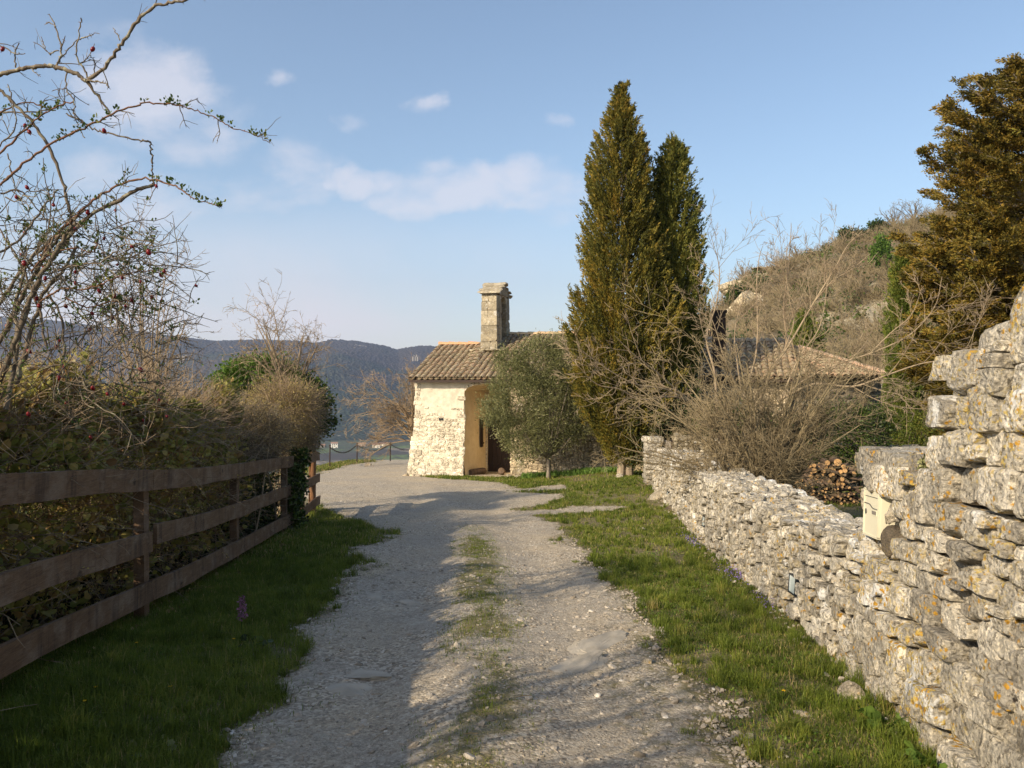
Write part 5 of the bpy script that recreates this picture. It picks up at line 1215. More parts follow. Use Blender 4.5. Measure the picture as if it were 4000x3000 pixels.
# big conifer: layered sweeping boughs
def layered_conifer(name, label, base, H_, boughs, mat, seed, leaf=.06):
    rr = RNG(seed); t_ = thing(name, label, 'tree', base); mb = MB(); br = MB(); B = np.array(base)
    n = 10; zz = np.linspace(-.3, H_, n); br.tubes((B + np.stack([.1 * np.sin(zz), 0 * zz, zz], -1))[None], np.linspace(.34, .05, n)[None], 10)
    P, D, Ln = [], [], []
    for (z, az, L, droop) in boughs:
        d = np.array([math.cos(az), math.sin(az), .15]); K = 8; t = np.linspace(0, 1, K); pts = B + np.array([0, 0, z]) + np.outer(t * L, d) + np.outer(L * (-.10 * np.sin(t * 3.1) * droop + .22 * t * t), [0, 0, 1.])
        br.tubes(pts[None], np.linspace(.07, .015, K)[None], 5)
        m_ = int(10 * L + 4); tt = rr.uniform(.12, 1.0, m_); i = np.minimum((tt * (K - 1)).astype(int), K - 2); f = tt * (K - 1) - i; q = pts[i] * (1 - f[:, None]) + pts[i + 1] * f[:, None]
        side = np.array([-d[1], d[0], 0]); sg = rr.choice([-1, 1], m_)[:, None]; dd = unit(d * rr.uniform(.5, 1.0, (m_, 1)) + side * sg * rr.uniform(.1, 1.0, (m_, 1)) + np.array([0, 0, 1]) * rr.uniform(-.05, .5, (m_, 1)))
        P.append(q); D.append(dd); Ln.append(rr.uniform(.35, .85, m_) * (1.15 - .5 * tt))
    P = np.concatenate(P); D = np.concatenate(D); Ln = np.concatenate(Ln); Np = len(P); per = 105
    br.tubes(np.stack([P, P + D * Ln[:, None] * .5, P + D * Ln[:, None] * .9], 1), np.tile([.014, .009, .004], (Np, 1)), 3)
    t = rr.uniform(.05, 1, (Np, per)); Q = P[:, None] + D[:, None] * (t * Ln[:, None])[..., None] + rr.normal(size=(Np, per, 3)) * (np.array([.065, .065, .045]) * (1.25 - .7 * t)[..., None]) - np.array([0, 0, .05]) * t[..., None]
    tone = np.clip(rr.normal(.5, .17, Np), 0, 1); rnd = np.clip(np.repeat(tone, per) + rr.normal(0, .15, Np * per), 0, 1)
    mb.inst(LEAF4[0], LEAF4[1], leaf_frames(Np * per, rr, np.repeat(D, per, 0), leaf * 1.15 * rr.uniform(.6, 1.4, Np * per), .4, .45), Q.reshape(-1, 3), rnd)
    mb.build('crown', mat, t_, base); br.build('trunk', M['trunk'], t_, base); return t_
rr = RNG(105); bc = (13.7, 20.0, -.95); boughs = []
# left-hand silhouette by height: reach towards the lane
sil = np.array([(.9, 2.5), (1.6, 2.8), (2.4, 3.2), (3.2, 3.3), (4.0, 3.1), (4.6, 3.1), (5.2, 3.4), (5.8, 3.4), (6.3, 3.1), (6.6, 1.8), (7.0, 1.6), (7.3, 3.0), (7.9, 3.2), (8.4, 2.6), (9.0, 2.8), (9.4, 2.8), (9.9, 2.2), (10.3, 1.5), (10.7, 1.1), (11.0, .6)])
for z in np.concatenate([np.arange(.5, 6.4, .105), np.arange(6.5, 7.2, .4), np.arange(7.3, 11.0, .22)]):
    L = float(np.interp(z, sil[:, 0], sil[:, 1]))
    for q in range(3): boughs.append((max(.3, z - .3 - .06 * L), rr.uniform(0, 2 * np.pi) if q else math.pi + rr.normal(0, .6), L * rr.uniform(.75, 1.03), rr.uniform(.6, 1.4)))
layered_conifer('conifer', 'large russet-tinged conifer with layered boughs at the right edge, behind the tall wall', bc, 11.0, boughs, M['leaf_conifer'], 106, .072)

# ------------------------------------------------------------------ olive
def leafy_mass(mb, c, rad, n, rr, size, axis_up=.4, shell=.55, width=.35, spread=.8, clump=0, csp=.14, tone=.5):
    c = np.asarray(c); rad = np.asarray(rad)
    if clump:
        d = unit(rr.normal(size=(clump, 3))); q = d * (.62 + .75 * fbm(d[:, :1] * 1.9 + 5, d[:, 2:] * 1.9 + d[:, 1:2] * 1.3 + 7, int(n) % 97, 3)) * (rr.uniform(shell ** 3, 1, clump) ** (1 / 3))[:, None] * rad; i = rr.integers(0, clump, n); P = q[i] + rr.normal(0, csp, (n, 3)); ax = unit(d[i] + np.array([0, 0, axis_up])); tn = np.clip(rr.normal(tone, .17, clump), 0, 1)[i]
    else:
        d = unit(rr.normal(size=(n, 3))); P = d * (rr.uniform(shell ** 3, 1, n) ** (1 / 3))[:, None] * rad; ax = unit(d + np.array([0, 0, axis_up])); tn = np.full(n, tone)
    mb.inst(LEAF4[0], LEAF4[1], leaf_frames(n, rr, ax, size * rr.uniform(.6, 1.4, n), width, spread), P + c, np.clip(tn + rr.normal(0, .18, n), 0, 1)); return P + c
rr = RNG(110); bo = (1.10, 23.6, gz(1.1, 23.6)); t_ = thing('olive_tree', 'round grey-green olive tree with a short dark trunk in front of the chapel', 'tree', bo)
lm = MB(); B = np.array(bo); F_ = 23.6 / 3050
for (u, v, ru, rv, n, cl) in [(2040,1590,150,190,11000,150),(2160,1560,130,200,11000,150),(2000,1480,90,90,4500,60),(2110,1400,110,70,5500,80),(2200,1440,80,120,4500,60),(2230,1640,70,110,4000,50),(2090,1720,90,70,3500,45),(2040,1680,80,110,4500,60),(1925,1600,60,60,2600,36),(1960,1640,60,60,2200,30),(2145,1335,26,36,600,8),(2100,1345,30,30,500,8),(2185,1350,30,40,700,9),(1985,1400,50,50,1600,24)]:
    leafy_mass(lm, ((u - 2000) * F_, 23.6, 1.6 + (1500 - v) * F_), (ru * F_, min(1.0, ru * F_ * 1.1), rv * F_), n, rr, .075, .6, .35, .24, .55, cl, .105)
lm.build('crown', M['leaf_olive'], t_, bo)
tr = MB(); fork = B + np.array([.0, 0, .62]); tr.tubes([np.linspace(B - [0, 0, .15], fork, 6) + np.array([0, 0, 0])], [[.095, .075, .062, .058, .06, .065]], 9)
tips = B + np.stack([rr.uniform(-1.3, .9, 26), rr.uniform(-.8, .8, 26), rr.uniform(1.3, 3.3, 26)], -1); st = np.repeat((fork)[None], 26, 0); tr.tubes(np.stack([st, st * .6 + tips * .4 + [0, 0, -.12], tips], 1), np.tile([.04, .022, .006], (26, 1)), 5)
tr.build('trunk', M['trunk'], t_, bo)

# ------------------------------------------------------------------ bare trees
def bare_tree(name, label, base, stems, mat, seed, levels, spread=.7, up=.03, jit=.10, twig_r=.004, cat='tree', K=6, k=5, leafmat=None, leafsize=.02, leafn=0):
    """stems: list of (point list, r0, r1). levels: (children per branch, length ratio, radius ratio, angle)"""
    rr = RNG(seed); t_ = thing(name, label, cat, base); mb = MB(); cur = None; allp = []; allr = []
    for (pts, r0, r1) in stems:
        p = smooth_line(pts, 5); n = len(p); rad = np.linspace(r0, r1, n); mb.tubes(p[None], rad[None], 8, rr.random()); idx = np.linspace(0, n - 1, 8).astype(int); allp.append(p[idx]); allr.append(rad[idx])
    P = np.array(allp); R_ = np.array(allr); L0 = np.linalg.norm(np.diff(P, axis=1), axis=2).sum(1)
    for li, (nc, lr, rrat, ang) in enumerate(levels):
        Pc, T, rc_ = sample_on(P, R_, nc, rr, .18 if li else .25, 1.0); LL = np.repeat(L0, nc) * lr * rr.uniform(.5, 1.25, len(Pc))
        D = side_dir(T, rr, ang * rr.uniform(.6, 1.3, len(Pc))); D = unit(D + np.array([0, 0, up * 4]))
        r0 = np.maximum(rc_ * rrat, twig_r); P, R_ = grow(Pc, D, LL, r0, np.maximum(r0 * .35, twig_r * .6), rr, K, jit, up)
        L0 = LL; mb.tubes(P, R_, 4 if li == 0 else 3, np.clip(rr.random(len(P)), 0, 1))
    mb.build('branches', mat, t_, base)
    if leafn:
        Pc, T, _ = sample_on(P, R_, leafn, rr, .3, 1.0); lf = MB(); lf.inst(LEAF4[0], LEAF4[1], leaf_frames(len(Pc), rr, T, leafsize * rr.uniform(.6, 1.4, len(Pc)), .6, .8), Pc, rr.random(len(Pc))); lf.build('buds', leafmat, t_, base)
    return t_
def W_(u, v, y): return ((u - 2000) / 3050 * y, y, 1.6 + (1500 - v) / 3050 * y)
# pollarded pale tree in the garden
gB = (4.9, 17.2, -.9)
Y = 17.0
stems = [([gB, W_(2870,1760,17.1), W_(2840,1680,17), W_(2800,1640,16.9)], .20, .17), ([W_(2950,1800,17.3), W_(2925,1700,17.3), W_(2960,1600,17.4)], .15, .12)]
knots = [W_(2800,1640,16.9), W_(2760,1630,16.6), W_(2900,1560,17.2), W_(2960,1600,17.4), W_(3050,1560,17.4)]
def S(*p, r=.04, r1=.008): stems.append(([W_(*q) for q in p], r * .5, r1 * .6))
S((2800,1640,16.9),(2740,1600,16.4),(2650,1530,15.9),(2560,1450,15.4),(2470,1380,15),(2400,1310,14.7), r=.075)
S((2740,1600,16.4),(2640,1550,15.8),(2500,1560,15.3),(2420,1520,15.0),(2330,1500,14.8),(2250,1420,14.6), r=.05)
S((2700,1570,16.1),(2600,1520,15.6),(2480,1500,15.2),(2370,1440,15.0),(2260,1360,14.8), r=.04)
S((2800,1600,17),(2790,1450,17.2),(2760,1320,17.4),(2800,1180,17.5),(2810,1050,17.6),(2780,930,17.6), r=.06)
S((2900,1560,17.2),(2880,1420,17.3),(2870,1300,17.4),(2900,1180,17.5),(2960,1080,17.5), r=.04)
S((2900,1560,17.2),(2950,1400,17.4),(2960,1250,17.5),(2955,1120,17.6),(2965,1010,17.7),(2980,960,17.7), r=.045)
S((2960,1600,17.4),(3010,1450,17.6),(3070,1350,17.7),(3060,1200,17.8),(3080,1050,17.9),(3090,900,18),(3090,870,18), r=.055)
S((3070,1350,17.7),(3100,1260,17.6),(3080,1150,17.6),(3070,1010,17.6),(3100,900,17.6), r=.035)
S((3010,1450,17.6),(3080,1350,17.3),(3180,1180,17.1),(3260,1050,17.0),(3310,960,16.9),(3370,900,16.8), r=.05)
S((3180,1180,17.1),(3250,1100,16.8),(3330,1050,16.7),(3400,990,16.6), r=.03)
S((3050,1560,17.4),(3150,1480,17.0),(3280,1420,16.6),(3400,1380,16.3),(3550,1310,16.1),(3650,1200,16.0),(3680,1080,15.9), r=.05)
S((3050,1560,17.4),(3180,1500,16.7),(3330,1510,16.2),(3450,1470,15.9),(3600,1420,15.7),(3730,1400,15.5),(3830,1350,15.4), r=.055)
S((3330,1510,16.2),(3420,1560,16.0),(3520,1590,15.9),(3640,1600,15.8), r=.025)
S((3400,1380,16.3),(3480,1300,16.1),(3560,1230,16.0),(3600,1130,16.0), r=.028)
S((2900,1560,17.2),(2830,1400,16.8),(2790,1270,16.6),(2740,1160,16.5), r=.035)
S((3050,1560,17.4),(3120,1400,17.4),(3200,1280,17.4),(3230,1120,17.4),(3220,1000,17.4), r=.04)
bare_tree('pollard_tree', 'pale bare pollarded tree with long upswept branches behind the low wall', gB, stems, M['twig_pale'], 120, [(9, .30, .55, .75), (6, .42, .55, .7), (4, .45, .6, .7)], twig_r=.0044, up=.012, jit=.11)
# dense dark shrub in front of it
sB = (3.86, 11.9, -.55); rr = RNG(121); stems = []
for k_ in range(34):
    a = rr.uniform(-1.15, .80) if k_ % 3 else rr.uniform(-.4, .4); L = rr.uniform(1.8, 3.2); yy = rr.uniform(-.5, .9)
    e = np.array(sB) + np.array([math.sin(a) * L * .92, yy * .7, math.cos(a) * L * .95]); m_ = np.array(sB) * .5 + e * .5 + np.array([-.12 * math.sin(a), 0, .12 + .1 * abs(a)]); s0 = np.array(sB) + rr.uniform(-.13, .13, 3) * [1, 1, 0] - [0, 0, .1]
    stems.append(([s0, (s0 * .7 + m_ * .3) , m_, e], rr.uniform(.022, .05), .007))
bare_tree('bare_shrub', 'dense leafless many-stemmed shrub between the low wall and the log pile', sB, stems, M['twig_hill'], 122, [(14, .34, .5, .75), (7, .42, .55, .75), (4, .45, .6, .8)], twig_r=.0036, up=.01, jit=.14, cat='shrub')
# tree left of the chapel, hanging over the terrace edge
tB = (-4.15, 33.5, -2.0); rr = RNG(123); stems = [([tB, (-4.2, 33.5, -.6), (-4.3, 33.3, .2)], .15, .11)]
for k_ in range(24):
    a = rr.uniform(-2.1, .5); L = rr.uniform(1.3, 2.5); s0 = np.array([-4.25, 33.4, rr.uniform(-.9, .5)]); e = s0 + np.array([math.sin(a) * L * 1.05, rr.normal(0, .6), math.cos(a) * L * (.95 if abs(a) < 1.4 else .75)]); m_ = (s0 + e) / 2 + np.array([0, 0, .22]); stems.append(([s0, m_, e], .03, .008))
bare_tree('bare_tree', 'bare brown tree beyond the left corner of the chapel, above the chain', tB, stems, M['twig_tan'], 124, [(9, .45, .5, .7), (7, .42, .55, .75), (4, .42, .6, .7)], twig_r=.006, up=.0, jit=.14)
# two bare trees behind the hedge
tB = (-4.25, 14.6, -1.0); rr = RNG(125); stems = [([tB, (-4.2, 14.6, .6), (-4.1, 14.6, 1.3)], .09, .06)]
for k_ in range(13):
    u = rr.uniform(900, 1300); v = 1190 + abs(u - 1090) * .75 + rr.uniform(0, 80); e = np.array(W_(u, v, 14.6 + rr.normal(0, .4))); s0 = np.array([-4.12, 14.6, rr.uniform(.9, 1.4)]); stems.append(([s0, (s0 + e) / 2 + [0, 0, .1 if abs(u - 1100) > 90 else 0], e], .024, .006))
bare_tree('bare_tree', 'spreading leafless tree rising out of the ivy-topped bush near the end of the fence', tB, stems, M['twig_pale'], 126, [(8, .38, .5, .85), (5, .42, .6, .9), (3, .42, .6, .9)], twig_r=.0036, up=-.008, jit=.11)
tB = (-4.7, 9.9, -.9); rr = RNG(127); stems = [([tB, (-4.6, 9.9, .6), (-4.45, 9.8, 1.2)], .07, .05)]
for (u, v) in [(545,965),(660,1010),(620,1100),(690,1090),(480,1010),(420,1060),(700,1220),(740,1230),(560,1040),(380,1130),(650,1180)]:
    e = np.array(W_(u, v, 9.8 + rr.normal(0, .3))); s0 = np.array([-4.45, 9.8, rr.uniform(.9, 1.3)]); stems.append(([s0, (s0 + e) / 2 + [-.08, 0, .02], e], .017, .0035))
bare_tree('bare_tree', 'slender bare tree with knobbly silvery twigs just right of the rose', tB, stems, M['twig_pale'], 128, [(9, .34, .5, .9), (6, .38, .55, .9), (3, .3, .6, .9)], twig_r=.0034, up=-.012, jit=.13, leafmat=M['leaf_tan'], leafsize=.014, leafn=1)

# unseen bare trees added in the hedge line to throw dappled shade on the lane
for (tB, sd, nst, lb_) in (((-4.4, .6, -.1), 211, 11, 'unseen leafless tree added beside the camera to throw dappled shade'), ((-4.7, -2.6, .1), 213, 11, 'unseen leafless tree added behind the camera to throw dappled shade')):
    rr = RNG(sd); stems = [([tB, (tB[0], tB[1], .9), (tB[0] + .1, tB[1], 1.7)], .09, .06)]
    for k_ in range(nst):
        a = rr.uniform(-1.0, 1.0); b_ = rr.uniform(-1.0, 1.0); L = rr.uniform(1.6, 2.9); s0 = np.array([tB[0] + .1, tB[1], rr.uniform(1.1, 1.7)]); e = s0 + np.array([math.sin(b_) * L * .6, math.sin(a) * L * .9, math.cos(a) * L * .85]); stems.append(([s0, (s0 + e) / 2 + [0, 0, .1], e], .03, .008))
    bare_tree('bare_tree', lb_, tB, stems, M['twig_grey'], sd + 1, [(8, .4, .5, .7), (6, .42, .6, .7), (3, .4, .6, .8)], twig_r=.006, up=.01, jit=.12)
# ------------------------------------------------------------------ bushes along the fence
def hedge_top(y): return np.interp(y, [-6, 0, 3, 5, 6.6, 8, 9.5, 11, 12.3, 13.6, 14.4], [1.75, 1.65, 1.6, 1.75, 1.62, 1.45, 1.4, 1.3, 1.1, .8, .4]) + .5 * (fbm(np.asarray(y) * 1.1, np.asarray(y) * 0 + 3.3, 501, 3) - .5)
def hedge_bush(name, label, y0, y1, mats, seed, nleaf, leaf, ntwig, x_front=-3.18, x_back=-4.5, twig='twig_tan', top=None, width=.62, density_front=.62, groundz=0.05, tw_r=.0038, extra=None, cat='bush', twlen=.8):
    rr = RNG(seed); yc = (y0 + y1) / 2; base = (x_front - .9, yc, float(H0(x_front - .9, yc))); t_ = thing(name, label, cat, base)
    def samp(n, deep=.3):
        y = rr.uniform(y0, y1, n); tp = (hedge_top(y) if top is None else top(y)); g = H0(-3.5, y); xf = np.interp(y, [-6, 4, 15], [-2.55, -2.85, -3.75]) - .06
        which = rr.random(n); h = tp - g + .0
        tt = rr.random(n) ** .62; z = g + groundz + tt * (h - groundz); xx = xf - .42 * sst(1.15, .85, z - g) * rr.random(n) - np.abs(rr.normal(0, deep, n)) - .55 * np.clip(tt - .35, 0, 1) ** 1.5
        over = which > density_front; bk = rr.random(n); xx = np.where(over, xf - .25 - bk * (xf - x_back - .3), xx); z = np.where(over, g + h * (1 - .28 * bk ** 2) - np.abs(rr.normal(0, .16, n)), z)
        lump = .75 * (fbm(y * 1.3, z * 1.5 + xx * .7, seed, 4) - .5); xx = xx + np.minimum(lump * .7, .06); z = z + lump * .8 * (z > g + .9)
        return np.stack([xx, y, z], -1)
    lf = MB(); n = nleaf; P = samp(n)
    tn = fbm(P[:, 1] * 2.2, P[:, 2] * 2.2, seed + 9, 3)
    for (m_, frac, s_, key, wd) in mats:
        k_ = int(n * frac); Q = samp(k_); q = fbm(Q[:, 1] * 2.2, Q[:, 2] * 2.2, seed + 9, 3); lf = MB()
        ax = np.stack([np.full(k_, .8), rr.normal(0, .5, k_), rr.normal(.1, .5, k_)], -1)
        lf.inst(LEAF[0], LEAF[1], leaf_frames(k_, rr, ax, s_ * rr.uniform(.5, 1.35, k_), wd, .9), Q, np.clip(q * .6 + rr.random(k_) * .65 - .08, 0, 1)); lf.build(key, M[m_], t_, base)
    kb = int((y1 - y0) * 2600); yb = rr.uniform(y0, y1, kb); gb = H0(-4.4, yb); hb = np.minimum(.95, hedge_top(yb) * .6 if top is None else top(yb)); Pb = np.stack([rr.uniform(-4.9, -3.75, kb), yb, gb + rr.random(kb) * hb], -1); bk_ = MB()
    bk_.inst(LEAF4[0], LEAF4[1], leaf_frames(kb, rr, np.array([[.8, 0, .2]]), .085 * rr.uniform(.6, 1.3, kb), .9, .9), Pb, rr.random(kb) * .6); bk_.build('dark_leaf_screen', M['leaf_ivy'], t_, base)  # screen of dark leaves added behind the rails to darken the gaps
    tw = MB(); P = samp(ntwig, .25) + [-.12, 0, -.1]; D = unit(np.stack([rr.normal(.35, .5, ntwig), rr.normal(0, .8, ntwig), rr.normal(.35, .6, ntwig)], -1)); pts, rad = grow(P, D, rr.uniform(.25, twlen, ntwig), tw_r * rr.uniform(.7, 1.8, ntwig), tw_r * .5, rr, 6, .16, -.03)
    tw.tubes(pts, rad, 3, rr.random(ntwig))
    m2 = int(ntwig * 1.6); Pc, T, _ = sample_on(pts, rad, 2, rr, .2, 1); pts2, rad2 = grow(Pc, side_dir(T, rr, .7), rr.uniform(.08, .28, len(Pc)), tw_r * .7, tw_r * .4, rr, 4, .15); tw.tubes(pts2, rad2, 3, rr.random(len(Pc)))
    # stems from the ground
    ns = int((y1 - y0) * 9); y = rr.uniform(y0, y1, ns); S0 = np.stack([np.full(ns, -3.9) + rr.normal(0, .35, ns), y, H0(-3.9, y) - .05], -1); pts, rad = grow(S0, unit(np.stack([rr.normal(.15, .3, ns), rr.normal(0, .4, ns), np.ones(ns)], -1)), rr.uniform(1.2, 2.2, ns), rr.uniform(.008, .02, ns), .004, rr, 7, .12); okk = pts[:, :, 0].max(1) < np.interp(y, [-6, 4, 15], [-2.55, -2.85, -3.75]) - .02; tw.tubes(pts[okk], rad[okk], 5, rr.random(int(okk.sum())))
    tw.build('stems', M[twig], t_, base); return t_
hedge_bush('bramble_bush', 'tangled bramble with green and yellowing leaves, nearest part of the hedge under the rose', 2.6, 7.2, [('leaf_bramble', .70, .066, 'leaves', .85), ('leaf_light', .09, .062, 'pale_leaves', .85), ('leaf_small', .25, .017, 'small_leaves', .8)], 130, 27000, .04, 2300, twig='twig_tan')
hedge_bush('bramble_bush', 'bramble with large pale-backed leaves in the middle of the hedge', 7.2, 10.6, [('leaf_bramble', .66, .075, 'leaves', .85), ('leaf_light', .09, .07, 'pale_leaves', .85), ('leaf_small', .28, .022, 'small_leaves', .8)], 131, 18000, .05, 2300, twig='twig_tan')
hedge_bush('hedge_bush', 'overgrown hedge running on beside the camera', -5.5, 2.6, [('leaf_bramble', 1.0, .085, 'leaves', .95)], 132, 20000, .09, 700, twig='twig_grey', tw_r=.006)
hedge_bush('hedge_bush', 'dark twiggy low growth behind the far rails', 10.6, 12.6, [('leaf_ivy', .6, .045, 'leaves', .9), ('leaf_small', .4, .022, 'small_leaves', .8)], 133, 15000, .05, 900, twig='twig_grey', top=lambda y: np.interp(y, [10.6, 12, 13, 13.7], [.9, .7, .45, .3]))
# tan, finely twigged round bush
def round_bush(name, label, c, rad, mat, twmat, seed, nleaf, leaf, ntw, tw_r, base, width=.6, shell=.55, clump=140, csp=.09, twl=.35, cat='bush'):
    rr = RNG(seed); t_ = thing(name, label, cat, base); lf = MB(); leafy_mass(lf, c, rad, nleaf, rr, leaf, .2, shell, width, .8, clump, csp); lf.build('leaves', mat, t_, base)
    tw = MB(); d = unit(rr.normal(size=(ntw, 3))); P = np.array(c) + d * np.array(rad) * rr.uniform(.45, .9, (ntw, 1)); pts, r_ = grow(P, d + rr.normal(0, .5, (ntw, 3)), rr.uniform(.4, 1, ntw) * twl, tw_r, tw_r * .4, rr, 5, .15); tw.tubes(pts, r_, 3, rr.random(ntw))
    ns = 12; S0 = np.array(base) + rr.normal(0, .10, (ns, 3)) * [1, 1, 0] - [.25, 0, 0]; T_ = np.array(c) + unit(rr.normal(size=(ns, 3))) * np.array(rad) * .6; tw.tubes(np.stack([S0, (S0 + T_) / 2 + rr.normal(0, .08, (ns, 3)), T_], 1), np.tile([tw_r * 3.5, tw_r * 2.5, tw_r * 1.5], (ns, 1)), 4); tw.build('stems', twmat, t_, base); return t_
c = W_(1110, 1600, 13.2); round_bush('twiggy_bush', 'rounded bush of fine tan twigs above the ivy at the end of the fence', (c[0], c[1], c[2]), (.62, .8, .46), M['leaf_small'], M['twig_tan'], 140, 15000, .026, 2600, .0034, (c[0], c[1], -.8), .5, .3, 90, .11, .42)
c = W_(1185, 1715, 13.6); round_bush('twiggy_bush', 'small tan-leaved bush spilling towards the round fence posts', (c[0] - .1, c[1], c[2]), (.34, .5, .34), M['leaf_small'], M['twig_tan'], 145, 5000, .026, 1300, .0034, (c[0] - .3, c[1], -.8), .5, .3, 50, .09, .35)
c = W_(1000, 1690, 11.6); round_bush('twiggy_bush', 'lower tan-grey bush against the top rail, left of the round tan one', (c[0] - .15, c[1], c[2] - .05), (.6, 1.0, .42), M['leaf_tan'], M['twig_grey'], 141, 9000, .028, 3000, .0034, (c[0], c[1], -.7), .5, .3, 90, .11, .4)
c = W_(1015, 1480, 15.2); round_bush('evergreen_bush', 'bright green ivy crown at the foot of the bare tree', c, (.86, .8, .38), M['leaf_ivy'], M['twig_dark'], 142, 11000, .055, 300, .006, (c[0], c[1], -1.0), .85, .5, 130, .10)
o_ = bpy.data.objects['evergreen_bush'].children[0] if 'evergreen_bush' in bpy.data.objects else None
if o_: o_.data.materials[0] = M['leaf_fresh']
c = W_(1195, 1600, 14.4); round_bush('evergreen_bush', 'dark glossy evergreen behind the tan bush, facing the valley', c, (.42, .6, .62), M['leaf_ivy'], M['twig_dark'], 143, 9000, .05, 250, .006, (c[0], c[1], -1.0), .85, .5, 100, .09)
# ivy wrapped over the fence end
rr = RNG(144); n = 4200; y = rr.uniform(12.3, 13.1, n); z = H0(-3.5, y) + 1.28 * (rr.random(n) ** .8); x = -3.49 - .02 * (y - 12.5) + np.abs(rr.normal(0, .05, n)) - .14 * (rr.random(n) < .5); keep_ = fbm(y * 3, z * 2.2, 7, 3) > .42 + .45 * np.abs(y - 12.75) ; P = np.stack([x, y, z], -1)[keep_]; n = len(P)
base = (-3.5, 12.5, float(H0(-3.5, 12.5))); t_ = thing('ivy', 'dark ivy smothering the fence where its two parts meet', 'climbing plant', base)
mb = MB(); mb.inst(LEAF[0], LEAF[1], leaf_frames(n, rr, np.array([[.9, 0, -.3]]), .05 * rr.uniform(.6, 1.3, n), 1.0, .7), P, rr.random(n)); mb.build('leaves', M['leaf_ivy'], t_, base)
mb = MB(); S0 = np.stack([np.full(7, -3.56), rr.uniform(12.2, 12.8, 7), np.full(7, -.75)], -1); pts, rad = grow(S0, np.tile([0, 0, 1.], (7, 1)), 1.05, .008, .004, rr, 7, .05); mb.tubes(pts, rad, 4); mb.build('stems', M['twig_dark'], t_, base)

# ------------------------------------------------------------------ dog rose towering at the left edge
rr = RNG(150); rB = (-3.35, 4.9, -.25); rose = thing('dog_rose', 'tall arching dog rose with red hips and sprouting leaves at the left edge', 'rose bush', rB)
cane = MB(); red = MB(); Ls = MB(); canes = []
def C(pts, r0, r1, y0=4.8, y1=4.8, mb=cane, sub=9, reg=True):
    n = len(pts); P = np.array([W_(u, v, y0 + (y1 - y0) * i / (n - 1)) for i, (u, v) in enumerate(pts)]); p = smooth_line(P, 6); p = p + rr.normal(0, .0035, p.shape); rad = np.linspace(r0, r1, len(p)) * (1 + .10 * rr.normal(size=len(p)))
    mb.tubes(p[None], rad[None], 7, rr.random()); 
    if reg: canes.append((p, rad, mb))
    # thorns
    m_ = max(3, len(p) // 2); i = rr.integers(1, len(p) - 1, m_); d = side_dir(unit(p[i] - p[i - 1]), rr, 1.35); mb.tubes(np.stack([p[i], p[i] + d * .009, p[i] + d * .016 - [0, 0, .004]], 1), np.tile([.0035, .002, .0004], (m_, 1)), 3)
    return p, rad
C([(-60,300),(0,290),(80,272),(160,258),(215,262),(290,285),(340,318)], .0135, .012, 4.7, 4.7)
C([(340,318),(400,270),(450,205),(490,150),(540,80),(600,28),(660,12),(710,0),(800,-40)], .011, .007, 4.7, 4.5)
C([(340,318),(390,385),(437,455)], .009, .006, 4.7, 4.75)
C([(-150,830),(0,720),(60,670),(130,610),(230,545),(330,500),(440,445),(530,410),(610,405),(690,410),(760,430),(840,460),(900,495),(980,520),(1055,558)], .0085, .0022, 4.6, 4.9, red)
C([(-80,280),(0,350),(50,400),(120,470),(190,575),(240,700),(265,790),(278,860),(260,960)], .009, .010, 4.9, 5.0)
C([(180,1040),(250,950),(330,860),(450,790),(540,740),(600,722)], .0135, .010, 5.0, 4.9)
C([(597,722),(594,660),(593,600),(585,560),(550,548),(470,530),(380,510),(330,480),(260,445)], .0065, .0045, 4.9, 4.9)
C([(160,1000),(220,920),(300,840),(400,760),(470,720),(570,698),(640,712),(700,735),(760,775),(840,800),(862,806)], .009, .0025, 5.0, 4.7, red)
for pts, r in [([(-40,1560),(30,1420),(80,1280),(140,1120),(210,1000),(280,880)], .028), ([(-60,1450),(40,1250),(130,1080),(200,960),(300,870)], .022), ([(20,1600),(70,1350),(60,1200),(100,1050),(190,900)], .02), ([(-90,1300),(20,1150),(110,1020),(240,900),(330,820)], .018), ([(60,1500),(120,1300),(170,1150),(250,1050),(300,960)], .02), ([(-120,1100),(-20,1000),(80,930),(160,820),(230,740)], .012), ([(180,1350),(150,1200),(90,1050),(20,930),(-60,800)], .011), ([(250,1400),(240,1250),(160,1100),(60,1000)], .012)]:
    C(pts, r * .75, r * .42, rr.uniform(4.7, 5.4), rr.uniform(4.7, 5.3))
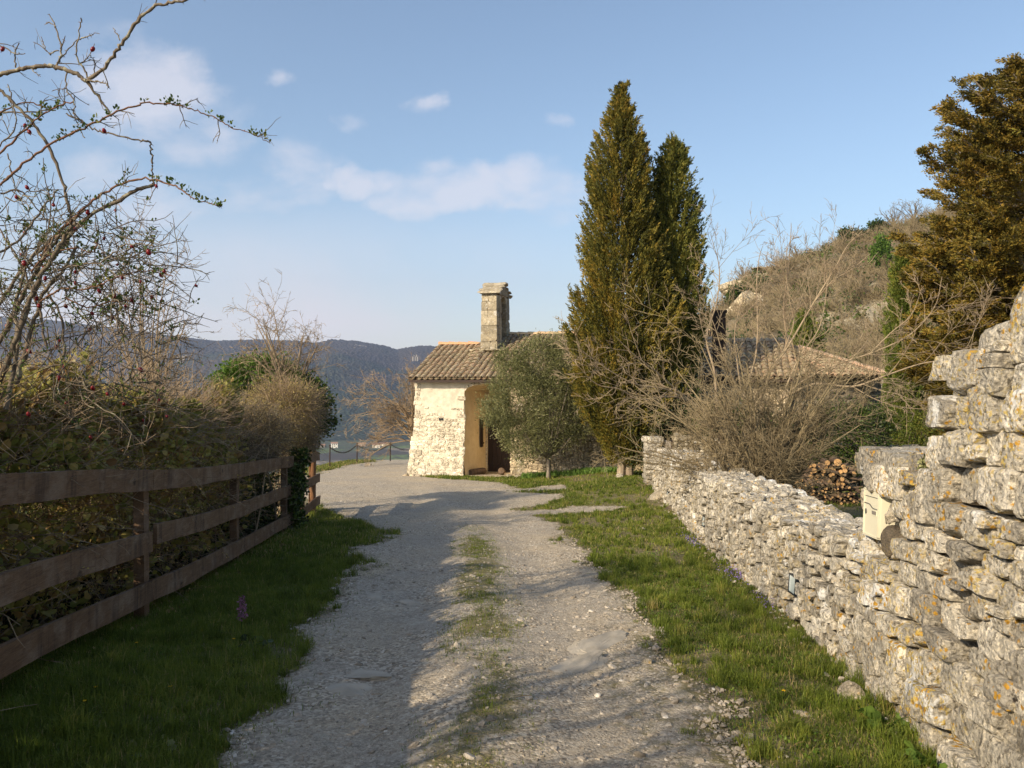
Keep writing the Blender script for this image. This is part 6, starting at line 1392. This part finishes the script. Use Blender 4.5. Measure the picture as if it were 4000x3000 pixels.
for pts, r, mb_ in [([(150,1180),(240,1130),(330,1130),(420,1100),(520,1065),(600,1060),(672,1080)], .006, red), ([(230,1060),(280,1040),(400,1020),(480,960),(560,955),(600,962)], .006, cane), ([(120,1060),(200,990),(300,970),(360,985),(385,925)], .006, red), ([(250,1160),(340,1200),(430,1180),(520,1180),(620,1215)], .005, red),
    ([(-60,520),(0,440),(110,400),(210,432)], .006, red), ([(-80,700),(0,600),(90,520),(160,450),(240,410),(280,400)], .007, red), ([(-80,450),(0,440),(120,438),(215,430)], .007, cane), ([(60,260),(60,200),(75,170)], .005, cane), ([(-40,160),(0,175),(60,210),(95,208)], .005, cane),
    ([(215,262),(260,200),(300,158)], .005, cane), ([(225,258),(240,190),(215,100),(190,55)], .0055, cane), ([(225,195),(190,210),(170,170),(160,140)], .004, cane), ([(240,190),(255,140)], .0035, cane), ([(345,315),(330,270),(300,215),(310,120),(320,70)], .006, cane), ([(300,160),(340,140),(385,128)], .0035, cane), ([(215,100),(180,85)], .003, cane),
    ([(470,160),(445,110)], .0045, cane), ([(340,315),(400,320),(430,345)], .004, cane), ([(260,270),(258,350),(285,385),(290,450),(310,500),(330,540)], .0045, cane), ([(258,345),(205,355)], .003, cane), ([(120,262),(155,300)], .003, cane), ([(360,310),(370,240),(350,215)], .004, cane), ([(355,320),(420,325)], .003, cane), ([(30,600),(50,700),(80,760),(130,730)], .004, cane), ([(0,760),(70,740),(130,800),(200,880)], .006, cane), ([(-40,620),(10,560),(60,500),(50,400),(30,330)], .005, cane)]:
    y0 = rr.uniform(4.6, 5.1); C(pts, r, r * .55, y0, y0 + rr.uniform(-.15, .15), mb_)
# twiggy side growth
T2 = MB(); spots = []
for (p, rad, mb_) in canes:
    L = np.linalg.norm(np.diff(p, axis=0), axis=1).sum(); low_ = p[:, 2].mean() < 2.5
    n = int(L * (9 if low_ else 4.0)); 
    if n < 1: continue
    i = rr.integers(0, len(p) - 1, n); T = unit(p[i + 1] - p[i]); pts, r_ = grow(p[i], side_dir(T, rr, rr.uniform(.6, 1.3, n)), rr.uniform(.06, .38 if low_ else .2, n), .0036, .0018, rr, 6, .22, .02); T2.tubes(pts, r_, 4, rr.random(n)); spots.append(pts)
    Pc, T, _ = sample_on(pts, r_, 3, rr, .2, 1); pts2, r2 = grow(Pc, side_dir(T, rr, rr.uniform(.6, 1.2, len(Pc))), rr.uniform(.03, .14, len(Pc)), .0022, .0012, rr, 4, .2); T2.tubes(pts2, r2, 3, rr.random(len(Pc)))
n = 330; P = np.stack([rr.uniform(-3.4, -2.3, n), rr.uniform(4.6, 5.6, n), rr.uniform(1.45, 2.75, n)], -1); ok = P[:, 2] < 2.85 + (P[:, 0] + 2.9) * -.6; P = P[ok]; n = len(P)
pts, r_ = grow(P, unit(rr.normal(size=(n, 3)) + [.4, 0, .3]), rr.uniform(.15, .5, n), .0042, .0018, rr, 7, .2); T2.tubes(pts, r_, 4, rr.random(n)); spots.append(pts[:, :6])
Pc, T, _ = sample_on(pts, r_, 3, rr, .2, 1); pts2, r2 = grow(Pc, side_dir(T, rr, .8), rr.uniform(.05, .2, len(Pc)), .0025, .0013, rr, 4, .2); T2.tubes(pts2, r2, 3, rr.random(len(Pc)))
cane.build('canes', M['bark_rose'], rose, rB, smooth=True); red.build('young_canes', M['cane_red'], rose, rB, smooth=True); T2.build('twigs', M['bark_rose'], rose, rB)
# leaf sprouts: dense on the young canes, sparse elsewhere
lf = MB()
def sprout(P, size, n=8, key=None):
    m_ = len(P); q = np.repeat(P, n, 0) + rr.normal(0, size * .45, (m_ * n, 3)); lf.inst(LEAF[0], LEAF[1], leaf_frames(m_ * n, rr, np.array([[.1, -.2, 1.0]]), size * rr.uniform(.6, 1.2, m_ * n), .7, .9), q, np.repeat(rr.random(m_), n) * .7 + rr.random(m_ * n) * .3)
for (p, rad, mb_) in canes:
    if mb_ is red:
        L = np.linalg.norm(np.diff(p, axis=0), axis=1).sum(); n = int(L * 13); i = np.sort(rr.integers(len(p) // 4, len(p), n)); sprout(p[i] + [0, 0, .012], .024, 7)
allp = np.concatenate([s.reshape(-1, 3) for s in spots]); lowp = allp[allp[:, 2] < 3.0]; i = rr.integers(0, len(lowp), 420); sprout(lowp[i], .022, 6)
lf.build('leaves', M['leaf_rose'], rose, rB)
hv, hf = cube_sphere(3, 2.0); hip0 = None
i = rr.integers(0, len(allp), 80); hp = allp[i]; hp = hp[hp[:, 1] < 5.6][:66]
stalks = MB(); 
for k_, p in enumerate(hp):
    q = p + np.array([rr.uniform(-.01, .01), rr.uniform(-.02, 0), -.03])
    stalks.tubes([[p, (p + q) / 2 + [.004, 0, 0], q]], [[.001, .001, .001]], 3)
    if hip0 is None:
        mb = MB(); mb.add(hv * [.0108, .0108, .0155], hf); mb.add(np.array([[0, 0, -.014], [.004, 0, -.021], [-.004, .002, -.021], [0, -.004, -.021]]), [[0, 1, 2], [0, 2, 3], [0, 3, 1]]); hip0 = mb.build('rose_hip', M['hip'], smooth=True); o = hip0
    else: o = hip0.copy(); COL.objects.link(o)
    o.parent = rose; o.location = tuple(q - np.array(rB) - [0, 0, .012]); o.rotation_euler = (rr.normal(0, .4), rr.normal(0, .4), 0); s_ = rr.uniform(.8, 1.25); o.scale = (s_, s_, s_)
stalks.build('hip_stalks', M['twig_dark'], rose, rB)
# cotoneaster-like sprays poking through the rails
rr = RNG(155); n = 300; y = rr.uniform(3.2, 9.0, n); P = np.stack([-2.98 - .07 * (y - 4) - rr.uniform(.05, .25, n), y, H0(-3, y) + rr.uniform(.05, 1.45, n)], -1); base = (-3.1, 5.5, float(H0(-3.1, 5.5)))
t_ = thing('sprawling_shrub', 'low shrub with tiny yellow-green leaves poking between the fence rails', 'shrub', base); tw = MB(); pts, r_ = grow(P, unit(rr.normal(size=(n, 3)) * [.5, 1, .5] + [.35, 0, .1]), rr.uniform(.2, .55, n), .003, .0015, rr, 7, .14, -.02); tw.tubes(pts, r_, 3, rr.random(n)); tw.build('stems', M['cane_red'], t_, base)
Pc, T, _ = sample_on(pts, r_, 26, rr, .1, 1); Pc = Pc + rr.normal(0, .008, Pc.shape); mb = MB(); mb.inst(LEAF4[0], LEAF4[1], leaf_frames(len(Pc), rr, T, .014 * rr.uniform(.6, 1.4, len(Pc)), .75, .9), Pc, rr.random(len(Pc))); mb.build('leaves', M['leaf_small'], t_, base)
# dark shrubbery behind the gate and in the garden
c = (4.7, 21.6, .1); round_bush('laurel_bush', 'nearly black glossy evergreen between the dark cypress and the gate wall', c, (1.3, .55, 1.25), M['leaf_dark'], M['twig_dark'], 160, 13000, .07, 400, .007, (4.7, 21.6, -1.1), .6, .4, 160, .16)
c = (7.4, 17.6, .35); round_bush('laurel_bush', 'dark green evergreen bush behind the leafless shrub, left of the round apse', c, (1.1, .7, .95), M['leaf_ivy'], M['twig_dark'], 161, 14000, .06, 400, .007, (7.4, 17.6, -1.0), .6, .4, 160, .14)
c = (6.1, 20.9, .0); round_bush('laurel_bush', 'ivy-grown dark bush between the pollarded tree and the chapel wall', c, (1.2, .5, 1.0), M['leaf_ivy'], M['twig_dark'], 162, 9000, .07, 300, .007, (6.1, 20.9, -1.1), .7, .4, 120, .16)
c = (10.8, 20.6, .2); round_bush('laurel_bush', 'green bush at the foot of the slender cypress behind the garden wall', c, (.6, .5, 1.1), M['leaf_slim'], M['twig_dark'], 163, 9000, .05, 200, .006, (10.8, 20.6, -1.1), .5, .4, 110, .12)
# ------------------------------------------------------------------ hillside wood
rr = RNG(170); base = (45, 110, 0)
def hs_pts(n, a0=.24, a1=.66, d0=52, d1=151):
    ang = rr.uniform(a0, a1, n); d = d0 + (d1 - d0) * rr.random(n) ** .75; r = d / np.cos(ang); z = hs_h(ang, r); return np.stack([r * np.sin(ang), d, z], -1)
wood = MB(); n = 1250; P = hs_pts(n); nb = 16
D = unit(rr.normal(size=(n * nb, 3)) * [1, 1, .45] + [0, 0, 1.0]); Lh = np.repeat(rr.uniform(1.1, 3.0, n), nb) * rr.uniform(.6, 1.1, n * nb)
pts, r_ = grow(np.repeat(P, nb, 0) - [0, 0, .2], D, Lh, .04, .02, rr, 4, .12, .05); tone = np.repeat(rr.random(n), nb); wood.tubes(pts, r_, 3, tone)
Pc, T, _ = sample_on(pts, r_, 5, rr, .3, 1); pts2, r2 = grow(Pc, side_dir(T, rr, .7), np.repeat(Lh, 5) * rr.uniform(.2, .4, len(Pc)), .022, .012, rr, 3, .15, .04); wood.tubes(pts2, r2, 3, np.repeat(tone, 5))
tag(wood.build('scrub_wood', M['twig_hill'], loc=base), 'leafless brown scrub oak covering the hillside', 'woodland', kind='stuff')
gs = MB(); n = 260; P = hs_pts(n); m_ = 60; Q = np.repeat(P, m_, 0) + rr.normal(size=(n * m_, 3)) * np.repeat(rr.uniform(.35, .9, (n, 1)), m_, 0) * [1, 1, .6] + [0, 0, .4]; gs.inst(LEAF4[0], LEAF4[1], leaf_frames(len(Q), rr, np.array([[0, 0, 1.]]), .38, .8, 1.0), Q, np.repeat(rr.random(n), m_) * .7 + rr.random(len(Q)) * .3)
tag(gs.build('evergreen_scrub', M['leaf_ivy'], loc=base), 'low dark green scrub dotted over the hillside', 'ground cover', kind='stuff')
def hz(u, d=148.):
    a = math.atan((u - 2000) / 3050); r = d / math.cos(a); return (r * math.sin(a), d, float(hs_h(np.array([a]), np.array([r]))[0]))
labs = ['bare oak with a fan of twigs on the skyline, right of the dark evergreens', 'bare oak on the skyline next to the russet conifer', 'small bare oak on the skyline at the left end of the ridge', 'bare oak on the skyline halfway up the ridge', 'bare oak on the skyline just above the pale rocks', 'low bare oak on the skyline left of the dark evergreens']
for k_, (u, d, h) in enumerate([(3490,147,4.6),(3570,146,4.8),(2905,143,3.2),(3120,146,3.6),(2960,145,2.2),(3330,146,3.0)]):
    b = hz(u, d); st = [([np.array(b) - [0, 0, .5], np.array(b) + [rr.normal(0, .2), 0, h * .3]], .16, .12)]
    for q in range(9): a = rr.uniform(-1.1, 1.1); e = np.array(b) + [math.sin(a) * h * .75, rr.normal(0, .8), h * (.35 + .6 * math.cos(a))]; s0 = np.array(b) + [0, 0, h * rr.uniform(.1, .3)]; st.append(([s0, (s0 + e) / 2 + [0, 0, .1], e], .08, .03))
    bare_tree('oak_tree', labs[k_], b, st, M['twig_grey'], 180 + k_, [(6, .4, .5, .6), (5, .4, .6, .6)], twig_r=.022, up=.02)['group'] = 'bare oaks on the skyline'
def ev(u, d, r, label, mat, seed, up=1.0):
    b = hz(u, d); rr2 = RNG(seed); t_ = thing('evergreen_tree', label, 'tree', b, group='evergreens on the hillside'); lf = MB(); leafy_mass(lf, np.array(b) + [0, 0, r[2] * .85], r, 3800, rr2, .30, .2, .4, .8, .9, 60, .38, .35); lf.build('crown', mat, t_, b); tk = MB(); tk.tubes([[np.array(b) - [0, 0, .4], np.array(b) + [0, 0, r[2]]]], [[.2, .1]], 6); tk.build('trunk', M['trunk'], t_, b)
ev(3310, 146, (1.6, 1.4, 1.6), 'round dark evergreen oak on the skyline, largest on the ridge', M['leaf_ivy'], 190); ev(3365, 147, (1.4, 1.2, .9), 'low dark evergreen right beside the round one on the skyline', M['leaf_ivy'], 191); ev(3430, 147, (1.9, 1.3, 1.2), 'broad evergreen on the skyline left of the bare oak', M['leaf_ivy'], 192)
ev(3440, 112, (1.3, 1.1, 2.6), 'upright ivy-green tree on the slope below the skyline evergreens', M['leaf_fresh'], 193); ev(2890, 120, (1.6, 1.2, 1.2), 'evergreen bush among the pale rocks at the left end of the hill', M['leaf_ivy'], 194)
for k_, (u, d, sz, lab) in enumerate([(2900, 138, (4, 4, 2.2), 'pale limestone outcrop at the left end of the hillside skyline'), (2985, 134, (5, 3, 1.4), 'pale rock ledge just right of the end outcrop'), (2925, 118, (3.6, 3, 2.6), 'rounded pale cliff face below the end outcrop'), (3060, 140, (6, 3, 1.1), 'thin pale rock ledge below the middle of the ridge')]):
    b = hz(u, d); V = cut_rocks(1, CS10[0], RNG(200 + k_), 16, .6, .95, .06); mb = MB(); mb.inst(V, CS10[1], np.diag(sz)[None], np.array([np.array(b) - [0, 0, sz[2] * .35]]), .5); tag(mb.build('rock_outcrop', M['cliff'], loc=b), lab, 'rock outcrop', 'rock outcrops on the hillside')
# ------------------------------------------------------------------ grass, gravel, small plants
rr = RNG(300)
def blades(mb, x, y, h, w, rng, lean=.45, tone=None, dirx=None):
    n = len(x); z = H(x, y); a = rng.uniform(0, 2 * np.pi, n); ln = np.abs(rng.normal(0, lean, n)); dx = np.cos(a) * ln; dy = np.sin(a) * ln; b = rng.uniform(0, 2 * np.pi, n); wx = np.cos(b) * w / 2; wy = np.sin(b) * w / 2
    P0 = np.stack([x, y, z - .004], -1); m_ = np.stack([dx * h * .35, dy * h * .35, h * .55], -1); t = np.stack([dx * h, dy * h, h * np.clip(1 - ln * .45, .3, 1)], -1); W2 = np.stack([wx, wy, 0 * wx], -1)
    V = np.stack([P0 - W2, P0 + W2, P0 + m_ + W2 * .75, P0 + m_ - W2 * .75, P0 + t], 1).reshape(-1, 3); i = np.arange(n)[:, None] * 5
    r = np.repeat(np.clip(rng.normal(.45, .2, n) if tone is None else tone, 0, 1), 5)
    base = mb.n; mb.add(V, i + np.array([0, 1, 2, 3]), r); mb.f.append(i + np.array([3, 2, 4]) + base); mb.m.append(np.zeros(n, int))
def grass_region(name, label, x0, x1, y0, y1, n, h, w, rng, extra=None, thr=.0, tuft=.55, mat='grass', dens_far=1.0, kind='stuff', dry=.09, lean=.55, thick=0.0):
    x = rng.uniform(x0, x1, n); y = y0 + (y1 - y0) * rng.random(n) ** dens_far
    k = int(n * tuft); c = rng.integers(0, n, max(1, n // 45)); ci = c[rng.integers(0, len(c), k)]; x[:k] = x[ci] + rng.normal(0, .035, k); y[:k] = y[ci] + rng.normal(0, .035, k)
    gm_ = gravel_mask(x, y); cr_ = crown_grass(x, y); ok = (gm_ < thr - .05 + rng.normal(0, .09, n)) | ((gm_ < .32) & (rng.random(n) < .10)) | (rng.random(n) < cr_ * .8)
    ok &= ~((x > wall_x(y) - .02) & (x < wall_x(y) + THK + .05) & (y < 17.9))
    if extra is not None: ok &= extra(x, y)
    x, y = x[ok], y[ok]; gm_ = gm_[ok]; n = len(x); f = fbm(x * 2.2, y * 2.2, 301, 4); hh = h * rng.uniform(.45, 1.2, n) * (.45 + 1.1 * f) * np.where(gm_ > -.12, .55, 1.0)
    pat = fbm(x * 1.1, y * .9, 305, 4); thin = rng.random(n) < np.clip((pat - .29 + thick) * 4.6, .06, 1) * (.35 + .65 * sst(-.02, -.35 + thick, gm_)); x, y, hh, f, pat, gm_ = x[thin], y[thin], hh[thin], f[thin], pat[thin], gm_[thin]; n = len(x)
    tone = np.clip(rng.normal(.36, .17, n) + (fbm(x * 3, y * 3, 302, 3) - .5) * .5 + (.5 - pat) * .8 * (1 - thick * 4), 0, .95); tone = np.where(rng.random(n) < dry, rng.uniform(.9, 1, n), tone)
    mb = MB(); blades(mb, x, y, hh, w * rng.uniform(.7, 1.3, n), rng, lean, tone); o = mb.build(name, M[mat]); return tag(o, label, 'grass', kind='stuff')
grass_region('grass', 'dark shaded grass of the verge between the fence and the lane', -3.3, -1.05, 2.6, 9.5, 150000, .08, .0044, rr, dens_far=1.3, thr=.02, thick=.2, dry=.03)
grass_region('grass', 'grass of the left verge towards the end of the fence', -4.2, -1.0, 9.5, 17.5, 70000, .085, .010, rr, thick=.15)
grass_region('grass', 'bright grass verge along the foot of the stone walls', .7, 2.75, 2.8, 9.0, 130000, .045, .0042, rr, dens_far=1.2, dry=.16)
grass_region('grass', 'sunlit lawn between the lane, the low wall and the chapel', -1.0, 3.4, 9.0, 18.5, 120000, .05, .009, rr, dry=.13)
grass_region('grass', 'lawn in front of the chapel wall', -4.2, 4.2, 18.5, 26.5, 110000, .085, .016, rr, extra=lambda x, y: y < 26.3 - .268 * (x + 3.35) - .1)
grass_region('grass', 'grassy crown between the wheel tracks', -1.1, .5, 3.0, 13.5, 260000, .075, .0046, rr, extra=lambda x, y: crown_grass(x, y) > .12, tuft=.75, thick=.3)
grass_region('grass', 'thin grass on the terrace edge by the chain', -8.2, -2.5, 26, 40, 60000, .10, .03, rr, thr=-.1, dry=.25)
grass_region('grass', 'grass of the enclosed garden', 3.0, 9.5, 6, 20, 60000, .09, .014, rr)
def tufts(name, label, n, reg, h, seed, cond, nb=70, mat='grass', w=.0042, tone=.45):
    r2 = RNG(seed); x = r2.uniform(reg[0], reg[1], n); y = reg[2] + (reg[3] - reg[2]) * r2.random(n) ** 1.3; ok = cond(x, y); x, y = x[ok], y[ok]; k = len(x); s = r2.uniform(.5, 1.3, k); mb = MB()
    X = np.repeat(x, nb) + r2.normal(0, .022, k * nb) * np.repeat(s, nb); Y = np.repeat(y, nb) + r2.normal(0, .022, k * nb) * np.repeat(s, nb)
    blades(mb, X, Y, h * np.repeat(s, nb) * r2.uniform(.5, 1.15, k * nb), w * r2.uniform(.7, 1.3, k * nb), r2, .62, np.clip(np.repeat(r2.normal(tone, .14, k), nb) + r2.normal(0, .12, k * nb), 0, .97)); return tag(mb.build(name, M[mat]), label, 'grass', kind='stuff')
tufts('grass_tufts', 'longer grass tufts in the verge below the wall', 420, (.8, 2.2, 2.9, 9.5), .115, 360, lambda x, y: (gravel_mask(x, y) < -.06) & (x < wall_x(y) - .04))
tufts('grass_tufts', 'longer grass tufts in the shaded verge by the fence', 420, (-2.9, -1.1, 2.8, 10), .12, 361, lambda x, y: gravel_mask(x, y) < -.02, tone=.3)
tufts('grass_tufts', 'short tufts rooted in the gravel between the tracks', 300, (-1.0, 1.3, 3.0, 12), .05, 362, lambda x, y: (crown_grass(x, y) > .25) | ((gravel_mask(x, y) < .22) & (gravel_mask(x, y) > -.05)), nb=50)
tufts('grass_tufts', 'leafy tufts on the lawn by the low wall', 500, (-.5, 3.2, 9, 19), .11, 363, lambda x, y: (gravel_mask(x, y) < -.1) & (x < wall_x(y) - .04), nb=36, w=.009)
# moss-like tiny herbs and dry bits in the verge
def litter(name, label, n, reg, size, mat, seed, cond):
    r2 = RNG(seed); x = r2.uniform(reg[0], reg[1], n); y = r2.uniform(reg[2], reg[3], n); ok = cond(x, y); x, y = x[ok], y[ok]; P = np.stack([x, y, H(x, y) + r2.uniform(.004, .025, len(x))], -1); mb = MB(); mb.inst(LEAF[0], LEAF[1], leaf_frames(len(x), r2, np.array([[0, 0, .3]]), size * r2.uniform(.5, 1.4, len(x)), .9, 1.0), P, r2.random(len(x))); return tag(mb.build(name, M[mat]), label, 'ground cover', kind='stuff')
litter('clover', 'small round-leaved herbs among the shaded grass', 9000, (-3.2, -1.2, 2.8, 9), .018, 'leaf_fresh', 310, lambda x, y: (gravel_mask(x, y) < -.1) & (fbm(x * 1.5, y * 1.5, 311, 3) > .45))
litter('clover', 'small herbs in the grass at the wall foot', 6000, (1.0, 2.4, 2.9, 10), .016, 'leaf_fresh', 312, lambda x, y: (gravel_mask(x, y) < -.1) & (fbm(x * 1.5, y * 1.5, 313, 3) > .5))
litter('leaf_litter', 'brown fallen leaves under the hedge', 5000, (-4.3, -2.6, 2.5, 14), .035, 'leaf_tan', 314, lambda x, y: x < -2.62 - .07 * (y - 4))
# gravel stones lying on the lane
def pebbles(name, label, n, reg, smin, smax, tmpl, seed, cond, flat=.6, p=2.2):
    r2 = RNG(seed); x = r2.uniform(reg[0], reg[1], n); y = reg[2] + (reg[3] - reg[2]) * r2.random(n) ** 1.35; ok = cond(x, y, r2); x, y = x[ok], y[ok]; n = len(x); s = smin + (smax - smin) * r2.random(n) ** p
    V = cut_rocks(n, tmpl[0], r2, 6, .55, .9, .03); sc = np.stack([s * r2.uniform(.7, 1.2, n), s * r2.uniform(.6, 1.1, n), s * flat * r2.uniform(.6, 1.1, n)], -1)
    mb = MB(); mb.inst(V, tmpl[1], rand_rot(n, r2, .3) * sc[:, None, :], np.stack([x, y, H(x, y) + .008 + s * .15], -1), np.clip(r2.normal(.5, .22, n), 0, 1)); return tag(mb.build(name, M['pebble']), label, 'gravel', kind='stuff')
CS1 = cube_sphere(1, 2.0)
on = lambda x, y, r2: (gravel_mask(x, y) > -.10) & (r2.random(len(x)) < np.clip(.25 + 1.5 * (fbm(x * 1.6, y * 1.2, 320, 4) - .35) + .5 * sst(.1, .5, np.abs(x - RC(y) - .05)) * 0 + .35 * sst(.3, .9, x - RC(y)), 0, 1))
pebbles('gravel', 'loose pale gravel stones scattered on the near lane', 60000, (-2.3, 2.2, 2.9, 9), .003, .017, CS1, 321, on, p=2.6)
pebbles('gravel', 'coarser broken stones on the near lane', 3600, (-2.0, 2.2, 2.9, 10), .010, .036, CS2, 322, on, .55, 3.2)
pebbles('gravel', 'mid-sized stones bedded in the near lane', 17000, (-2.1, 2.2, 2.9, 11), .008, .024, CS1, 325, on, .5, 1.4)
pebbles('gravel', 'loose gravel on the farther lane', 26000, (-7, 3.4, 9, 24), .009, .026, CS1, 323, on, .6)
pebbles('gravel', 'rubble chips fallen along the foot of the wall', 1600, (1.7, 3.2, 3.4, 17), .01, .035, CS2, 324, lambda x, y, r2: np.abs(x - wall_x(y) + .06) < .14)
# straws
mb = MB(); n = 34; x = rr.uniform(-2.3, 1.9, n); y = rr.uniform(3.4, 7.5, n); a = rr.uniform(0, 3.14, n); L = rr.uniform(.03, .11, n); P0 = np.stack([x, y, H(x, y) + .03], -1); P1 = P0 + np.stack([np.cos(a) * L, np.sin(a) * L, rr.uniform(-.005, .01, n)], -1); mb.tubes(np.stack([P0, (P0 + P1) / 2 + [0, 0, .004], P1], 1), np.full((n, 3), .0018), 4)
tag(mb.build('dry_straw', M['grass_dry']), 'dry yellow straws scattered over lane and verge', 'straw', kind='stuff')
# iris bed against the chapel wall
x = rr.uniform(.3, 4.1, 5200); y = 26.3 - .268 * (x + 3.35) - rr.uniform(.35, 1.15, 5200); ok = fbm(x * 1.8, y * 1.8, 330, 3) > .40; mb = MB(); x, y = x[ok], y[ok]; blades(mb, x, y, rr.uniform(.10, .24, len(x)), .030 * rr.uniform(.7, 1.2, len(x)), rr, .35, rr.random(len(x)))
tag(mb.build('iris_leaves', M['iris']), 'bright green iris leaves in a strip along the chapel wall', 'plant', kind='stuff')
# broad leaved plant at the wall foot
def rosette(name, label, x, y, n, size, mat, seed, hgt=.5):
    r2 = RNG(seed); z = gz(x, y); a = r2.uniform(0, 2 * np.pi, n); L = size * r2.uniform(.5, 1.1, n); d = np.stack([np.cos(a), np.sin(a), r2.uniform(.15, hgt * 2, n)], -1); base = (x, y, z); mb = MB(); st = MB()
    P = np.array(base) + unit(d) * L[:, None]; st.tubes(np.stack([np.repeat([base], n, 0), (np.array(base) + P) / 2 + [0, 0, .01], P], 1), np.full((n, 3), .0022), 3)
    v = np.array([[0, 0, 0]] + [[.55 * math.sin(q) * (1 + .12 * math.cos(5 * q)), .5 - .55 * math.cos(q) * (1 + .12 * math.cos(5 * q)), .05 * math.cos(3 * q)] for q in np.linspace(.25, 2 * np.pi - .25, 11)]); f = np.array([[0, i, i + 1] for i in range(1, 11)])
    fr = leaf_frames(n, r2, d * [1, 1, .15] + 0, L * .55, 1.0, .25); mb.inst(v, f, fr, P, r2.random(n)); t_ = thing(name, label, 'plant', base); mb.build('leaves', M[mat], t_, base); st.build('stems', M['leaf_fresh'], t_, base)
rosette('broad_leaved_plant', 'clump of round lobed green leaves against the foot of the tall wall', 2.02, 4.18, 26, .115, 'leaf_fresh', 340)
rosette('broad_leaved_plant', 'smaller leafy clump nearer the camera at the foot of the tall wall', 1.98, 3.70, 22, .085, 'leaf_fresh', 341)
rosette('broad_leaved_plant', 'grey-green thistle rosette in the shaded left verge', -1.72, 3.75, 16, .09, 'leaf_olive', 342, .3)
rosette('broad_leaved_plant', 'dark leaf rosette beside the orchid', -1.85, 5.55, 16, .10, 'leaf_ivy', 343, .3)
# orchid
x, y = -2.03, 5.85; z = gz(x, y); t_ = thing('orchid', 'single pink-brown orchid spike standing in the shaded verge', 'flower', (x, y, z)); mb = MB(); mb.tubes([[(x, y, z), (x + .004, y, z + .12), (x + .01, y, z + .30)]], [[.005, .0045, .003]], 6); mb.build('stem', M['leaf_fresh'], t_, (x, y, z))
mb = MB(); r2 = RNG(345); n = 150; q = r2.random(n); P = np.stack([x + .008 + r2.normal(0, .016, n) * (1.1 - .6 * q), y + r2.normal(0, .016, n), z + .13 + q * .17], -1); mb.inst(LEAF[0], LEAF[1], leaf_frames(n, r2, P - [x, y, z + .1], .020, .9, 1.0), P, r2.random(n)); mb.build('flower_spike', M['orchid'], t_, (x, y, z))
# yellow dandelions
def flower(label, x, y, h=.06, r=.013, mat='yellow', petals=14):
    z = gz(x, y); t_ = thing('dandelion' if mat == 'yellow' else 'violet', label, 'flower', (x, y, z)); s = MB(); s.tubes([[(x, y, z), (x, y, z + h * .5), (x + .003, y, z + h)]], [[.0016] * 3], 4); s.build('stem', M['leaf_fresh'], t_, (x, y, z)); a = np.linspace(0, 2 * np.pi, petals, endpoint=False); d = np.stack([np.cos(a), np.sin(a), 0 * a + .35], -1); mb = MB(); mb.inst(LEAF4[0], LEAF4[1], leaf_frames(petals, RNG(5), d, r, .4, .05), np.tile([x + .003, y, z + h], (petals, 1)), .5); mb.build('petals', M[mat], t_, (x, y, z))
for x, y, lab in [(-2.27, 4.25, 'yellow dandelion in the shaded grass, nearest the lowest rail'), (-2.22, 4.05, 'larger yellow flower in the shaded grass, lowest left in view'), (-1.95, 4.45, 'yellow flower right of the two low ones in the shaded verge'), (-2.55, 5.3, 'small yellow flower close under the bottom rail'), (-1.98, 5.55, 'small yellow flower just left of the orchid'), (1.58, 4.55, 'single yellow flower in the grass left of the broad-leaved clump')]: flower(lab, x, y)
# violets along the foot of the low wall
mb = MB(); r2 = RNG(350); n = 420; c = np.array([(2.45, 10.5), (2.38, 8.6), (2.36, 8.2), (2.28, 7.0), (2.5, 11.0)]); i = r2.integers(0, 5, n); x = c[i, 0] + r2.normal(0, .06, n); y = c[i, 1] + r2.normal(0, .16, n); P = np.stack([x, y, H(x, y) + r2.uniform(.02, .09, n)], -1); mb.inst(LEAF4[0], LEAF4[1], leaf_frames(n, r2, np.array([[-.3, -.5, .5]]), .014, .9, .9), P, .5)
tag(mb.build('violets', M['violet']), 'tiny violet flowers along the foot of the low wall', 'flowers', kind='stuff')
# ------------------------------------------------------------------ air
hm = bpy.data.materials.new('haze'); hm.use_nodes = True; nt = hm.node_tree; nt.nodes.clear(); o_ = nt.nodes.new('ShaderNodeOutputMaterial'); pv = nt.nodes.new('ShaderNodeVolumePrincipled')
pv.inputs['Color'].default_value = (.55, .70, 1.0, 1); pv.inputs['Density'].default_value = 1.1e-4; pv.inputs['Anisotropy'].default_value = .3; nt.links.new(pv.outputs[0], o_.inputs['Volume'])
mb = MB(); x0, x1, y0, y1, z0, z1 = -5200, 5200, -2100, 5300, -1250, 700
mb.add([(x0,y0,z0),(x1,y0,z0),(x1,y1,z0),(x0,y1,z0),(x0,y0,z1),(x1,y0,z1),(x1,y1,z1),(x0,y1,z1)], [[0,3,2,1],[4,5,6,7],[0,1,5,4],[1,2,6,5],[2,3,7,6],[3,0,4,7]])
hz_o = mb.build('haze', hm); tag(hz_o, 'thin blue air between the lane and the far hills', kind='stuff')
